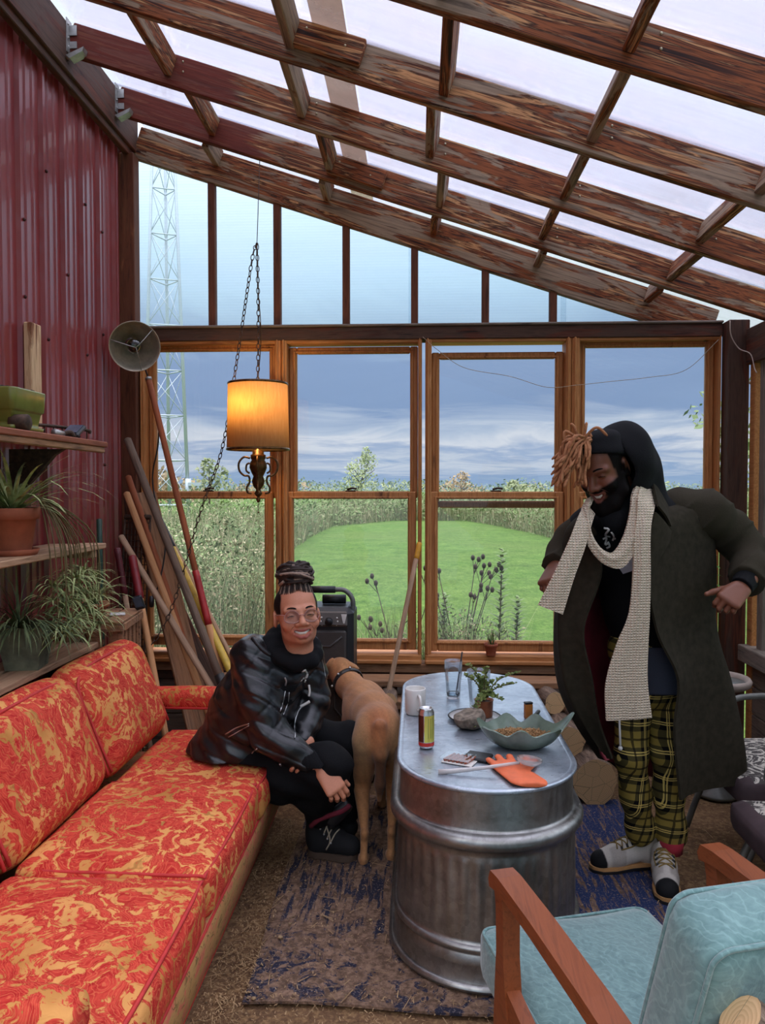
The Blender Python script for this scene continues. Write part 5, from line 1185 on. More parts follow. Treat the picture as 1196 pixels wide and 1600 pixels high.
# ---------------------------------------------------------------- hanging swag lamp
LX, LY = -0.845, 4.02
lamp = empty('swag_lamp', (LX, LY, 2.05), 'lit amber drum shade swag lamp with dark brass urn body hanging by chains', 'lamp')
t = MT('amber_lamp_shade'); v = t.co('Object', (40, 40, 5), False); n = t.noise(v, 3, 5, 0.7); d = t.n('BsdfDiffuse'); tr = t.n('BsdfTranslucent'); c = t.ramp(n, [(0.3, S(234, 196, 138)), (0.7, S(248, 218, 164))])
t.put(c, d.inputs[0]); t.put(c, tr.inputs[0]); m = t.n('MixShader', Fac=0.5); t.put(d.outputs[0], m.inputs[1]); t.put(tr.outputs[0], m.inputs[2]); t.put(m.outputs[0], t.out.inputs['Surface']); M_shade = t.m
Ml = Matrix.Translation((LX, LY, 0))
MB().lathe([(0.155, 2.046), (0.163, 1.70), (0.1615, 1.70), (0.1535, 2.046)], 48, Ml).obj('shade', M_shade, lamp)
for z, r in ((2.044, 0.156), (1.702, 0.1645)): MB().lathe([(r, z - 0.006), (r + 0.003, z), (r, z + 0.006), (r - 0.004, z), (r, z - 0.006)], 48, Ml).obj('shade_trim', M_brass, lamp)
sp = MB()
for a in (0, 2.09, 4.19): sp.tube([(LX, LY, 2.035), (LX + 0.154 * math.cos(a), LY + 0.154 * math.sin(a), 2.035)], 0.003, 5)
sp.obj('spider_wires', M_brass, lamp)
MB().lathe([(0, 1.42), (0.008, 1.425), (0.012, 1.44), (0.006, 1.45), (0.014, 1.458), (0.022, 1.47), (0.014, 1.482), (0.012, 1.49), (0.028, 1.51), (0.034, 1.535), (0.026, 1.56), (0.036, 1.58), (0.046, 1.605), (0.044, 1.63), (0.034, 1.645), (0.04, 1.655), (0.04, 1.672), (0.03, 1.676), (0.03, 1.695), (0.012, 1.70), (0.010, 1.78), (0, 1.785)], 24, Ml).obj('urn_body', M_brass, lamp)
for k in range(4):
    a = 0.15 + k * math.pi / 2; r = lambda q, z: (LX + q * math.cos(a), LY + q * math.sin(a), z)
    MB().tube(catmull([r(0.042, 1.655), r(0.075, 1.66), r(0.10, 1.63), r(0.098, 1.59), r(0.075, 1.565), r(0.05, 1.56), r(0.045, 1.53), r(0.06, 1.50), r(0.055, 1.475), r(0.035, 1.47)], 5), 0.0055, 6).tube(catmull([r(0.045, 1.63), r(0.06, 1.62), r(0.062, 1.59), r(0.045, 1.575)], 4), 0.005, 6).obj('scroll_arm', M_brass, lamp)
MB().tube([(LX, LY, 1.42), (LX, LY, 1.375)], 0.0018, 5).ball((LX, LY, 1.37), 0.005, 6).obj('pull_chain', M_brass, lamp)
MB().lathe([(0.013, 1.785), (0.016, 1.80), (0.02, 1.82), (0.03, 1.86), (0.022, 1.885), (0, 1.892)], 16, Matrix.Translation((LX - 0.04, LY - 0.02, 0.06))).obj('bulb', plain('frosted_bulb', S(250, 220, 160), 0.4), lamp)
def chain(path, link=0.036, r=0.0024, w=0.0085):
    P = catmull(path, 40); ds = [0]
    for i in range(1, len(P)): ds.append(ds[-1] + (P[i] - P[i - 1]).length)
    n = int(ds[-1] / (link * 0.80)); mb = MB()
    for k in range(n):
        s = (k + 0.5) * ds[-1] / n; i = min(len(P) - 2, max(0, int(np.searchsorted(ds, s)) - 1)); q = P[i].lerp(P[i + 1], (s - ds[i]) / max(1e-6, ds[i + 1] - ds[i])); M = dirM(q, P[i + 1] - P[i]) @ Matrix.Rotation(math.pi / 2 * (k % 2) + 0.5, 4, 'X')
        pts = [M @ Vector((link / 2 * math.cos(a) * (0.85 + 0.15 * abs(math.cos(a))), w * math.sin(a), 0)) for a in [2 * math.pi * j / 10 for j in range(11)]]; mb.tube(pts, r, 5)
    return mb
hk = (-0.852, 4.05, 2.78)
o = chain([(LX, LY, 2.05), (-0.842, 4.03, 2.4), hk]).obj('lamp_chain', M_iron, lamp); o['kind'] = 'stuff'
o = chain([hk, (-0.868, 4.0, 2.68), (-0.945, 3.99, 2.18), (-1.022, 3.97, 1.71), (-1.133, 3.94, 1.37), (-1.26, 3.85, 0.88), (-1.37, 3.76, 0.66)]).obj('swag_chain', M_iron, lamp); o['kind'] = 'stuff'
MB().tube([hk, (-0.84, 4.075, 3.235)], 0.0022, 5).ball(hk, 0.008, 8).obj('hanging_wire', M_iron, lamp)
MB().tube(catmull([(LX, LY, 2.05), (-0.83, 4.035, 2.3), (-0.845, 4.04, 2.55), hk], 8), 0.0025, 5).obj('lamp_cable', M_brass, lamp)
bl_ = bpy.data.lights.new('lamp_bulb_light', 'POINT'); bl_.energy = 4.5; bl_.color = (1.0, 0.74, 0.40); bl_.shadow_soft_size = 0.05
lo = bpy.data.objects.new('lamp_bulb_light', bl_); COL.objects.link(lo); lo.location = (LX - 0.035, LY - 0.04, 1.915); attach(lo, lamp)

# ---------------------------------------------------------------- things on the metal table
def at(x, y, z=TZ): return Vector((x, y, z))
p = at(-0.012, 3.00); e = empty('coffee_mug', p, 'plain white mug on the table behind the drink can', 'mug')
MB().lathe([(0, 0), (0.036, 0), (0.040, 0.004), (0.041, 0.05), (0.041, 0.098), (0.039, 0.101), (0.037, 0.098), (0.036, 0.012), (0, 0.01)], 28, Matrix.Translation(p)).obj('cup', M_white, e)
MB().tube(catmull([p + Vector((0.012, -0.040, 0.08)), p + Vector((0.018, -0.062, 0.078)), p + Vector((0.021, -0.072, 0.055)), p + Vector((0.017, -0.062, 0.03)), p + Vector((0.011, -0.039, 0.024))], 5), 0.006, 8).obj('handle', M_white, e)
p = at(0.027, 2.60); e = empty('drink_can', p, 'slim drink can with yellow label and red bottom band near the table edge', 'can'); Mc = Matrix.Translation(p) @ Matrix.Rotation(math.radians(-62), 4, 'Z'); M_can = plain('can_aluminium', S(206, 206, 204), 0.25, 0.9, 0.04)
MB().lathe([(0, 0.004), (0.019, 0.004), (0.022, 0.0), (0.0265, 0.010), (0.0268, 0.124), (0.0225, 0.134), (0.0235, 0.138), (0.0215, 0.138), (0.0205, 0.133), (0, 0.133)], 32, Mc).obj('can_body', M_can, e)
def wrap(a0, a1, z0, z1, r=0.0271, n=10): return MB().sheet([[Mc @ Vector((r * math.cos(a0 + (a1 - a0) * i / n), r * math.sin(a0 + (a1 - a0) * i / n), z)) for z in (z0, z1)] for i in range(n + 1)])
wrap(0, 6.283, 0.012, 0.024, 0.0270, 32).obj('red_band', C3(196, 52, 40), e); wrap(-0.75, 1.0, 0.026, 0.116).obj('yellow_label', plain('can_yellow', S(216, 206, 96), 0.3, 0.5, 0.06), e); wrap(-2.2, -0.85, 0.026, 0.116).obj('brown_label', plain('can_brown', S(86, 48, 40), 0.3, 0.4, 0.1), e)
mk = MB()
for z0, z1, b0, b1 in ((0.04, 0.108, -0.28, -0.22), (0.04, 0.108, 0.02, 0.10), (0.04, 0.108, 0.30, 0.35)): 
    q = wrap(b0, b1, z0, z1, 0.0274, 2); mk.add(q.v, q.f)
mk.obj('label_print', plain('can_print', S(128, 150, 74), 0.4), e)
def tumbler(p, r0, r1, h, label, bulge=0.0):
    e = empty('drinking_glass', p, label, 'glass'); k = [(0, 0.0), (r0, 0.0), (r0 + (r1 - r0) * 0.3, h * 0.35), (r0 + (r1 - r0) * 0.75 + bulge, h * 0.72), (r1, h)]; t_ = 0.0025
    MB().lathe(k + [(a - t_, max(b, 0.008)) for a, b in reversed(k[1:])] + [(0, 0.008)], 28, Matrix.Translation(p)).obj('glass_wall', M_clear, e); return e
p = at(0.147, 3.235); e = tumbler(p, 0.029, 0.038, 0.158, 'clear pint glass with a dark straw at the back of the table', 0.002); MB().tube([p + Vector((0.012, 0, 0.012)), p + Vector((0.037, 0.0, 0.195))], 0.0032, 6).obj('straw', M_black, e)
MB().lathe([(0, 0.009), (0.0265, 0.009), (0.028, 0.022), (0, 0.022)], 20, Matrix.Translation(p)).obj('water', glass_mat('water', (0.72, 0.86, 0.95, 1), 1.0), e)
tumbler(at(0.243, 3.10), 0.036, 0.048, 0.15, 'wider clear glass half hidden behind the copper potted succulent')
p = at(0.215, 2.93); e = empty('enamel_plate', p, 'white enamel plate with black rim under the stone bowl', 'plate'); MB().lathe([(0, 0.0), (0.07, 0.0), (0.10, 0.012), (0.10, 0.015), (0.07, 0.005), (0, 0.005)], 40, Matrix.Translation(p)).obj('plate_dish', plain('enamel', S(206, 204, 200), 0.25, 0, 0.05), e)
MB().lathe([(0.098, 0.011), (0.103, 0.014), (0.098, 0.017)], 40, Matrix.Translation(p)).obj('rim', M_black, e)
# rough stone bowl
sd = SDF((0.11, 2.73, 0.60), (0.27, 2.90, 0.72), 0.003); sd.ell((0.188, 2.815, 0.655), (0.058, 0.05, 0.046)); sd.cut((0.19, 2.82, 0.672), (-0.25, -0.15, 1)); sd.cut((0, 0, 0.6205), (0, 0, -1)); sd.warp(lambda X, Y, Z: 0.0035 * np.sin(70 * X + 30 * Z) * np.sin(60 * Y + 2))
V, Q = sd.nets(); np_obj('rough_stone', [(smooth_np(V, Q, 1), Q, None)], plain('rough_stone_grey', S(138, 124, 108), 0.9, 0, 0.35, 50, 0.5), label='rough grey brown stone lying at the plate edge on the table', cat='stone')
p = at(0.252, 2.955, TZ + 0.0055); e = empty('succulent_plant', p, 'jade succulent in a copper pot trailing over the metal table', 'plant'); M_cop = plain('copper_pot', S(150, 90, 60), 0.35, 0.7, 0.2, 30)
MB().lathe([(0, 0), (0.030, 0.0), (0.034, 0.006), (0.036, 0.062), (0.038, 0.066), (0.034, 0.066), (0.032, 0.056), (0, 0.056)], 24, Matrix.Translation(p)).obj('pot', M_cop, e); MB().lathe([(0, 0.057), (0.032, 0.057)], 16, Matrix.Translation(p)).obj('soil', M_soil, e)
st, lf = MB(), MB(); rr = random.Random(12); t0 = p + Vector((0, 0, 0.06))
for dst in ((-0.075, -0.02, 0.105), (-0.055, 0.02, 0.135), (-0.03, 0.0, 0.10), (0.01, 0.02, 0.125), (0.0, -0.02, 0.10), (0.03, 0.0, 0.08), (0.115, -0.02, 0.075), (0.13, -0.01, 0.115), (-0.01, -0.06, 0.02), (0.03, -0.06, 0.03), (0.06, -0.05, 0.02), (-0.045, -0.09, 0.0), (-0.05, -0.19, -0.045), (0.02, -0.045, 0.05)):
    d = Vector(dst); P = catmull([t0, t0 + Vector((d.x * 0.4, d.y * 0.4, max(0.03, d.z * 0.7))), t0 + d], 8); st.tube(P, 0.0022, 5)
    for k in range(3, len(P)):
        for s_ in (0, 1, 2):
            a = rr.uniform(0, 6.28); q = P[k]; dv = Vector((math.cos(a), math.sin(a), rr.uniform(0.0, 0.9))).normalized(); sd_ = dv.orthogonal().normalized(); l = rr.uniform(0.010, 0.020); up_ = dv.cross(sd_) * 0.002
            lf.add([q, q + dv * l * 0.5 - sd_ * l * 0.30 + up_, q + dv * l, q + dv * l * 0.5 + sd_ * l * 0.30 + up_, q + dv * l * 0.5 - up_ * 1.5], [(0, 1, 4), (1, 2, 4), (2, 3, 4), (3, 0, 4)])
st.obj('stems', M_stem, e); o = lf.obj('leaves', M_succ, e); o['kind'] = 'stuff'
# wavy leaf bowl
e = empty('leaf_bowl', at(0.36, 2.62), 'grey green glazed leaf shaped bowl with ruffled rim on the table', 'bowl'); M_bowl = plain('celadon_glaze', S(112, 128, 112), 0.18, 0, 0.2, 14)
rings = []; nb = 72
for k in range(13):
    f = k / 12.0; row = []
    for j in range(nb + 1):
        a = 2 * math.pi * j / nb; tip = math.exp(-((math.atan2(math.sin(a - 0.12), math.cos(a - 0.12))) / 0.22) ** 2); ruf = math.sin(7 * a + 0.6) + 0.5 * math.sin(11 * a + 1)
        rx = (0.055 + 0.085 * f ** 0.8) * (1 + 0.05 * f * f * ruf + 0.22 * tip * f * f); ry = (0.040 + 0.058 * f ** 0.8) * (1 + 0.07 * f * f * ruf)
        row.append((0.352 + rx * math.cos(a), 2.635 + ry * math.sin(a), TZ + 0.0065 + 0.066 * f ** 1.7 + f * f * (0.011 * ruf + 0.03 * tip)))
    rings.append(row)
mb = MB(); mb.sheet(rings, 0.006); mb.add([rings[0][j] for j in range(nb)], [tuple(range(nb))]); mb.add([(x, y, TZ + 0.0004) for x, y, z in rings[0][:nb]] , [tuple(reversed(range(nb)))]); mb.obj('bowl_body', M_bowl, e)
mb = MB(); rr = random.Random(4)
for _ in range(800):
    a = rr.uniform(0, 6.28); q = rr.random() ** 0.5; c = Vector((0.352 + 0.106 * q * math.cos(a), 2.635 + 0.070 * q * math.sin(a), TZ + 0.050 - 0.012 * q + rr.uniform(-.003, .004))); b = rr.uniform(0, 6.28); l = rr.uniform(0.006, 0.016)
    mb.tube([c, c + Vector((math.cos(b) * l, math.sin(b) * l, rr.uniform(-.003, .004)))], 0.0016, 4)
mb.lathe([(0, 0.044), (0.10, 0.036)], 20, Matrix.Translation((0.352, 2.635, TZ)) @ Matrix.Scale(0.72, 4, (0, 1, 0)))
o = mb.obj('wood_shavings', plain('shavings', S(176, 134, 88), 0.9, 0, 0.25, 30), e); o['kind'] = 'stuff'
# packet of meat sticks, glove, spoon, matchbox, lighter
e = empty('snack_packet', at(0.15, 2.49), 'opened clear packet of reddish meat sticks on a black tray', 'packet'); Rk = Matrix.Rotation(math.radians(-24), 3, 'Z')
MB().box(at(0.195, 2.505, TZ + 0.006), (0.085, 0.07, 0.012), Rk, 0.004).obj('black_tray', M_black, e)
MB().box(at(0.135, 2.475, TZ + 0.0025), (0.105, 0.075, 0.004), Rk, 0.0015).obj('white_liner', M_white, e)
for k in range(6):
    c = at(0.135, 2.475, TZ + 0.0098) + Rk @ Vector((-0.036 + 0.014 * k, 0.0, 0)); d = Rk @ Vector((0.006, 0.03, 0)); MB().tube([c - d, c, c + d], 0.0055, 6).obj('meat_stick', plain('meat_stick_red_%d' % k, S(176, 96, 74), 0.45, 0, 0.2, 90), e)
MB().box(at(0.128, 2.475, TZ + 0.0165), (0.10, 0.08, 0.001), Rk).obj('clear_film', glass_mat('film', (0.97, 0.97, 0.97, 1), 0.35), e)
sd = SDF((0.19, 2.26, 0.605), (0.42, 2.56, 0.66), 0.0028); G0 = Vector((0.285, 2.36, TZ + 0.009)); fl = ((0, 0, 1), 2.2)
def gl(x, y, z=0.0): return (G0.x + x, G0.y + y, G0.z + z)
sd.cone(gl(0.03, -0.055), gl(-0.005, 0.055), 0.047, 0.05, 0.01, flat=((0, 0, 1), 4.6)); sd.cone(gl(0.055, -0.075), gl(0.035, -0.03), 0.045, 0.045, 0.01, flat=((0, 0, 1), 4.6))
for (x0, y0, x1, y1, r) in ((-0.04, 0.06, -0.058, 0.105, 0.0125), (-0.015, 0.075, -0.025, 0.135, 0.0135), (0.015, 0.075, 0.012, 0.14, 0.0135), (0.04, 0.06, 0.066, 0.125, 0.0135), (0.05, 0.02, 0.088, 0.10, 0.0135)): sd.cone(gl(x0, y0, 0.001), gl(x1, y1, 0.001), r, r * 0.9, 0.008, flat=((0, 0, 1), 1.45))
sd.cut((0, 0, TZ + 0.0006), (0, 0, -1)); V, Q = sd.nets(); np_obj('rubber_glove', [(smooth_np(V, Q, 2), Q, None)], plain('orange_rubber', S(232, 112, 66), 0.6, 0, 0.06, 40, 0.1), label='orange glove lying palm down at the front of the table', cat='glove')
e = empty('ladle', at(0.2, 2.37), 'long pale handled ladle lying across the orange glove', 'ladle'); M_pale = plain('pale_plastic', S(214, 206, 202), 0.25, 0, 0.04)
MB().tube([at(0.062, 2.362, TZ + 0.006), at(0.10, 2.364, TZ + 0.008), at(0.20, 2.368, TZ + 0.019), at(0.315, 2.382, TZ + 0.0325)], [0.009, 0.008, 0.006, 0.005], 8, ell=0.45).obj('handle', M_pale, e)
Mq = Matrix.Translation(at(0.345, 2.386, TZ + 0.036)) @ Matrix.Rotation(0.12, 4, 'Y'); MB().lathe([(0, -0.014), (0.018, -0.010), (0.028, 0.0), (0.030, 0.010), (0.028, 0.010), (0.025, 0.001), (0.016, -0.007), (0, -0.011)], 24, Mq @ Matrix.Scale(1.35, 4, (1, 0, 0))).obj('spoon_bowl', glass_mat('clear_spoon', (0.9, 0.88, 0.88, 1), 3.0, 0.1, 0.8, (0.86, 0.82, 0.8, 1)), e)
e = empty('lighter_box', at(0.42, 2.95), 'orange box with black top standing on the table right of the plant', 'box'); Ro = Matrix.Rotation(0.3, 3, 'Z'); MB().box(at(0.422, 2.955, TZ + 0.028), (0.03, 0.02, 0.056), Ro, 0.002).obj('body', C3(198, 120, 52), e); MB().box(at(0.422, 2.955, TZ + 0.060), (0.031, 0.021, 0.008), Ro, 0.002).obj('cap', M_black, e)
e = empty('pocket_lighter', at(0.455, 2.98), 'small black lighter lying beside the orange box', 'lighter'); MB().tube([at(0.447, 2.955, TZ + 0.009), at(0.468, 3.01, TZ + 0.009)], 0.008, 10).obj('body', M_black, e); MB().tube([at(0.468, 3.01, TZ + 0.009), at(0.472, 3.022, TZ + 0.009)], 0.0075, 10).obj('metal_top', M_galv, e)
# small cactus pot on the sill, pothos by the right jamb, loose wire
p = (0.405, 4.30, 0.5625); e = pot('potted_aloe', p, 0.026, 0.036, 0.068, 'tiny terracotta pot with a spiky plant on the window sill', M_terra, False); spider(e, (p[0], p[1], p[2] + 0.055), 9, 0.06, 0.12, 7, 0.012, 1.2, M_leafd, 'leaves', 0.3)
p = (1.55, 4.24, 0.5625); e = pot('ivy_plant', p, 0.04, 0.055, 0.09, 'leafy green climber in the corner behind the man', M_terra, False); st, lf = MB(), MB(); rr = random.Random(2)
P = catmull([(1.55, 4.24, 0.64), (1.53, 4.22, 0.85), (1.56, 4.20, 1.0), (1.54, 4.2, 1.16)], 6); st.tube(P, 0.003, 5).obj('stem', M_stem, e)
for q in P[3:]:
    for _ in range(2): a = rr.uniform(0, 6.28); lf.blade(q, (math.cos(a), math.sin(a) - 0.4, 0.3), 0.075, 0.055, 0.8, 4)
lf.obj('leaves', leafm('ivy_leaf', S(70, 120, 50), S(130, 176, 90), 10), e)
MB().tube(catmull([(0.02, 4.27, 2.33), (0.10, 4.27, 2.26), (0.25, 4.275, 2.16), (0.50, 4.27, 2.11), (0.70, 4.27, 2.05), (0.86, 4.27, 2.06), (1.05, 4.275, 2.08), (1.25, 4.27, 2.10), (1.45, 4.275, 2.14), (1.62, 4.27, 2.30)], 8), 0.0016, 5).obj('loose_wire', plain('pale_wire', S(180, 164, 140), 0.5), label='thin pale wire sagging across the third and fourth windows', cat='wire')
MB().tube(catmull([(1.655, 4.21, 2.39), (1.66, 4.205, 2.31), (1.70, 4.20, 2.24), (1.735, 4.14, 2.2), (1.74, 4.10, 2.12), (1.735, 4.06, 2.09)], 6), 0.003, 5).obj('loose_wire', plain('pale_wire_b', S(196, 176, 160), 0.5), label='short pale wire curling over the right corner post', cat='wire')
# ================================================================ people and the dog: sculpted fields
def mask(V, c, r, soft=0.25):                 # 1 inside an ellipsoid, fading at its border
    q = np.sqrt((((V - np.array(c)) / np.array(r)) ** 2).sum(1)); return np.clip((1 + soft - q) / (2 * soft), 0, 1)[:, None]
def lin(*c): return np.array(S(*c)[:3])
def paint(C, m, col): return C * (1 - m) + np.array(col) * m
def tubeVQ(pts, r, n=8, M=None):
    """closed tube as quads for joining into a sculpted mesh"""
    mb = MB().tube(pts, r, n, False); V = np.array(mb.v); Q = [f for f in mb.f]
    k = len(V); V = np.concatenate([V, [V[:n].mean(0)], [V[k - n:].mean(0)]])
    for j in range(0, n, 2): Q.append((k, (j + 2) % n, (j + 1) % n, j)); Q.append((k + 1, k - n + j, k - n + (j + 1) % n, k - n + (j + 2) % n))
    return V, np.array(Q)
def xf(M, V): M = np.array(M); return V @ M[:3, :3].T + M[:3, 3]

def make_head(skin, lip, hair, beard=False, female=False, h=0.0026):
    """face towards -y, x to the viewer's right, z up; eyes at z = 0"""
    sd = SDF((-0.105, -0.135, -0.20), (0.105, 0.115, 0.13), h)
    fw_ = 0.95 if female else 1.0
    sd.ell((0, 0.012, 0.035), (0.076, 0.094, 0.084)); sd.ell((0, -0.026, -0.035), (0.0645 * fw_, 0.062, 0.078), 0.03)
    jw = 0.024 if female else 0.035; sd.cone((-jw, -0.03, -0.085), (jw, -0.03, -0.085), 0.026, 0.026, 0.03); sd.ell((0, -0.068, -0.100), (0.022, 0.018, 0.017), 0.03)
    for s in (-1, 1):
        sd.ell((s * 0.041, -0.066, -0.036), (0.023, 0.020, 0.021), 0.022)               # smiling cheeks
        sd.cone((s * 0.014, -0.083, 0.020), (s * 0.048, -0.068, 0.020), 0.010, 0.009, 0.016)
        sd.ell((s * 0.033, -0.098, 0.001), (0.019, 0.020, 0.011), 0.012, sub=True)
        sd.ell((s * 0.032, -0.0705, 0.0005), (0.0150, 0.0135, 0.0115), 0.004)             # lids over the eyes
    sd.cone((0, -0.084, 0.010), (0, -0.106, -0.032), 0.0085, 0.0125, 0.012)
    for s in (-1, 1): sd.ell((s * 0.0145, -0.093, -0.037), (0.0105, 0.013, 0.009), 0.008)
    for s in (-1, 1): sd.ell((s * 0.008, -0.102, -0.047), (0.004, 0.006, 0.004), 0.003, sub=True)
    W = 0.042 if female else 0.030; sm = 0.019 if female else 0.013
    def lipc(f, dz, up): x = W * f; return (x, -0.090 + 18 * x * x * 0.9, -0.066 + sm * f * f * 0.9 + dz * (1 - f * f) * up)
    fs_ = [-1, -0.6, -0.2, 0.2, 0.6, 1]; gap = 0.013
    sd.ell((0, -0.070, -0.066), (0.034, 0.022, 0.024), 0.02)
    sd.chain([lipc(f, 0.0055, 1) for f in fs_], [0.003, 0.0042, 0.005, 0.005, 0.0042, 0.003], 0.006)
    sd.chain([lipc(f, -0.023, 1) for f in fs_], [0.003, 0.0055, 0.0066, 0.0066, 0.0055, 0.003], 0.006)
    sd.chain([(p[0] * 0.86, p[1] - 0.006, p[2]) for p in [lipc(f, -0.0085, 1) for f in fs_]], [0.0015, 0.0058, 0.0085, 0.0085, 0.0058, 0.0015], 0.002, sub=True)
    for s in (-1, 1):
        sd.ell((s * 0.0755, 0.012, -0.012), (0.009, 0.020, 0.033), 0.006, R=np.array(Matrix.Rotation(s * 0.30, 3, 'Z'))); sd.ell((s * 0.083, 0.008, -0.010), (0.006, 0.011, 0.020), 0.004, sub=True)
    sd.cone((0, 0.02, -0.07), (0, 0.035, -0.20), 0.053 if female else 0.060, 0.056 if female else 0.066, 0.03)
    if beard:
        sd.chain([(-0.066, -0.012, -0.03), (-0.062, -0.03, -0.075), (-0.035, -0.064, -0.112), (0, -0.078, -0.122), (0.035, -0.064, -0.112), (0.062, -0.03, -0.075), (0.066, -0.012, -0.03)], [0.009, 0.018, 0.024, 0.026, 0.024, 0.018, 0.009], 0.016)
        sd.ell((0, -0.066, -0.128), (0.040, 0.030, 0.034), 0.02)
    V, Q = sd.nets(); V = smooth_np(V, Q, 1, 0.4); C = np.tile(skin, (len(V), 1))
    x, y, z = V.T
    front = (y < -0.02)[:, None]
    C = paint(C, mask(V, (0.043, -0.07, -0.036), (0.028, 0.03, 0.025), 0.6) * 0.35 + mask(V, (-0.043, -0.07, -0.036), (0.028, 0.03, 0.025), 0.6) * 0.35, skin * np.array([1.22, 0.98, 0.95]))
    C = paint(C, mask(V, (0, -0.085, 0.06), (0.04, 0.04, 0.03), 0.7) * 0.35, skin * 1.2)
    for dz, rz in ((0.0055, 0.0055), (-0.023, 0.0072)):
        for f in np.linspace(-1, 1, 15): C = paint(C, mask(V, lipc(f, dz, 1), (0.006, 0.012, rz * (1.05 - 0.5 * f * f)), 0.3) * 0.85, lip)
    if beard:
        cheek = np.clip(((-0.030 + 0.35 * np.maximum(np.abs(x) - 0.03, 0) + 0.25 * np.maximum(y + 0.02, 0)) - z) / 0.010, 0, 1)
        bd = cheek * np.clip((0.02 - y + 0.0) / 0.008, 0, 1) * np.clip((z + 0.165) / 0.02, 0, 1)
        side = np.clip((np.abs(x) - 0.052) / 0.006, 0, 1) * np.clip((0.03 - z) / 0.02, 0, 1) * np.clip((y + 0.045) / 0.012, 0, 1) * np.clip((0.004 - y) / 0.008, 0, 1)
        must = mask(V, (0, -0.096, -0.054), (0.036, 0.03, 0.0085), 0.3)[:, 0]
        bd = np.maximum(np.maximum(bd, side), must)[:, None]
        lipm = sum(mask(V, lipc(f, dz, 1), (0.006, 0.014, 0.0075), 0.3) for f in np.linspace(-0.9, 0.9, 9) for dz in (0.002, -0.019)); nose = mask(V, (0, -0.105, -0.036), (0.026, 0.03, 0.012), 0.2)
        cav = mask(V, (0, -0.085, -0.072), (0.028, 0.03, 0.012), 0.3)
        C = paint(C, bd * (1 - np.clip(np.maximum(lipm, np.maximum(nose, cav)), 0, 1)), hair)
    # hair line over forehead and temples
    hl = np.clip((z - (0.075 if female else 0.068) + 0.75 * np.maximum(0, y + 0.045) * -1.0 + 0.9 * np.maximum(0, np.abs(x) - 0.045)) / 0.006, 0, 1)
    back = np.clip((y + 0.005 - 0.10 * np.maximum(0, 0.04 - z) * 0) / 0.008, 0, 1) * np.clip((z + 0.055) / 0.02, 0, 1)
    up_ = np.clip((z - (0.094 - 0.9 * np.clip(y + 0.05, 0, 0.06))) / 0.006, 0, 1)
    temple = np.clip((np.abs(x) - 0.058 + 0.10 * (z - 0.03)) / 0.004, 0, 1) * np.clip((z - 0.002) / 0.01, 0, 1) * np.clip((y + 0.048) / 0.008, 0, 1)
    hm = np.maximum(np.maximum(up_, temple), back * np.clip((np.abs(x) * -1 + 0.2) / 0.01, 0, 1)); ear = np.maximum(mask(V, (0.08, 0.01, -0.012), (0.016, 0.026, 0.038), 0.1), mask(V, (-0.08, 0.01, -0.012), (0.016, 0.026, 0.038), 0.1))[:, 0]
    C = paint(C, (hm * (1 - ear))[:, None], hair)
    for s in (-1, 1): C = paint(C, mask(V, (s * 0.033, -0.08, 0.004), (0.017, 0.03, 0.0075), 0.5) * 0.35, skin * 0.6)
    parts = [(V, Q, C)]
    def add(pts, r, col, n=8): v, q = tubeVQ(pts, r, n); parts.append((v, q, np.tile(col, (len(v), 1))))
    tv = [(p[0] * 0.88, p[1] + 0.0055, p[2]) for p in [lipc(f, -0.0055, 1) for f in fs_]]; add(tv, [0.001, 0.0055, 0.0076, 0.0076, 0.0055, 0.001], lin(236, 228, 214))
    dk = [(p[0] * 0.85, p[1] + 0.008, p[2] - 0.002) for p in [lipc(f, -0.015, 1) for f in fs_]]; add(dk, [0.001, 0.005, 0.007, 0.007, 0.005, 0.001], lin(92, 40, 36))
    for s in (-1, 1):
        e = [(s * (0.032 + 0.0145 * f), -0.0835 + 0.006 * f * f + (0.0012 if f * s > 0 else 0), 0.0015 - 0.0035 * f * f - 0.0010) for f in (-1, -0.5, 0, 0.5, 1)]
        add(e, [0.0007, 0.0017, 0.0021, 0.0017, 0.0007], lin(26, 18, 16), 6)
        b = [(s * x_, y_, z_) for x_, y_, z_ in ((0.013, -0.0905, 0.0225), (0.026, -0.0895, 0.0285), (0.040, -0.0815, 0.0290), (0.052, -0.0700, 0.0225))]
        add(catmull(b, 4), [0.0012, 0.0022, 0.003, 0.003, 0.0028, 0.0028, 0.0028, 0.0026, 0.0024, 0.002, 0.0016, 0.001, 0.0006], hair * 1.1, 6)
        add([(s * 0.021, -0.098, -0.036), (s * 0.034, -0.090, -0.046), (s * 0.041, -0.080, -0.060)], [0.0004, 0.0011, 0.0004], skin * 0.55, 6)
    if female:
        for i, (v, q, c) in enumerate(parts):
            v = v.copy(); lo_ = v[:, 2] < 0; v[lo_, 2] *= 0.87; v[:, 0] *= 1.05; parts[i] = (v, q, c)
    return parts, lipc

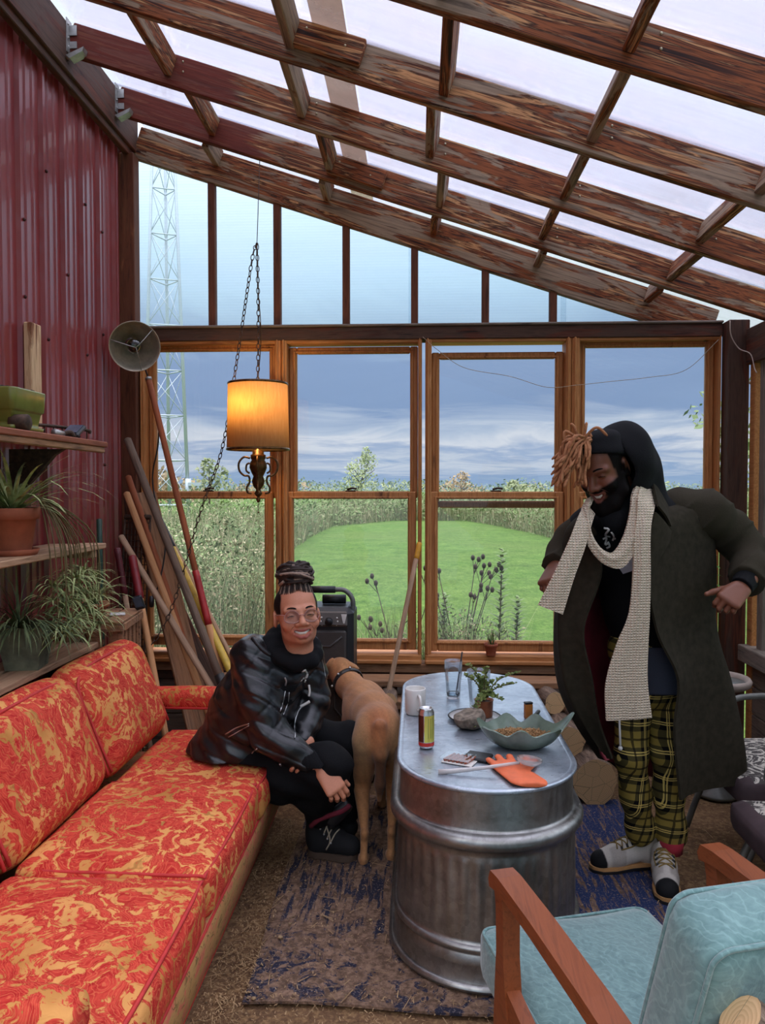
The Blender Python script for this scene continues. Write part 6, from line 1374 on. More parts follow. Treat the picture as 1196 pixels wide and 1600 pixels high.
def make_hand(wrist, f, n, thumb_side, skin, bends, scale=1.0, spread=0.10, thumb=(0.75, 0.55, -0.25), h=0.0022, thumb_bend=0.4, arm=0.05):
    """f: wrist to knuckles, n: out of the back of the hand, thumb_side: +1 / -1 along f x n"""
    w = Vector(wrist); f = Vector(f).normalized(); n = Vector(n); n = (n - f * n.dot(f)).normalized(); l = f.cross(n) * thumb_side; s = scale
    sd = SDF(w - Vector((0.17, 0.17, 0.17)) * s, w + Vector((0.17, 0.17, 0.17)) * s, h); nails = []
    sd.cone(w - f * arm * s, w, 0.026 * s, 0.025 * s, 0.0, flat=(n, 1.25))
    for q, k in ((0.028, 0.018), (0.008, 0.02), (-0.012, 0.019), (-0.030, 0.016)): sd.cone(w + f * 0.012 * s + l * q * 0.55 * s, w + f * 0.085 * s + l * q * s, 0.019 * s, k * 0.82 * s, 0.012 * s, flat=(n, 1.25))
    sd.cone(w + f * 0.02 * s + l * 0.018 * s - n * 0.006 * s, w + f * 0.055 * s + l * 0.032 * s - n * 0.008 * s, 0.018 * s, 0.014 * s, 0.012 * s)
    for i, (q, ln, r) in enumerate(((0.029, 0.072, 0.0092), (0.0095, 0.080, 0.0096), (-0.011, 0.074, 0.0090), (-0.030, 0.058, 0.0080))):
        b = bends[i]; p = w + f * (0.090 - 0.006 * abs(i - 1)) * s + l * q * s; d = (f + l * spread * (1.2 - i * 0.8)).normalized(); ax = d.cross(n).normalized()
        pts = [p - d * 0.012 * s]; ang = 0.0; seg = (0.48, 0.30, 0.22)
        pts.append(p)
        for k in range(3):
            ang += b[k]; dd = Matrix.Rotation(-ang, 3, ax) @ d; pts.append(pts[-1] + dd * ln * seg[k] * s)
        rs = [r * 1.12 * s, r * 1.08 * s, r * s, r * 0.92 * s, r * 0.8 * s]; sd.chain(pts, rs, 0.003 * s)
        nn = (Matrix.Rotation(-ang, 3, ax) @ n); nails.append((pts[-1] - dd * 0.002 * s + nn * r * 0.55 * s))
    t = [w + f * 0.018 * s + l * 0.020 * s - n * 0.006 * s]; d = (l * thumb[0] + f * thumb[1] + n * thumb[2]).normalized(); t.append(t[0] + d * 0.042 * s); d2 = (d + f * thumb_bend).normalized(); t.append(t[1] + d2 * 0.032 * s); d3 = (d2 + f * thumb_bend * 0.6).normalized(); t.append(t[2] + d3 * 0.024 * s)
    sd.chain(t, [0.0150 * s, 0.0118 * s, 0.0108 * s, 0.0085 * s], 0.006 * s); nails.append(t[3] + n * 0.004 * s)
    V, Q = sd.nets(); V = smooth_np(V, Q, 1, 0.35); C = np.tile(skin, (len(V), 1))
    for q in nails: C = paint(C, mask(V, q, (0.0065, 0.0065, 0.0065), 0.3) * 0.7, np.minimum(1, skin * 1.45 + 0.03))
    return V, Q, C
from mathutils.bvhtree import BVHTree
def bvh(o):
    me = o.data; return BVHTree.FromPolygons([v.co[:] for v in me.vertices], [p.vertices[:] for p in me.polygons])
def onto(tree, pts, d=(0, 1, 0), off=0.003, back=1.0):
    out = []; d = Vector(d).normalized()
    for p in pts:
        hit = tree.ray_cast(Vector(p) - d * back, d); out.append((hit[0] - d * off) if hit[0] is not None else Vector(p))
    return out
rdg = lambda A: np.maximum(0, 1 - np.abs(np.sin(A)) * 2.2) ** 2
M_skin = colmat('skin', 0.48, 0.12, 260, 0.4, 0.08, 0, 3, True)
M_cloth = colmat('black_cotton', 0.9, 0.35, 300, 0.2, 0, 0.0, 2)
M_wool = colmat('wool_coat_cloth', 0.95, 0.4, 220, 0.08, 0, 0.0, 3)
M_fur = colmat('short_fur', 0.75, 0.35, 170, 0.25, 0, 0.15, 4)
M_leather = colmat('black_leather', 0.30, 0.25, 75, 0.55, 0, 0, 4)
M_shoe = colmat('shoe_suede', 0.8, 0.2, 200, 0.25)
M_zip = plain('zip_metal', S(205, 205, 205), 0.3, 0.85, 0.05)

# ---------------------------------------------------------------- woman on the sofa corner
skw = lin(204, 136, 104); hairw = lin(34, 27, 26)
woman = empty('person', (-0.55, 3.05, 0), 'smiling seated person in black leather jacket and glasses, hair in a braided bun', 'person')
HM = Matrix.Translation((-0.475, 2.970, 1.003)) @ Matrix.Rotation(math.radians(20), 4, 'Z') @ Matrix.Rotation(math.radians(-3), 4, 'Y') @ Matrix.Rotation(math.radians(-8), 4, 'X') @ Matrix.Scale(1.06, 4)
hp, lipw = make_head(skw, lin(168, 84, 76), hairw, False, True)
parts = [(xf(HM, v), q, c) for v, q, c in hp]
# body under the clothes, hands
sd = SDF((-0.95, 2.70, 0.06), (-0.10, 3.40, 1.0), 0.010)
sd.chain([(-0.709, 3.050, 0.457), (-0.656, 3.050, 0.628), (-0.578, 3.030, 0.776), (-0.511, 3.000, 0.886)], [0.10, 0.09, 0.10, 0.05], 0.04)
sd.chain([(-0.684, 3.000, 0.475), (-0.353, 2.900, 0.440), (-0.398, 3.000, 0.287)], [0.06, 0.05, 0.035], 0.03).chain([(-0.680, 3.160, 0.421), (-0.291, 3.170, 0.464), (-0.308, 3.200, 0.140)], [0.06, 0.05, 0.04], 0.03)
sd.chain([(-0.657, 2.980, 0.851), (-0.575, 2.880, 0.579), (-0.374, 2.840, 0.442)], [0.04, 0.035, 0.025], 0.02).chain([(-0.460, 3.100, 0.827), (-0.436, 3.110, 0.627), (-0.457, 2.970, 0.501)], [0.04, 0.035, 0.022], 0.02)
v, q = sd.nets(); parts.append((v, q, np.tile(skw, (len(v), 1))))
w0 = Vector((-0.356, 2.825, 0.445)); parts.append(make_hand(w0, Vector((-0.287, 2.790, 0.366)) - w0, (0.30, -0.86, 0.42), -1, skw, [(0.35, 0.75, 0.4), (0.45, 0.85, 0.5), (0.5, 0.9, 0.5), (0.5, 0.9, 0.5)], 0.96, 0.08, (0.5, 0.75, -0.5)))
w1 = Vector((-0.436, 2.930, 0.502)); parts.append(make_hand(w1, Vector((-0.489, 2.860, 0.439)) - w1, (-0.45, 0.25, -0.6), 1, skw, [(0.5, 0.8, 0.5)] * 4, 0.92, 0.06, (0.5, 0.7, -0.4), arm=0.02))
np_obj('body', parts, M_skin, woman)
# glasses
gl_ = MB(); M_frame = plain('clear_pink_frames', S(170, 120, 110), 0.25, 0, 0.05); ln_ = MB()
for s in (-1, 1):
    c = Vector((s * 0.035, -0.099, -0.004)); pts = [c + Vector((0.0265 * math.cos(a) * (1 + 0.06 * math.cos(2 * a)), 0.010 * (math.cos(a) * s > 0) * abs(math.cos(a)), 0.0225 * math.sin(a) - 0.002 * math.cos(2 * a))) for a in [2 * math.pi * i / 28 for i in range(29)]]
    gl_.tube([HM @ p for p in pts], 0.0017, 6); ln_.add([HM @ p for p in pts[:-1]], [tuple(range(28))], 0, False)
    gl_.tube([HM @ Vector((s * 0.0615, -0.090, 0.006)), HM @ Vector((s * 0.074, -0.05, 0.007)), HM @ Vector((s * 0.079, 0.0, 0.006)), HM @ Vector((s * 0.080, 0.02, -0.008))], 0.0016, 6)
gl_.tube([HM @ Vector((-0.010, -0.101, 0.001)), HM @ Vector((0, -0.105, 0.004)), HM @ Vector((0.010, -0.101, 0.001))], 0.0016, 6)
gf_ = gl_.obj('eyeglasses', M_frame, woman); ln_.obj('lenses', glass_mat('lens_glass', (0.98, 0.97, 0.96, 1), 1.2), gf_)
# braids drawn up into a bun
M_braid = wood('braided_hair', [S(24, 19, 18), S(60, 46, 40), S(36, 28, 26)], (30, 30, 30), None, (1, 1, 1), 0, 1, 0.6, 0.3)
M_braid2 = wood('streaked_braid', [S(70, 54, 46), S(164, 138, 120), S(96, 74, 62)], (30, 30, 30), None, (1, 1, 1), 0, 1, 0.6, 0.3)
mb = MB(); rr = random.Random(6); bun = Vector((0.004, -0.010, 0.146))
for k in range(40):
    a = -2.3 + 4.6 * k / 39; st_ = Vector((0.068 * math.sin(a), 0.004 - 0.070 * math.cos(a), 0.090 - 0.030 * abs(math.sin(a)) - (0.03 if abs(a) > 1.5 else 0))); mid = st_.lerp(bun, 0.45) + Vector((0.016 * math.sin(a), -0.014 * math.cos(a), 0.008))
    mb.tube([HM @ p for p in catmull([st_, mid, Vector((0.03 * math.sin(a), -0.010 - 0.03 * math.cos(a), 0.128))], 5)], [0.0012] + [0.0032] * 10, 6, True, 0 if k % 3 else 1)
for k in range(60):
    ph, z0 = rr.uniform(0, 6.28), rr.uniform(-1, 1); ax = Vector((rr.uniform(-.35, .35), rr.uniform(-.35, .35), 1)).normalized(); u = ax.orthogonal().normalized(); v_ = ax.cross(u); rb = 0.066 * math.sqrt(max(0.12, 1 - (z0 * 0.9) ** 2)) * rr.uniform(0.9, 1.06)
    pts = [bun + u * rb * math.cos(ph + t_) + v_ * rb * math.sin(ph + t_) + ax * z0 * 0.042 + Vector((0, 0, 0.004 * math.sin(3 * t_))) for t_ in np.linspace(0, rr.uniform(2.0, 4.2), 12)]
    mb.tube([HM @ p for p in pts], rr.uniform(0.0050, 0.0068), 6, True, 0 if rr.random() > 0.14 else 1)
mb.ball(HM @ bun, (0.06, 0.06, 0.044), 16)
mb.tube([HM @ (bun + Vector((0.04 * math.cos(a), 0.04 * math.sin(a), -0.030))) for a in np.linspace(0, 6.283, 20)], 0.009, 8)
o = mb.obj('braided_bun', [M_braid, M_braid2], woman); o['kind'] = 'stuff'
# trousers, hooded sweatshirt, jacket
black = lin(17, 17, 19)
sd = SDF((-1.0, 2.66, 0.09), (-0.08, 3.45, 0.70), 0.0058)
sd.chain([(-0.741, 3.020, 0.407), (-0.535, 2.950, 0.393), (-0.348, 2.900, 0.427)], [0.125, 0.108, 0.092], 0.05); sd.chain([(-0.348, 2.900, 0.427), (-0.408, 2.980, 0.305), (-0.396, 3.040, 0.195)], [0.092, 0.084, 0.060], 0.03)
sd.chain([(-0.682, 3.170, 0.404), (-0.466, 3.170, 0.434), (-0.303, 3.150, 0.443)], [0.115, 0.100, 0.082], 0.05); sd.chain([(-0.303, 3.150, 0.443), (-0.308, 3.200, 0.249), (-0.315, 3.220, 0.104)], [0.082, 0.072, 0.060], 0.03)
sd.ell((-0.769, 3.060, 0.387), (0.13, 0.14, 0.10), 0.05)
sd.warp(lambda X, Y, Z: 0.0045 * np.sin(38 * X + 22 * Z) * np.sin(26 * Z - 15 * Y) + 0.003 * np.sin(70 * Z + 30 * X))
seat = lambda X, Y, Z: np.where(X < -0.575, 0.44 - Z, -1.0) + 0 * Y
def sit(sd):
    _, g = sd.sl(sd.lo, sd.lo + sd.h * (sd.n - 1)); sd.F = np.maximum(sd.F, seat(*g).astype(np.float32))
sit(sd); v, q = sd.nets(); np_obj('trousers', [(v, q, np.tile(black * 0.9, (len(v), 1)))], M_cloth, woman)
tor = [(-0.732, 3.060, 0.435), (-0.661, 3.050, 0.615), (-0.586, 3.030, 0.758), (-0.518, 3.010, 0.858)]
sd = SDF((-0.90, 2.72, 0.50), (-0.22, 3.36, 1.06), 0.005)
sd.chain(tor, [0.150, 0.140, 0.125, 0.075], 0.06).cone((-0.625, 2.970, 0.823), (-0.466, 3.070, 0.823), 0.075, 0.06, 0.05)
for k in range(11):                              # rolled hood round the neck
    a0, a1 = -3.0 + 6.0 * k / 11, -3.0 + 6.0 * (k + 1) / 11; c = Vector((-0.496, 3.000, 0.886)); P = lambda a: c + Matrix.Rotation(0.35, 3, 'Z') @ Vector((0.086 * math.sin(a), 0.080 * math.cos(a), 0.046 * math.cos(a) - 0.016 + 0.012 * -math.sin(a)))
    sd.cone(P(a0), P(a1), 0.032, 0.032, 0.014)
sd.warp(lambda X, Y, Z: 0.003 * np.sin(60 * X + 30 * Z) * np.sin(45 * Z))
v, q = sd.nets(); hood_w = np_obj('hooded_sweatshirt', [(v, q, np.tile(black * 1.15, (len(v), 1)))], M_cloth, woman)
sd = SDF((-0.98, 2.66, 0.42), (-0.16, 3.42, 1.02), 0.005)
sd.chain(tor[:3], [0.172, 0.160, 0.138], 0.06).ell((-0.764, 3.060, 0.401), (0.175, 0.17, 0.13), 0.06).cone((-0.640, 2.960, 0.830), (-0.464, 3.090, 0.824), 0.085, 0.07, 0.05)
sd.chain([(-0.648, 2.960, 0.840), (-0.618, 2.900, 0.708), (-0.568, 2.870, 0.567), (-0.492, 2.852, 0.518), (-0.428, 2.842, 0.481)], [0.082, 0.080, 0.072, 0.060, 0.050], 0.03)
sd.chain([(-0.462, 3.100, 0.829), (-0.439, 3.120, 0.717), (-0.424, 3.100, 0.622), (-0.450, 3.030, 0.551), (-0.453, 2.965, 0.513)], [0.068, 0.064, 0.058, 0.052, 0.044], 0.03)
fd = (Vector((-0.444, 2.860, 0.782)) - Vector((-0.573, 3.030, 0.738))).normalized()
sd.chain([(-0.450, 2.900, 0.919), (-0.434, 2.860, 0.782), (-0.464, 2.860, 0.635)], [0.075, 0.052, 0.03], 0.008, sub=True)
sd.cone((-0.496, 3.000, 0.937), (-0.494, 2.990, 0.881), 0.125, 0.105, 0.01, sub=True)
cu = Vector((-0.373, 2.832, 0.452)); sd.cut(cu + Vector((0.012, 0, -0.004)), (0.8, -0.12, -0.6)) if False else None
sd.warp(lambda X, Y, Z: 0.0050 * np.sin(55 * Z + 25 * X) * np.sin(32 * X - 30 * Y + 14 * Z) + 0.0030 * np.sin(95 * Z + 40 * X) * np.sin(50 * Y + 9))
sd.warp(lambda X, Y, Z: 0.006 * rdg(34 * Z + 14 * X + 1.5 * np.sin(20 * Y)) * (0.5 + 0.5 * np.sin(19 * X - 13 * Y + 7 * Z)) + 0.004 * rdg(26 * X - 30 * Z + 8 * Y) * (0.5 + 0.5 * np.sin(23 * Z + 11 * Y)))
sit(sd); v, q = sd.nets(); jac = np_obj('leather_jacket', [(v, q, np.tile(lin(24, 24, 26), (len(v), 1)))], M_leather, woman)
tj = bvh(jac); VD = (Vector((-0.543, 3.000, 0.643)) - Vector((0, 0, 1.5))).normalized()
def strip(pts, r, name, m, tree=tj, parent=jac, off=0.002, n=6, k=6):
    P = onto(tree, catmull(pts, k), VD, off); return MB().tube(P, r, n).obj(name, m, parent)
strip([(-0.527, 3.000, 0.695), (-0.535, 3.000, 0.656), (-0.548, 3.000, 0.613)], 0.0022, 'zip', M_zip); strip([(-0.512, 3.000, 0.690), (-0.517, 3.000, 0.649), (-0.535, 3.000, 0.603)], 0.0022, 'zip', M_zip)
strip([(-0.529, 3.000, 0.746), (-0.524, 3.000, 0.731), (-0.527, 3.000, 0.715)], 0.0035, 'zip_pull', M_zip); strip([(-0.524, 3.000, 0.807), (-0.519, 3.000, 0.792), (-0.516, 3.000, 0.782)], 0.003, 'stud', M_zip)
strip([(-0.761, 3.000, 0.522), (-0.717, 3.000, 0.549), (-0.666, 3.000, 0.567)], 0.0026, 'zip', M_zip); strip([(-0.748, 3.000, 0.512), (-0.707, 3.000, 0.536), (-0.666, 3.000, 0.560)], 0.002, 'zip', M_zip)
strip([(-0.635, 3.000, 0.475), (-0.656, 3.000, 0.452), (-0.669, 3.000, 0.421)], 0.0024, 'zip', M_zip); strip([(-0.626, 3.000, 0.352), (-0.585, 3.000, 0.386), (-0.546, 3.000, 0.413)], 0.0030, 'zip', M_zip)
strip([(-0.492, 3.000, 0.516), (-0.489, 3.000, 0.573), (-0.476, 3.000, 0.614), (-0.456, 3.000, 0.639)], 0.0026, 'front_zip', M_zip); strip([(-0.546, 3.000, 0.387), (-0.544, 3.000, 0.408), (-0.549, 3.000, 0.418)], 0.004, 'belt_buckle', M_zip)
strip([(-0.384, 3.000, 0.849), (-0.369, 3.000, 0.799), (-0.361, 3.000, 0.753)], 0.0016, 'zip', M_zip)
for a, b_, c_ in (((-0.654, 3.000, 0.897), (-0.613, 3.000, 0.852), (-0.567, 3.000, 0.822)), ((-0.389, 3.000, 0.900), (-0.397, 3.000, 0.859), (-0.415, 3.000, 0.823))): strip([a, b_, c_], 0.009, 'collar_edge', M_leather_p if False else M_black)
th = bvh(hood_w)
for pts, r in (([(-0.460, 3.000, 0.772), (-0.450, 3.000, 0.777), (-0.440, 3.000, 0.767), (-0.443, 3.000, 0.752), (-0.458, 3.000, 0.747)], 0.0055), ([(-0.445, 3.000, 0.742), (-0.456, 3.000, 0.716), (-0.466, 3.000, 0.696)], 0.0026), ([(-0.433, 3.000, 0.721), (-0.430, 3.000, 0.696), (-0.433, 3.000, 0.676)], 0.0045), ([(-0.466, 3.000, 0.634), (-0.446, 3.000, 0.645), (-0.430, 3.000, 0.655)], 0.006), ([(-0.461, 3.000, 0.741), (-0.468, 3.000, 0.736), (-0.473, 3.000, 0.739)], 0.004)):
    strip(pts, r, 'flower_print', M_white, th, hood_w, 0.0)
sd = SDF((-0.45, 2.70, 0.46), (-0.22, 2.95, 0.66), 0.003); cu0 = Vector((-0.418, 2.840, 0.475)); cu1 = Vector((-0.361, 2.827, 0.444)); sd.cone(cu0, cu1, 0.047, 0.036, 0.0); sd.cut(cu1, cu1 - cu0); sd.warp(lambda X, Y, Z: 0.0008 * np.sin(400 * (X + Y)))
v, q = sd.nets(); np_obj('knit_cuff', [(v, q, np.tile(black, (len(v), 1)))], M_cloth, woman)
# work boots
def boot(heel, toe, name='boot'):
    heel, toe = Vector(heel), Vector(toe); d = (toe - heel); d.z = 0; L_ = d.length; d.normalize(); sdv = Vector((-d.y, d.x, 0)); P = lambda f, s, z: heel + d * f * L_ + sdv * s + Vector((0, 0, z))
    sd = SDF(heel + Vector((-0.16, -0.16, 0)) - d * 0.02, heel + d * L_ + Vector((0.16, 0.16, 0.24)), 0.0036) if False else SDF([min(heel[i], toe[i]) - 0.10 for i in (0, 1)] + [-0.01], [max(heel[i], toe[i]) + 0.10 for i in (0, 1)] + [0.24], 0.0038)
    sd.chain([P(0.16, 0, 0.20), P(0.16, 0, 0.10), P(0.20, 0, 0.06)], [0.052, 0.048, 0.046], 0.02).chain([P(0.16, 0, 0.065), P(0.5, 0, 0.072), P(0.84, 0, 0.058)], [0.045, 0.046, 0.044], 0.02).cone(P(0.2, 0, 0.15), P(0.52, 0, 0.088), 0.042, 0.040, 0.02)
    sd.cut(P(0, 0, 0.034), (0, 0, -1)); v, q = sd.nets(); e = np_obj(name, [(v, q, np.tile(lin(30, 31, 33), (len(v), 1)))], M_shoe, woman)
    so = MB(); out = [(0.0, 0.0), (0.02, 0.038), (0.2, 0.044), (0.45, 0.042), (0.7, 0.052), (0.88, 0.046), (0.99, 0.018), (1.0, 0)]
    loop = [P(f * 1.03 - 0.02, s, 0) for f, s in out] + [P(f * 1.03 - 0.02, -s, 0) for f, s in reversed(out[1:-1])]
    so.sheet([[p + Vector((0, 0, z)) for p in loop + [loop[0]]] for z in (0.012, 0.022, 0.030, 0.038)]); so.add([p + Vector((0, 0, 0.012)) for p in loop], [tuple(range(len(loop)))]); so.add([p + Vector((0, 0, 0.038)) for p in loop], [tuple(range(len(loop)))])
    so.obj('sole', plain('gum_sole', S(82, 66, 54), 0.8, 0, 0.1), e)
    return e, P, bvh(e)
bt, P, tb = boot((-0.437, 3.075, 0), (-0.245, 3.035, 0)); lac = plain('boot_lace', S(170, 158, 138), 0.8)
LD = (0, 0.62, -0.78)
for k in range(5):
    f = 0.24 + 0.075 * k; MB().tube(onto(tb, catmull([P(f - 0.03, -0.042, 0.15 - 0.018 * k), P(f + 0.02, -0.015, 0.17 - 0.02 * k), P(f + 0.07, 0.02, 0.17 - 0.02 * k)], 5), LD, 0.003), 0.0030, 6).obj('lace', lac, bt)
    MB().ball(onto(tb, [P(f - 0.03, -0.044, 0.15 - 0.018 * k)], LD, 0.001)[0], 0.0045, 8).obj('eyelet', M_zip, bt)
MB().tube(onto(tb, catmull([P(0.36, -0.03, 0.16), P(0.50, -0.05, 0.10), P(0.44, -0.06, 0.06)], 6), VD, 0.003), 0.003, 6).obj('lace', lac, bt)
MB().tube(catmull([(-0.425, 2.985, 0.162), (-0.390, 2.955, 0.201), (-0.345, 2.955, 0.220), (-0.301, 2.970, 0.230), (-0.273, 3.000, 0.240)], 5), 0.010, 8).obj('red_lining', plain('red_fleece', S(112, 26, 44), 0.9), bt)
MB().tube(catmull([(-0.363, 3.020, 0.160), (-0.316, 3.020, 0.203), (-0.276, 3.030, 0.238)], 4), [0.034, 0.034, 0.033, 0.032, 0.031, 0.03, 0.028, 0.026, 0.02], 10, ell=0.6).obj('tongue', M_black, bt)
boot((-0.455, 3.235, 0), (-0.27, 3.215, 0))

# ---------------------------------------------------------------- dog seen from behind
dog = empty('dog', (-0.17, 3.25, 0), 'tan short haired dog standing with its back to us beside the seated person', 'dog')
sd = SDF((-0.50, 2.86, -0.01), (0.02, 3.95, 0.80), 0.0058)
sd.ell((-0.162, 3.100, 0.489), (0.086, 0.12, 0.098)); sd.chain([(-0.159, 3.100, 0.515), (-0.189, 3.300, 0.513), (-0.242, 3.500, 0.491)], [0.088, 0.088, 0.10], 0.06); sd.ell((-0.240, 3.480, 0.458), (0.098, 0.17, 0.135), 0.05)
for hp_, st_, hk_, pw_ in (((-0.210, 3.080, 0.468), (-0.237, 3.160, 0.274), (-0.214, 3.020, 0.122), (-0.218, 3.000, -0.003)), ((-0.112, 3.080, 0.475), (-0.099, 3.180, 0.274), (-0.108, 3.050, 0.121), (-0.110, 3.040, -0.005))):
    sd.chain([hp_, st_], [0.058, 0.040], 0.03); sd.cone(st_, hk_, 0.038, 0.0145, 0.015); sd.cone(hk_, pw_, 0.0165, 0.0150, 0.010)
    sd.ell(Vector(hk_) + Vector((0, -0.014, 0.004)), (0.015, 0.017, 0.022), 0.012)
    p = Vector(pw_); p.z = 0.030
    for s in (-1.5, -0.5, 0.5, 1.5): sd.ell((p.x + s * 0.010, p.y + 0.034 - abs(s) * 0.006, 0.022), (0.009, 0.026, 0.014), 0.006)
    sd.ell((p.x, p.y + 0.004, 0.028), (0.0175, 0.024, 0.020), 0.010)
for s in (-1, 1):
    sh_ = Vector((-0.238, 3.540, 0.435)) + Vector((s * 0.065, 0, -0.02)); el = sh_ + Vector((s * 0.005, -0.05, -0.17)); wr_ = Vector((el.x, el.y + 0.03, 0.16)); pw_ = Vector((el.x, el.y + 0.045, 0.03)); sd.chain([sh_, el, wr_, pw_], [0.055, 0.036, 0.020, 0.018], 0.03); sd.ell(pw_ + Vector((0, 0.02, 0.0)), (0.026, 0.04, 0.024), 0.01)
sd.chain([(-0.262, 3.540, 0.524), (-0.330, 3.660, 0.546), (-0.371, 3.730, 0.572)], [0.080, 0.062, 0.056], 0.035)
hc = Vector((-0.389, 3.760, 0.606)); sd.ell(hc, (0.062, 0.070, 0.056), 0.02); sd.chain([hc + Vector((-0.03, 0.02, -0.012)), hc + Vector((-0.115, 0.05, -0.035))], [0.044, 0.030], 0.02)
sd.ell(hc + Vector((0.064, -0.012, 0.020)), (0.011, 0.026, 0.040), 0.006, R=np.array(Matrix.Rotation(-1.05, 3, 'Y'))); sd.ell(hc + Vector((-0.052, -0.026, 0.026)), (0.013, 0.026, 0.042), 0.01, R=np.array(Matrix.Rotation(0.6, 3, 'Y')))
sd.chain([(-0.152, 3.000, 0.560), (-0.148, 2.985, 0.450), (-0.152, 3.000, 0.330), (-0.155, 3.010, 0.262)], [0.026, 0.024, 0.020, 0.010], 0.02)
v, q = sd.nets(); v = smooth_np(v, q, 2); tan_ = lin(182, 128, 82); C = np.tile(tan_, (len(v), 1))
C = paint(C, mask(v, (-0.152, 3.000, 0.572), (0.05, 0.12, 0.10), 0.5) * 0.6, lin(176, 104, 62)); C = paint(C, mask(v, (-0.172, 3.200, 0.565), (0.06, 0.35, 0.05), 0.6) * 0.5, lin(150, 92, 58)); C = paint(C, mask(v, (-0.151, 2.990, 0.372), (0.034, 0.06, 0.115), 0.3) * 0.9, lin(84, 54, 38))
for px_ in ((-0.234, 3.020, 0.437), (-0.081, 3.020, 0.439)): C = paint(C, mask(v, px_, (0.035, 0.08, 0.12), 0.7) * 0.7, lin(208, 164, 116))
low = np.clip((0.14 - v[:, 2]) / 0.08, 0, 1)[:, None]; C = paint(C, low * 0.4, lin(190, 140, 96)); C = paint(C, np.clip(1 - np.abs(v[:, :1] - (-0.155 - 0.35 * (v[:, 1:2] - 3.0))) / 0.035, 0, 1) * (v[:, 2:3] > 0.55) * 0.45, lin(140, 86, 54)); C = paint(C, mask(v, hc + Vector((-0.07, 0.0, 0.0)), (0.05, 0.06, 0.05), 0.4) * 0.75, lin(70, 48, 40)); C = paint(C, mask(v, hc + Vector((-0.12, 0.06, -0.03)), (0.02, 0.03, 0.02), 0.3), lin(24, 20, 20))
rs_ = np.random.RandomState(3); C = C * (1 + 0.22 * (rs_.rand(len(v), 1) - 0.5)) * (1 + 0.08 * np.sin(v[:, 2:3] * 90 + 5 * np.sin(v[:, :1] * 50 + v[:, 1:2] * 30)))
np_obj('body', [(v, q, C)], M_fur, dog)
cc0 = Vector((-0.342, 3.690, 0.551)); axn = (Vector((-0.363, 3.720, 0.568)) - Vector((-0.299, 3.620, 0.533))).normalized(); u_ = axn.orthogonal().normalized(); w_ = axn.cross(u_)
rg_ = [cc0 + (u_ * math.cos(a) + w_ * math.sin(a)) * 0.079 for a in np.linspace(0, 6.283, 33)]
MB().sheet([[p - axn * 0.012 for p in rg_], [p * 1.0 + (p - cc0) * 0.05 for p in rg_], [p + axn * 0.012 for p in rg_]], -0.003).obj('collar', M_black, dog)
for k in (20, 24, 28): MB().ball(rg_[k] + (rg_[k] - cc0) * 0.08, 0.006, 8).obj('collar_stud', M_zip, dog)

# ---------------------------------------------------------------- man in the long coat
skm = lin(122, 73, 51); hairm = lin(22, 18, 17)
man = empty('person', (0.90, 2.92, 0), 'laughing bearded person in long dark olive coat, cream scarf and yellow plaid trousers', 'person')
HM2 = Matrix.Translation((0.666, 2.800, 1.574)) @ Matrix.Rotation(math.radians(-47), 4, 'Z') @ Matrix.Rotation(math.radians(-4), 4, 'Y') @ Matrix.Rotation(math.radians(27), 4, 'X') @ Matrix.Scale(1.04, 4)
hp, lipm_ = make_head(skm, lin(132, 72, 62), hairm, True, False)
parts = [(xf(HM2, v), q, c) for v, q, c in hp]
sd = SDF((0.45, 2.60, 0.05), (1.40, 3.30, 1.62), 0.012)
sd.chain([(0.871, 2.970, 0.819), (0.832, 2.970, 1.040), (0.800, 2.950, 1.262), (0.777, 2.930, 1.433)], [0.085, 0.08, 0.09, 0.05], 0.03)
sd.chain([(0.813, 2.950, 0.774), (0.796, 2.930, 0.485), (0.870, 3.000, 0.139)], [0.06, 0.045, 0.035], 0.03).chain([(0.944, 2.970, 0.771), (0.940, 2.920, 0.503), (0.964, 2.950, 0.154)], [0.06, 0.045, 0.035], 0.03)
sd.chain([(1.047, 2.980, 1.407), (1.286, 3.060, 1.260), (1.160, 2.820, 1.147)], [0.05, 0.04, 0.028], 0.02).chain([(0.628, 2.930, 1.341), (0.578, 2.980, 1.230), (0.517, 2.880, 1.215)], [0.036, 0.032, 0.026], 0.02)
v, q = sd.nets(); parts.append((v, q, np.tile(skm, (len(v), 1))))
w0 = Vector((1.158, 2.800, 1.145)); parts.append(make_hand(w0, Vector((1.066, 2.740, 1.083)) - w0, (-0.05, -0.75, 0.66), 1, skm * 1.18, [(0.75, 1.1, 0.6), (0.85, 1.2, 0.6), (0.9, 1.2, 0.6), (0.9, 1.2, 0.6)], 1.02, 0.06, (0.62, 0.80, -0.20), thumb_bend=0.25))
w1 = Vector((0.500, 2.840, 1.214)); parts.append(make_hand(w1, Vector((0.465, 2.790, 1.168)) - w1, (-0.75, -0.55, 0.3), -1, skm, [(0.5, 1.0, 0.6), (0.6, 1.1, 0.6), (0.7, 1.1, 0.6), (0.7, 1.1, 0.6)], 0.98, 0.06, (0.4, 0.8, -0.5), arm=0.05))
np_obj('body', parts, M_skin, man)
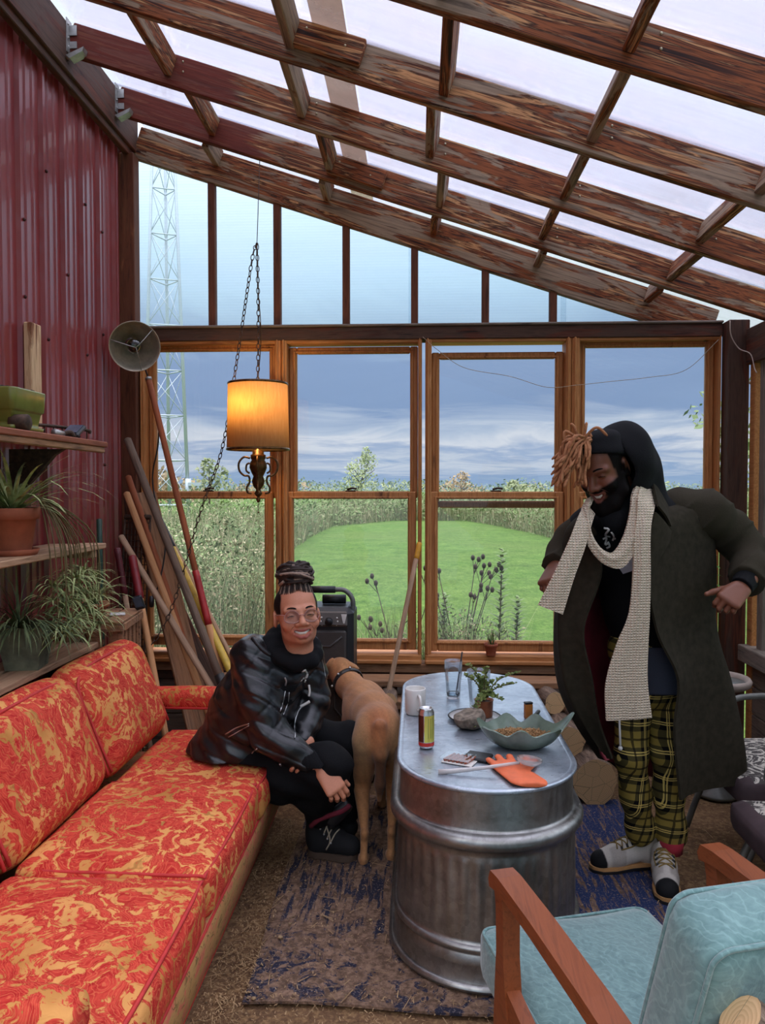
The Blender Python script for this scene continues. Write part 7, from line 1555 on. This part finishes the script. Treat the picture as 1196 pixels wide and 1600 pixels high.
# head cloth and dreadlocks
sd = SDF((-0.12, -0.13, 0.02), (0.12, 0.14, 0.16), 0.004); sd.ell((0, 0.014, 0.046), (0.083, 0.100, 0.084)); sd.cut((0, -0.06, 0.078), (0, -0.62, -1.0)); sd.warp(lambda X, Y, Z: 0.002 * np.sin(90 * Z + 40 * Y)); v, q = sd.nets()
np_obj('head_wrap', [(xf(HM2, v), q, np.tile(lin(16, 16, 18), (len(v), 1)))], M_cloth, man)
M_dread = wood('dreadlock_hair', [S(110, 66, 42), S(184, 126, 86), S(146, 94, 62)], (18, 18, 18), None, (1, 1, 1), 0, 1, 0.85, 0.5); mb = MB(); rr = random.Random(21)
root = Vector((0.573, 2.720, 1.665))
for k in range(46):
    e0 = Vector((0.535, 2.700, 1.582)); tip = e0 + Vector((rr.uniform(-0.075, 0.055), rr.uniform(-0.05, 0.06), rr.uniform(-0.085, 0.02))); s0 = root + Vector((rr.uniform(-.018, .03), rr.uniform(-.025, .03), rr.uniform(-.012, .012)))
    m1 = s0.lerp(tip, 0.35) + Vector((rr.uniform(-.035, .01), rr.uniform(-.03, .03), rr.uniform(0.01, 0.045))); m2 = s0.lerp(tip, 0.75) + Vector((rr.uniform(-.015, .015), rr.uniform(-.015, .015), 0.012))
    P = catmull([s0, m1, m2, tip], 5); mb.tube(P, [rr.uniform(0.0048, 0.0062)] * (len(P) - 1) + [0.003], 6)
for a, b_, c_ in (((0.556, 2.710, 1.660), (0.538, 2.700, 1.708), (0.525, 2.700, 1.722)), ((0.571, 2.710, 1.669), (0.576, 2.700, 1.699), (0.580, 2.700, 1.726)), ((0.565, 2.700, 1.664), (0.608, 2.680, 1.706), (0.647, 2.680, 1.678)), ((0.580, 2.690, 1.659), (0.585, 2.670, 1.614), (0.574, 2.670, 1.592)), ((0.561, 2.700, 1.664), (0.508, 2.700, 1.695), (0.503, 2.700, 1.660)), ((0.528, 2.700, 1.560), (0.500, 2.700, 1.531), (0.474, 2.700, 1.504)), ((0.511, 2.700, 1.571), (0.504, 2.700, 1.538), (0.500, 2.700, 1.522))):
    mb.tube(catmull([a, b_, c_], 6), [0.0052] * 12 + [0.003], 6)
o = mb.obj('dreadlocks', M_dread, man); o['kind'] = 'stuff'
# hood and hoodie
sd = SDF((0.52, 2.55, 0.80), (1.25, 3.25, 1.82), 0.0056)
hc2 = Vector((0.745, 2.870, 1.594)); sd.ell(hc2, (0.118, 0.150, 0.150)); sd.chain([hc2 + Vector((0.04, 0.05, -0.03)), (0.829, 2.950, 1.481)], [0.115, 0.10], 0.05)
fwd = (HM2.to_3x3() @ Vector((0, -1, 0))).normalized(); ci = Vector((0.669, 2.800, 1.560)); sd.cone(ci - fwd * 0.035, ci + fwd * 0.25, 0.102, 0.125, 0.01, sub=True); sd.ell(Vector((0.666, 2.810, 1.569)), (0.100, 0.108, 0.125), 0.01, sub=True)
sd.cut(Vector((0.655, 2.800, 1.560)) + fwd * 0.015, fwd)
sd.chain([(0.877, 2.980, 0.916), (0.844, 2.970, 1.065), (0.800, 2.950, 1.262), (0.774, 2.920, 1.409)], [0.130, 0.130, 0.142, 0.105], 0.05).cone((0.649, 2.920, 1.349), (1.000, 2.980, 1.378), 0.085, 0.085, 0.05); sd.chain([(0.730, 2.840, 1.411), (0.706, 2.800, 1.385)], [0.07, 0.06], 0.04)
sd.cut((0.864, 2.950, 0.897), (0, 0, -1)); sd.warp(lambda X, Y, Z: 0.0035 * np.sin(40 * X + 30 * Z) * np.sin(28 * Z - 20 * Y))
v, q = sd.nets(); hoodie = np_obj('hooded_sweatshirt', [(v, q, np.tile(black, (len(v), 1)))], M_cloth, man); tm = bvh(hoodie); VM = (Vector((0.715, 2.800, 1.228)) - Vector((0, 0, 1.5))).normalized()
def stripm(pts, r, name, m, off=0.0, tree=tm, parent=hoodie): return MB().tube(onto(tree, catmull(pts, 5), VM, off), r, 6).obj(name, m, parent)
for pts, r in (([(0.668, 2.800, 1.353), (0.684, 2.800, 1.348), (0.671, 2.800, 1.330), (0.689, 2.800, 1.325)], 0.0045), ([(0.662, 2.800, 1.316), (0.675, 2.800, 1.320), (0.671, 2.800, 1.297), (0.685, 2.800, 1.302)], 0.004), ([(0.693, 2.800, 1.339), (0.702, 2.800, 1.325), (0.698, 2.800, 1.311)], 0.004), ([(0.680, 2.800, 1.307), (0.687, 2.800, 1.290), (0.676, 2.800, 1.283)], 0.004), ([(0.705, 2.800, 1.321), (0.707, 2.800, 1.318), (0.705, 2.800, 1.316)], 0.003)): stripm(pts, r, 'letter_print', M_white)
G = [[(0.717, 2.800, 1.242)]] if False else None
pg = [onto(tm, [Vector((0.721, 2.800, 1.247)).lerp(Vector((0.794, 2.800, 1.275)), f) for f in (0, .25, .5, .75, 1)], VM, 0.003), onto(tm, [Vector((0.722, 2.800, 1.210)).lerp(Vector((0.794, 2.800, 1.229)), f) for f in (0, .25, .5, .75, 1)], VM, 0.003), onto(tm, [Vector((0.736, 2.800, 1.189)).lerp(Vector((0.794, 2.800, 1.210)), f) for f in (0, .25, .5, .75, 1)], VM, 0.003)]
MB().sheet(pg, 0.001).obj('pale_print', plain('pale_print', S(186, 186, 194), 0.7, 0, 0.05), hoodie)
sd = SDF((0.72, 2.70, 0.62), (1.25, 3.25, 1.02), 0.006); sd.chain([(0.870, 2.980, 0.953), (0.885, 2.970, 0.795), (0.898, 2.960, 0.743)], [0.143, 0.138, 0.128], 0.03); sd.cut((0.864, 2.950, 0.914), (0, 0, 1)); sd.cut((0.890, 2.950, 0.718), (0, -0.2, -1)); sd.cut((0.786, 2.880, 0.839), (-1, 0.2, 0)); v, q = sd.nets(); np_obj('tee_shirt', [(v, q, np.tile(lin(62, 66, 78), (len(v), 1)))], M_cloth, man)
# plaid trousers
t = MT('yellow_black_plaid'); v_ = t.co('Object', (1, 1, 1), False); X_, Z_ = t.math('ADD', t.sep(v_, 0), t.math('MULTIPLY', t.sep(v_, 1), 0.6)), t.sep(v_, 2)
def bands(c, per, ph):
    f = t.math('FRACT', t.math('ADD', t.math('DIVIDE', c, per), ph)); return f
def inb(f, a, b): return t.math('MULTIPLY', t.math('GREATER_THAN', f, a), t.math('LESS_THAN', f, b))
nzz = t.math('MULTIPLY', t.math('SUBTRACT', t.noise(v_, 7, 3), 0.5), 0.02)
fx, fz = bands(t.math('ADD', X_, nzz), 0.098, 0.1), bands(t.math('ADD', Z_, nzz), 0.105, 0.3)
dk_ = t.math('MULTIPLY', t.math('ADD', inb(fx, 0.0, 0.42), inb(fz, 0.0, 0.42)), 0.5); base = t.ramp(dk_, [(0.0, S(142, 122, 58)), (0.5, S(76, 68, 38)), (1.0, S(18, 17, 16))])
lt = t.math('MULTIPLY', t.math('ADD', t.math('ADD', inb(fx, 0.17, 0.21), inb(fx, 0.25, 0.29)), t.math('ADD', inb(fz, 0.17, 0.21), inb(fz, 0.25, 0.29))), 0.75); c = t.mix(lt, base, S(224, 196, 110))
bk_ = t.math('ADD', inb(fx, 0.66, 0.74), inb(fz, 0.66, 0.74)); c = t.mix(t.math('MINIMUM', bk_, 0.8), c, S(22, 20, 18)); t.set(Base_Color=c, Roughness=0.9); t.b.inputs['Specular IOR Level'].default_value = 0.15; t.bump(t.noise(v_, 300, 2), 0.2, 0.002); M_plaid = t.m
sd = SDF((0.62, 2.72, 0.07), (1.24, 3.25, 0.96), 0.0055)
sd.chain([(0.845, 2.965, 0.879), (0.878, 2.960, 0.760)], [0.120, 0.114], 0.03)
sd2 = SDF((0.62, 2.72, 0.07), (1.24, 3.25, 0.96), 0.0055); sd2.chain([(0.823, 2.950, 0.737), (0.800, 2.910, 0.492), (0.832, 2.950, 0.305), (0.864, 2.990, 0.164)], [0.078, 0.058, 0.054, 0.055], 0.03); sd.chain([(0.934, 2.970, 0.733), (0.941, 2.930, 0.500), (0.957, 2.950, 0.308), (0.975, 2.970, 0.155)], [0.078, 0.060, 0.056, 0.057], 0.02); sd.F = np.minimum(sd.F, sd2.F)
sd.warp(lambda X, Y, Z: 0.0040 * np.sin(42 * Z + 24 * X) * np.sin(30 * X + 6) * np.clip((0.8 - Z) * 3, 0.3, 1.2)); v, q = sd.nets(); np_obj('plaid_trousers', [(v, q, None)], M_plaid, man)
MB().tube(catmull([(0.732, 2.820, 0.669), (0.730, 2.800, 0.612), (0.735, 2.810, 0.559)], 5), 0.004, 6).ball((0.735, 2.810, 0.552), 0.009, 8).obj('drawstring', M_white, man)
# coat: one open sheet with maroon lining, then the sleeves
rows = [[(0.611, 2.740, 1.414), (0.585, 2.840, 1.400), (0.703, 3.000, 1.468), (0.828, 3.060, 1.525), (0.901, 3.000, 1.485), (0.908, 2.880, 1.429), (0.832, 2.750, 1.401)],
        [(0.580, 2.720, 1.357), (0.540, 2.880, 1.334), (0.655, 3.060, 1.389), (0.850, 3.140, 1.412), (1.040, 3.080, 1.460), (1.085, 2.960, 1.420), (0.819, 2.720, 1.299)],
        [(0.630, 2.700, 1.215), (0.518, 2.860, 1.198), (0.623, 3.080, 1.200), (0.863, 3.180, 1.192), (1.093, 3.140, 1.222), (1.129, 2.980, 1.212), (0.801, 2.700, 1.194)],
        [(0.562, 2.680, 1.006), (0.494, 2.820, 0.979), (0.596, 3.060, 0.948), (0.872, 3.200, 0.912), (1.117, 3.160, 0.934), (1.137, 2.980, 0.980), (0.849, 2.720, 0.994)],
        [(0.598, 2.690, 0.825), (0.514, 2.820, 0.779), (0.623, 3.060, 0.719), (0.892, 3.220, 0.681), (1.178, 3.180, 0.695), (1.205, 3.000, 0.761), (0.933, 2.740, 0.823)],
        [(0.633, 2.710, 0.673), (0.584, 2.840, 0.632), (0.687, 3.060, 0.540), (0.921, 3.220, 0.466), (1.232, 3.180, 0.484), (1.247, 3.000, 0.543), (0.920, 2.740, 0.634)],
        [(0.695, 2.740, 0.527), (0.678, 2.860, 0.496), (0.764, 3.060, 0.400), (0.943, 3.200, 0.299), (1.240, 3.160, 0.293), (1.262, 3.000, 0.368), (0.942, 2.750, 0.385)]]
cols = [catmull([rows[i][j] for i in range(len(rows))], 7) for j in range(7)]; grid = []
for i in range(len(cols[0])): grid.append(catmull([cols[j][i] for j in range(7)], 7))
for i, row in enumerate(grid):
    for j, p in enumerate(row):
        k = j / (len(row) - 1); a = min(1.0, i / 25); row[j] = p + Vector((0.012 * math.sin(k * 34 + i * 0.08) * a, 0.026 * math.sin(k * 27 + 1.0) * a, 0))
cm = MB().sheet([list(r) for r in grid], -0.009, 0, 1)
M_coat = plain('dark_olive_wool', S(52, 47, 37), 0.95, 0, 0.14, 40, 0.25); M_coat.node_tree.nodes['Principled BSDF'].inputs['Specular IOR Level'].default_value = 0.08
M_lining = plain('maroon_lining', S(146, 56, 68), 0.42, 0, 0.18, 10)
coat = cm.obj('long_coat', [M_coat, M_lining], man)
def sleeve(pts, rs, name='sleeve'):
    P = [Vector(p) for p in pts]; lo_ = [min(p[i] for p in P) - 0.13 for i in range(3)]; hi_ = [max(p[i] for p in P) + 0.13 for i in range(3)]
    sd = SDF(lo_, hi_, 0.0052); sd.chain(pts, rs, 0.03); sd.warp(lambda X, Y, Z: 0.0045 * np.sin(48 * Z - 30 * X) * np.sin(30 * X + 25 * Y + 2) - 0.008 * rdg(24 * Z - 22 * X + 12 * Y) * (0.5 + 0.5 * np.sin(17 * X + 20 * Z + 9 * Y))); d = (P[-1] - P[-2]).normalized(); sd.cut(P[-1] + d * 0.01, d)
    v, q = sd.nets(); return np_obj(name, [(v, q, np.tile(lin(60, 54, 43), (len(v), 1)))], M_wool, coat)
sleeve([(0.999, 3.000, 1.402), (1.092, 2.990, 1.402), (1.208, 3.050, 1.331), (1.282, 3.050, 1.256), (1.233, 2.920, 1.195), (1.195, 2.850, 1.160)], [0.100, 0.088, 0.078, 0.072, 0.066, 0.062])
sleeve([(0.649, 2.920, 1.346), (0.596, 2.950, 1.296), (0.572, 2.970, 1.230), (0.539, 2.910, 1.245), (0.507, 2.850, 1.215)], [0.085, 0.080, 0.070, 0.060, 0.050])
sd = SDF((0.95, 2.62, 1.0), (1.40, 3.02, 1.35), 0.004); sd.cone((1.199, 2.860, 1.171), (1.158, 2.805, 1.145), 0.046, 0.038); sd.cut(Vector((1.158, 2.805, 1.145)), Vector((1.066, 2.740, 1.083)) - Vector((1.158, 2.800, 1.145))); v, q = sd.nets(); np_obj('knit_cuff', [(v, q, np.tile(black, (len(v), 1)))], M_cloth, man)
lap = [[(0.821, 2.700, 1.416), (0.864, 2.740, 1.381), (0.906, 2.800, 1.344)], [(0.800, 2.685, 1.350), (0.842, 2.710, 1.331), (0.889, 2.760, 1.310)], [(0.782, 2.680, 1.262), (0.806, 2.690, 1.255), (0.838, 2.720, 1.246)], [(0.774, 2.680, 1.152), (0.781, 2.680, 1.152), (0.792, 2.690, 1.151)]]
MB().sheet([catmull(r, 4) for r in lap], 0.008).obj('lapel', M_coat, coat); MB().sheet([catmull(r, 4) for r in ([(0.848, 2.840, 1.533), (0.887, 2.860, 1.481), (0.922, 2.880, 1.429)], [(0.838, 2.730, 1.437), (0.875, 2.760, 1.401), (0.906, 2.800, 1.362)])], 0.008).obj('collar', M_coat, coat)
# scarf
t = MT('cream_knit'); v_ = t.co('Object', (1, 1, 1), False); w1_ = t.wave(v_, 34, 2.0, 2, 'Z'); w2_ = t.wave(v_, 30, 2.0, 2, 'X'); kn = t.math('MULTIPLY', w1_, w2_)
t.set(Base_Color=t.mix(kn, S(206, 186, 160), S(240, 226, 204)), Roughness=0.95); t.b.inputs['Specular IOR Level'].default_value = 0.1; t.bump(kn, 0.8, 0.008); M_knit = t.m
scarf = empty('scarf', (0.8, 2.7, 1.2), parent=man)
def ribbon(edges, name='strand', th=0.012, k=7, wv=0.006):
    L_ = catmull([a for a, b in edges], k); R_ = catmull([b for a, b in edges], k); G = []
    for i, (a, b) in enumerate(zip(L_, R_)):
        n = (b - a).normalized().cross(Vector((0, 0, 1))) if abs((b - a).normalized().z) < 0.95 else Vector((0, -1, 0)); row = []
        for j in range(9): f = j / 8; row.append(a.lerp(b, f) + Vector((0, -1, 0)) * (wv * math.sin(math.pi * f) + 0.35 * wv * math.sin(f * 11 + i * 0.12)))
        G.append(row)
    MB().sheet(G, th).obj(name, M_knit, scarf)
ribbon([((0.795, 2.790, 1.541), (0.885, 2.900, 1.505)), ((0.750, 2.730, 1.482), (0.832, 2.760, 1.437)), ((0.731, 2.700, 1.416), (0.804, 2.700, 1.398)), ((0.706, 2.675, 1.337), (0.762, 2.675, 1.316)), ((0.668, 2.660, 1.281), (0.701, 2.660, 1.229)), ((0.629, 2.660, 1.290), (0.636, 2.660, 1.237)), ((0.600, 2.670, 1.333), (0.588, 2.670, 1.289)), ((0.589, 2.690, 1.389), (0.574, 2.690, 1.345)), ((0.593, 2.720, 1.437), (0.569, 2.730, 1.415)), ((0.615, 2.780, 1.470), (0.601, 2.800, 1.459))], 'neck_loop', 0.014)
ribbon([((0.802, 2.800, 1.532), (0.896, 2.920, 1.493)), ((0.763, 2.715, 1.471), (0.828, 2.740, 1.430)), ((0.751, 2.685, 1.405), (0.803, 2.690, 1.383)), ((0.738, 2.665, 1.329), (0.793, 2.670, 1.318)), ((0.732, 2.655, 1.199), (0.792, 2.660, 1.198)), ((0.717, 2.650, 1.068), (0.791, 2.660, 1.067)), ((0.675, 2.650, 0.957), (0.789, 2.665, 0.955)), ((0.641, 2.650, 0.825), (0.790, 2.670, 0.832)), ((0.646, 2.655, 0.699), (0.809, 2.680, 0.703))], 'hanging_end', 0.014)
ribbon([((0.593, 2.770, 1.445), (0.624, 2.750, 1.407)), ((0.554, 2.700, 1.402), (0.602, 2.700, 1.376)), ((0.515, 2.655, 1.318), (0.570, 2.660, 1.294)), ((0.464, 2.630, 1.211), (0.528, 2.640, 1.188)), ((0.407, 2.620, 1.101), (0.490, 2.630, 1.069))], 'hanging_end', 0.012)
# shoes
def sneaker(heel, toe, label=None):
    heel, toe = Vector(heel), Vector(toe); d = toe - heel; d.z = 0; L_ = d.length; d.normalize(); sv = Vector((-d.y, d.x, 0)); P = lambda f, s, z: heel + d * f * L_ + sv * s + Vector((0, 0, z))
    sd = SDF([min(heel[i], toe[i]) - 0.09 for i in (0, 1)] + [-0.01], [max(heel[i], toe[i]) + 0.09 for i in (0, 1)] + [0.18], 0.0034)
    sd.chain([P(0.15, 0, 0.085), P(0.16, 0, 0.05)], [0.040, 0.042], 0.01).chain([P(0.20, 0, 0.070), P(0.45, 0, 0.072), P(0.64, 0, 0.058), P(0.86, 0, 0.046)], [0.042, 0.042, 0.043, 0.040], 0.02).cone(P(0.28, 0, 0.10), P(0.5, 0, 0.085), 0.036, 0.034, 0.02).cone(P(0.28, 0, 0.135), P(0.36, 0, 0.105), 0.020, 0.022, 0.012, flat=(d, 1.9))
    sd.cut(P(0, 0, 0.030), (0, 0, -1)); v, q = sd.nets(); C = np.tile(lin(206, 198, 188), (len(v), 1)); r = v - np.array(heel); f = (r @ np.array(d)) / L_; s = r @ np.array(sv); z = v[:, 2]
    C = paint(C, (np.clip((f - 0.55) / 0.03, 0, 1) * np.clip((0.78 - f) / 0.03, 0, 1) * np.clip((np.abs(s) - 0.008) / 0.006, 0, 1))[:, None] * 0.6, lin(160, 150, 142)); C = paint(C, (np.clip((f - 0.80 - 0.9 * np.maximum(0, z - 0.05) - 0.5 * np.abs(s)) / 0.015, 0, 1))[:, None], lin(24, 24, 26)); C = paint(C, (np.clip((0.25 - f) / 0.03, 0, 1) * np.clip((0.10 - z) / 0.01, 0, 1))[:, None] * 0.5, lin(150, 146, 142))
    e = np_obj('shoe', [(v, q, C)], M_shoe, man)
    def slab(z0, z1, ex, m, nm):
        out = [(0.0, 0.0), (0.03, 0.034), (0.2, 0.041), (0.45, 0.038), (0.7, 0.048), (0.88, 0.043), (0.98, 0.02), (1.0, 0)]; loop = [P(f_ * (1 + ex) - ex / 2, s_ * (1 + ex), 0) for f_, s_ in out] + [P(f_ * (1 + ex) - ex / 2, -s_ * (1 + ex), 0) for f_, s_ in reversed(out[1:-1])]
        mb = MB().sheet([[p + Vector((0, 0, zz_)) for p in loop + [loop[0]]] for zz_ in (z0, (z0 + z1) / 2, z1)]); mb.add([p + Vector((0, 0, z0)) for p in loop], [tuple(range(len(loop)))]); mb.add([p + Vector((0, 0, z1)) for p in loop], [tuple(range(len(loop)))]); mb.obj(nm, m, e)
    slab(0.011, 0.022, 0.05, M_black, 'outsole'); slab(0.0222, 0.034, 0.03, plain('tan_midsole', S(196, 146, 92), 0.7), 'midsole')
    tr = bvh(e); lm = plain('olive_lace', S(138, 112, 56), 0.85)
    for k in range(4):
        f0 = 0.38 + 0.075 * k; 
        for sg in (-1, 1): MB().tube(onto(tr, catmull([P(f0, sg * 0.026, 0.1), P(f0 + 0.03, 0, 0.1), P(f0 + 0.065, -sg * 0.026, 0.1)], 4), (0, 0, -1), 0.002), 0.0026, 5).obj('lace', lm, e)
        for sg in (-1, 1): MB().tube(onto(tr, [P(f0, sg * 0.024, 0.1), P(f0, sg * 0.034, 0.1)], (0, 0, -1), 0.001), 0.005, 6).obj('eyelet_tab', M_black, e)
    for sg in (-1, 1): MB().tube(onto(tr, catmull([P(0.40, 0, 0.1), P(0.37, sg * 0.025, 0.1), P(0.46, sg * 0.038, 0.1), P(0.62, sg * 0.034, 0.1)], 5), (0, 0, -1), 0.004), 0.0028, 5).obj('lace', lm, e)
    return e, P, d, sv
e, P, d, sv = sneaker((0.955, 3.055, 0), (0.672, 2.985, 0)); e, P, d, sv = sneaker((0.955, 3.03, 0), (0.893, 2.745, 0))
tx = bpy.data.curves.new('tongue_lettering', 'FONT'); tx.body = 'CAT'; tx.size = 0.016; tx.align_x = 'CENTER'; tx.align_y = 'CENTER'; tx.extrude = 0.0006; to = bpy.data.objects.new('tongue_lettering', tx); COL.objects.link(to); tx.materials.append(M_black)
pz = P(0.385, 0, 0.0); rt_ = -sv if (-sv).dot(Vector((1, 0, 0))) > 0 else sv; upv = (Vector((0, 0, 1)) * 0.75 - d * 0.65).normalized(); nrm = rt_.cross(upv).normalized(); Mt_ = Matrix((rt_, upv, nrm)).transposed().to_4x4(); te = bvh(e); ht = te.ray_cast(Vector((pz.x, pz.y, 0.5)), Vector((0, 0, -1))); Mt_.translation = (ht[0] if ht[0] is not None else pz) + nrm * 0.003; me_ = bpy.data.meshes.new_from_object(to); bpy.data.objects.remove(to); to = bpy.data.objects.new('tongue_lettering', me_); COL.objects.link(to); place(to, Mt_); attach(to, e)
MB().tube([(0.967, 2.945, 0.154), (0.967, 2.950, 0.110)], [0.045, 0.042], 12).obj('red_sock', plain('red_sock', S(150, 34, 48), 0.9), man)
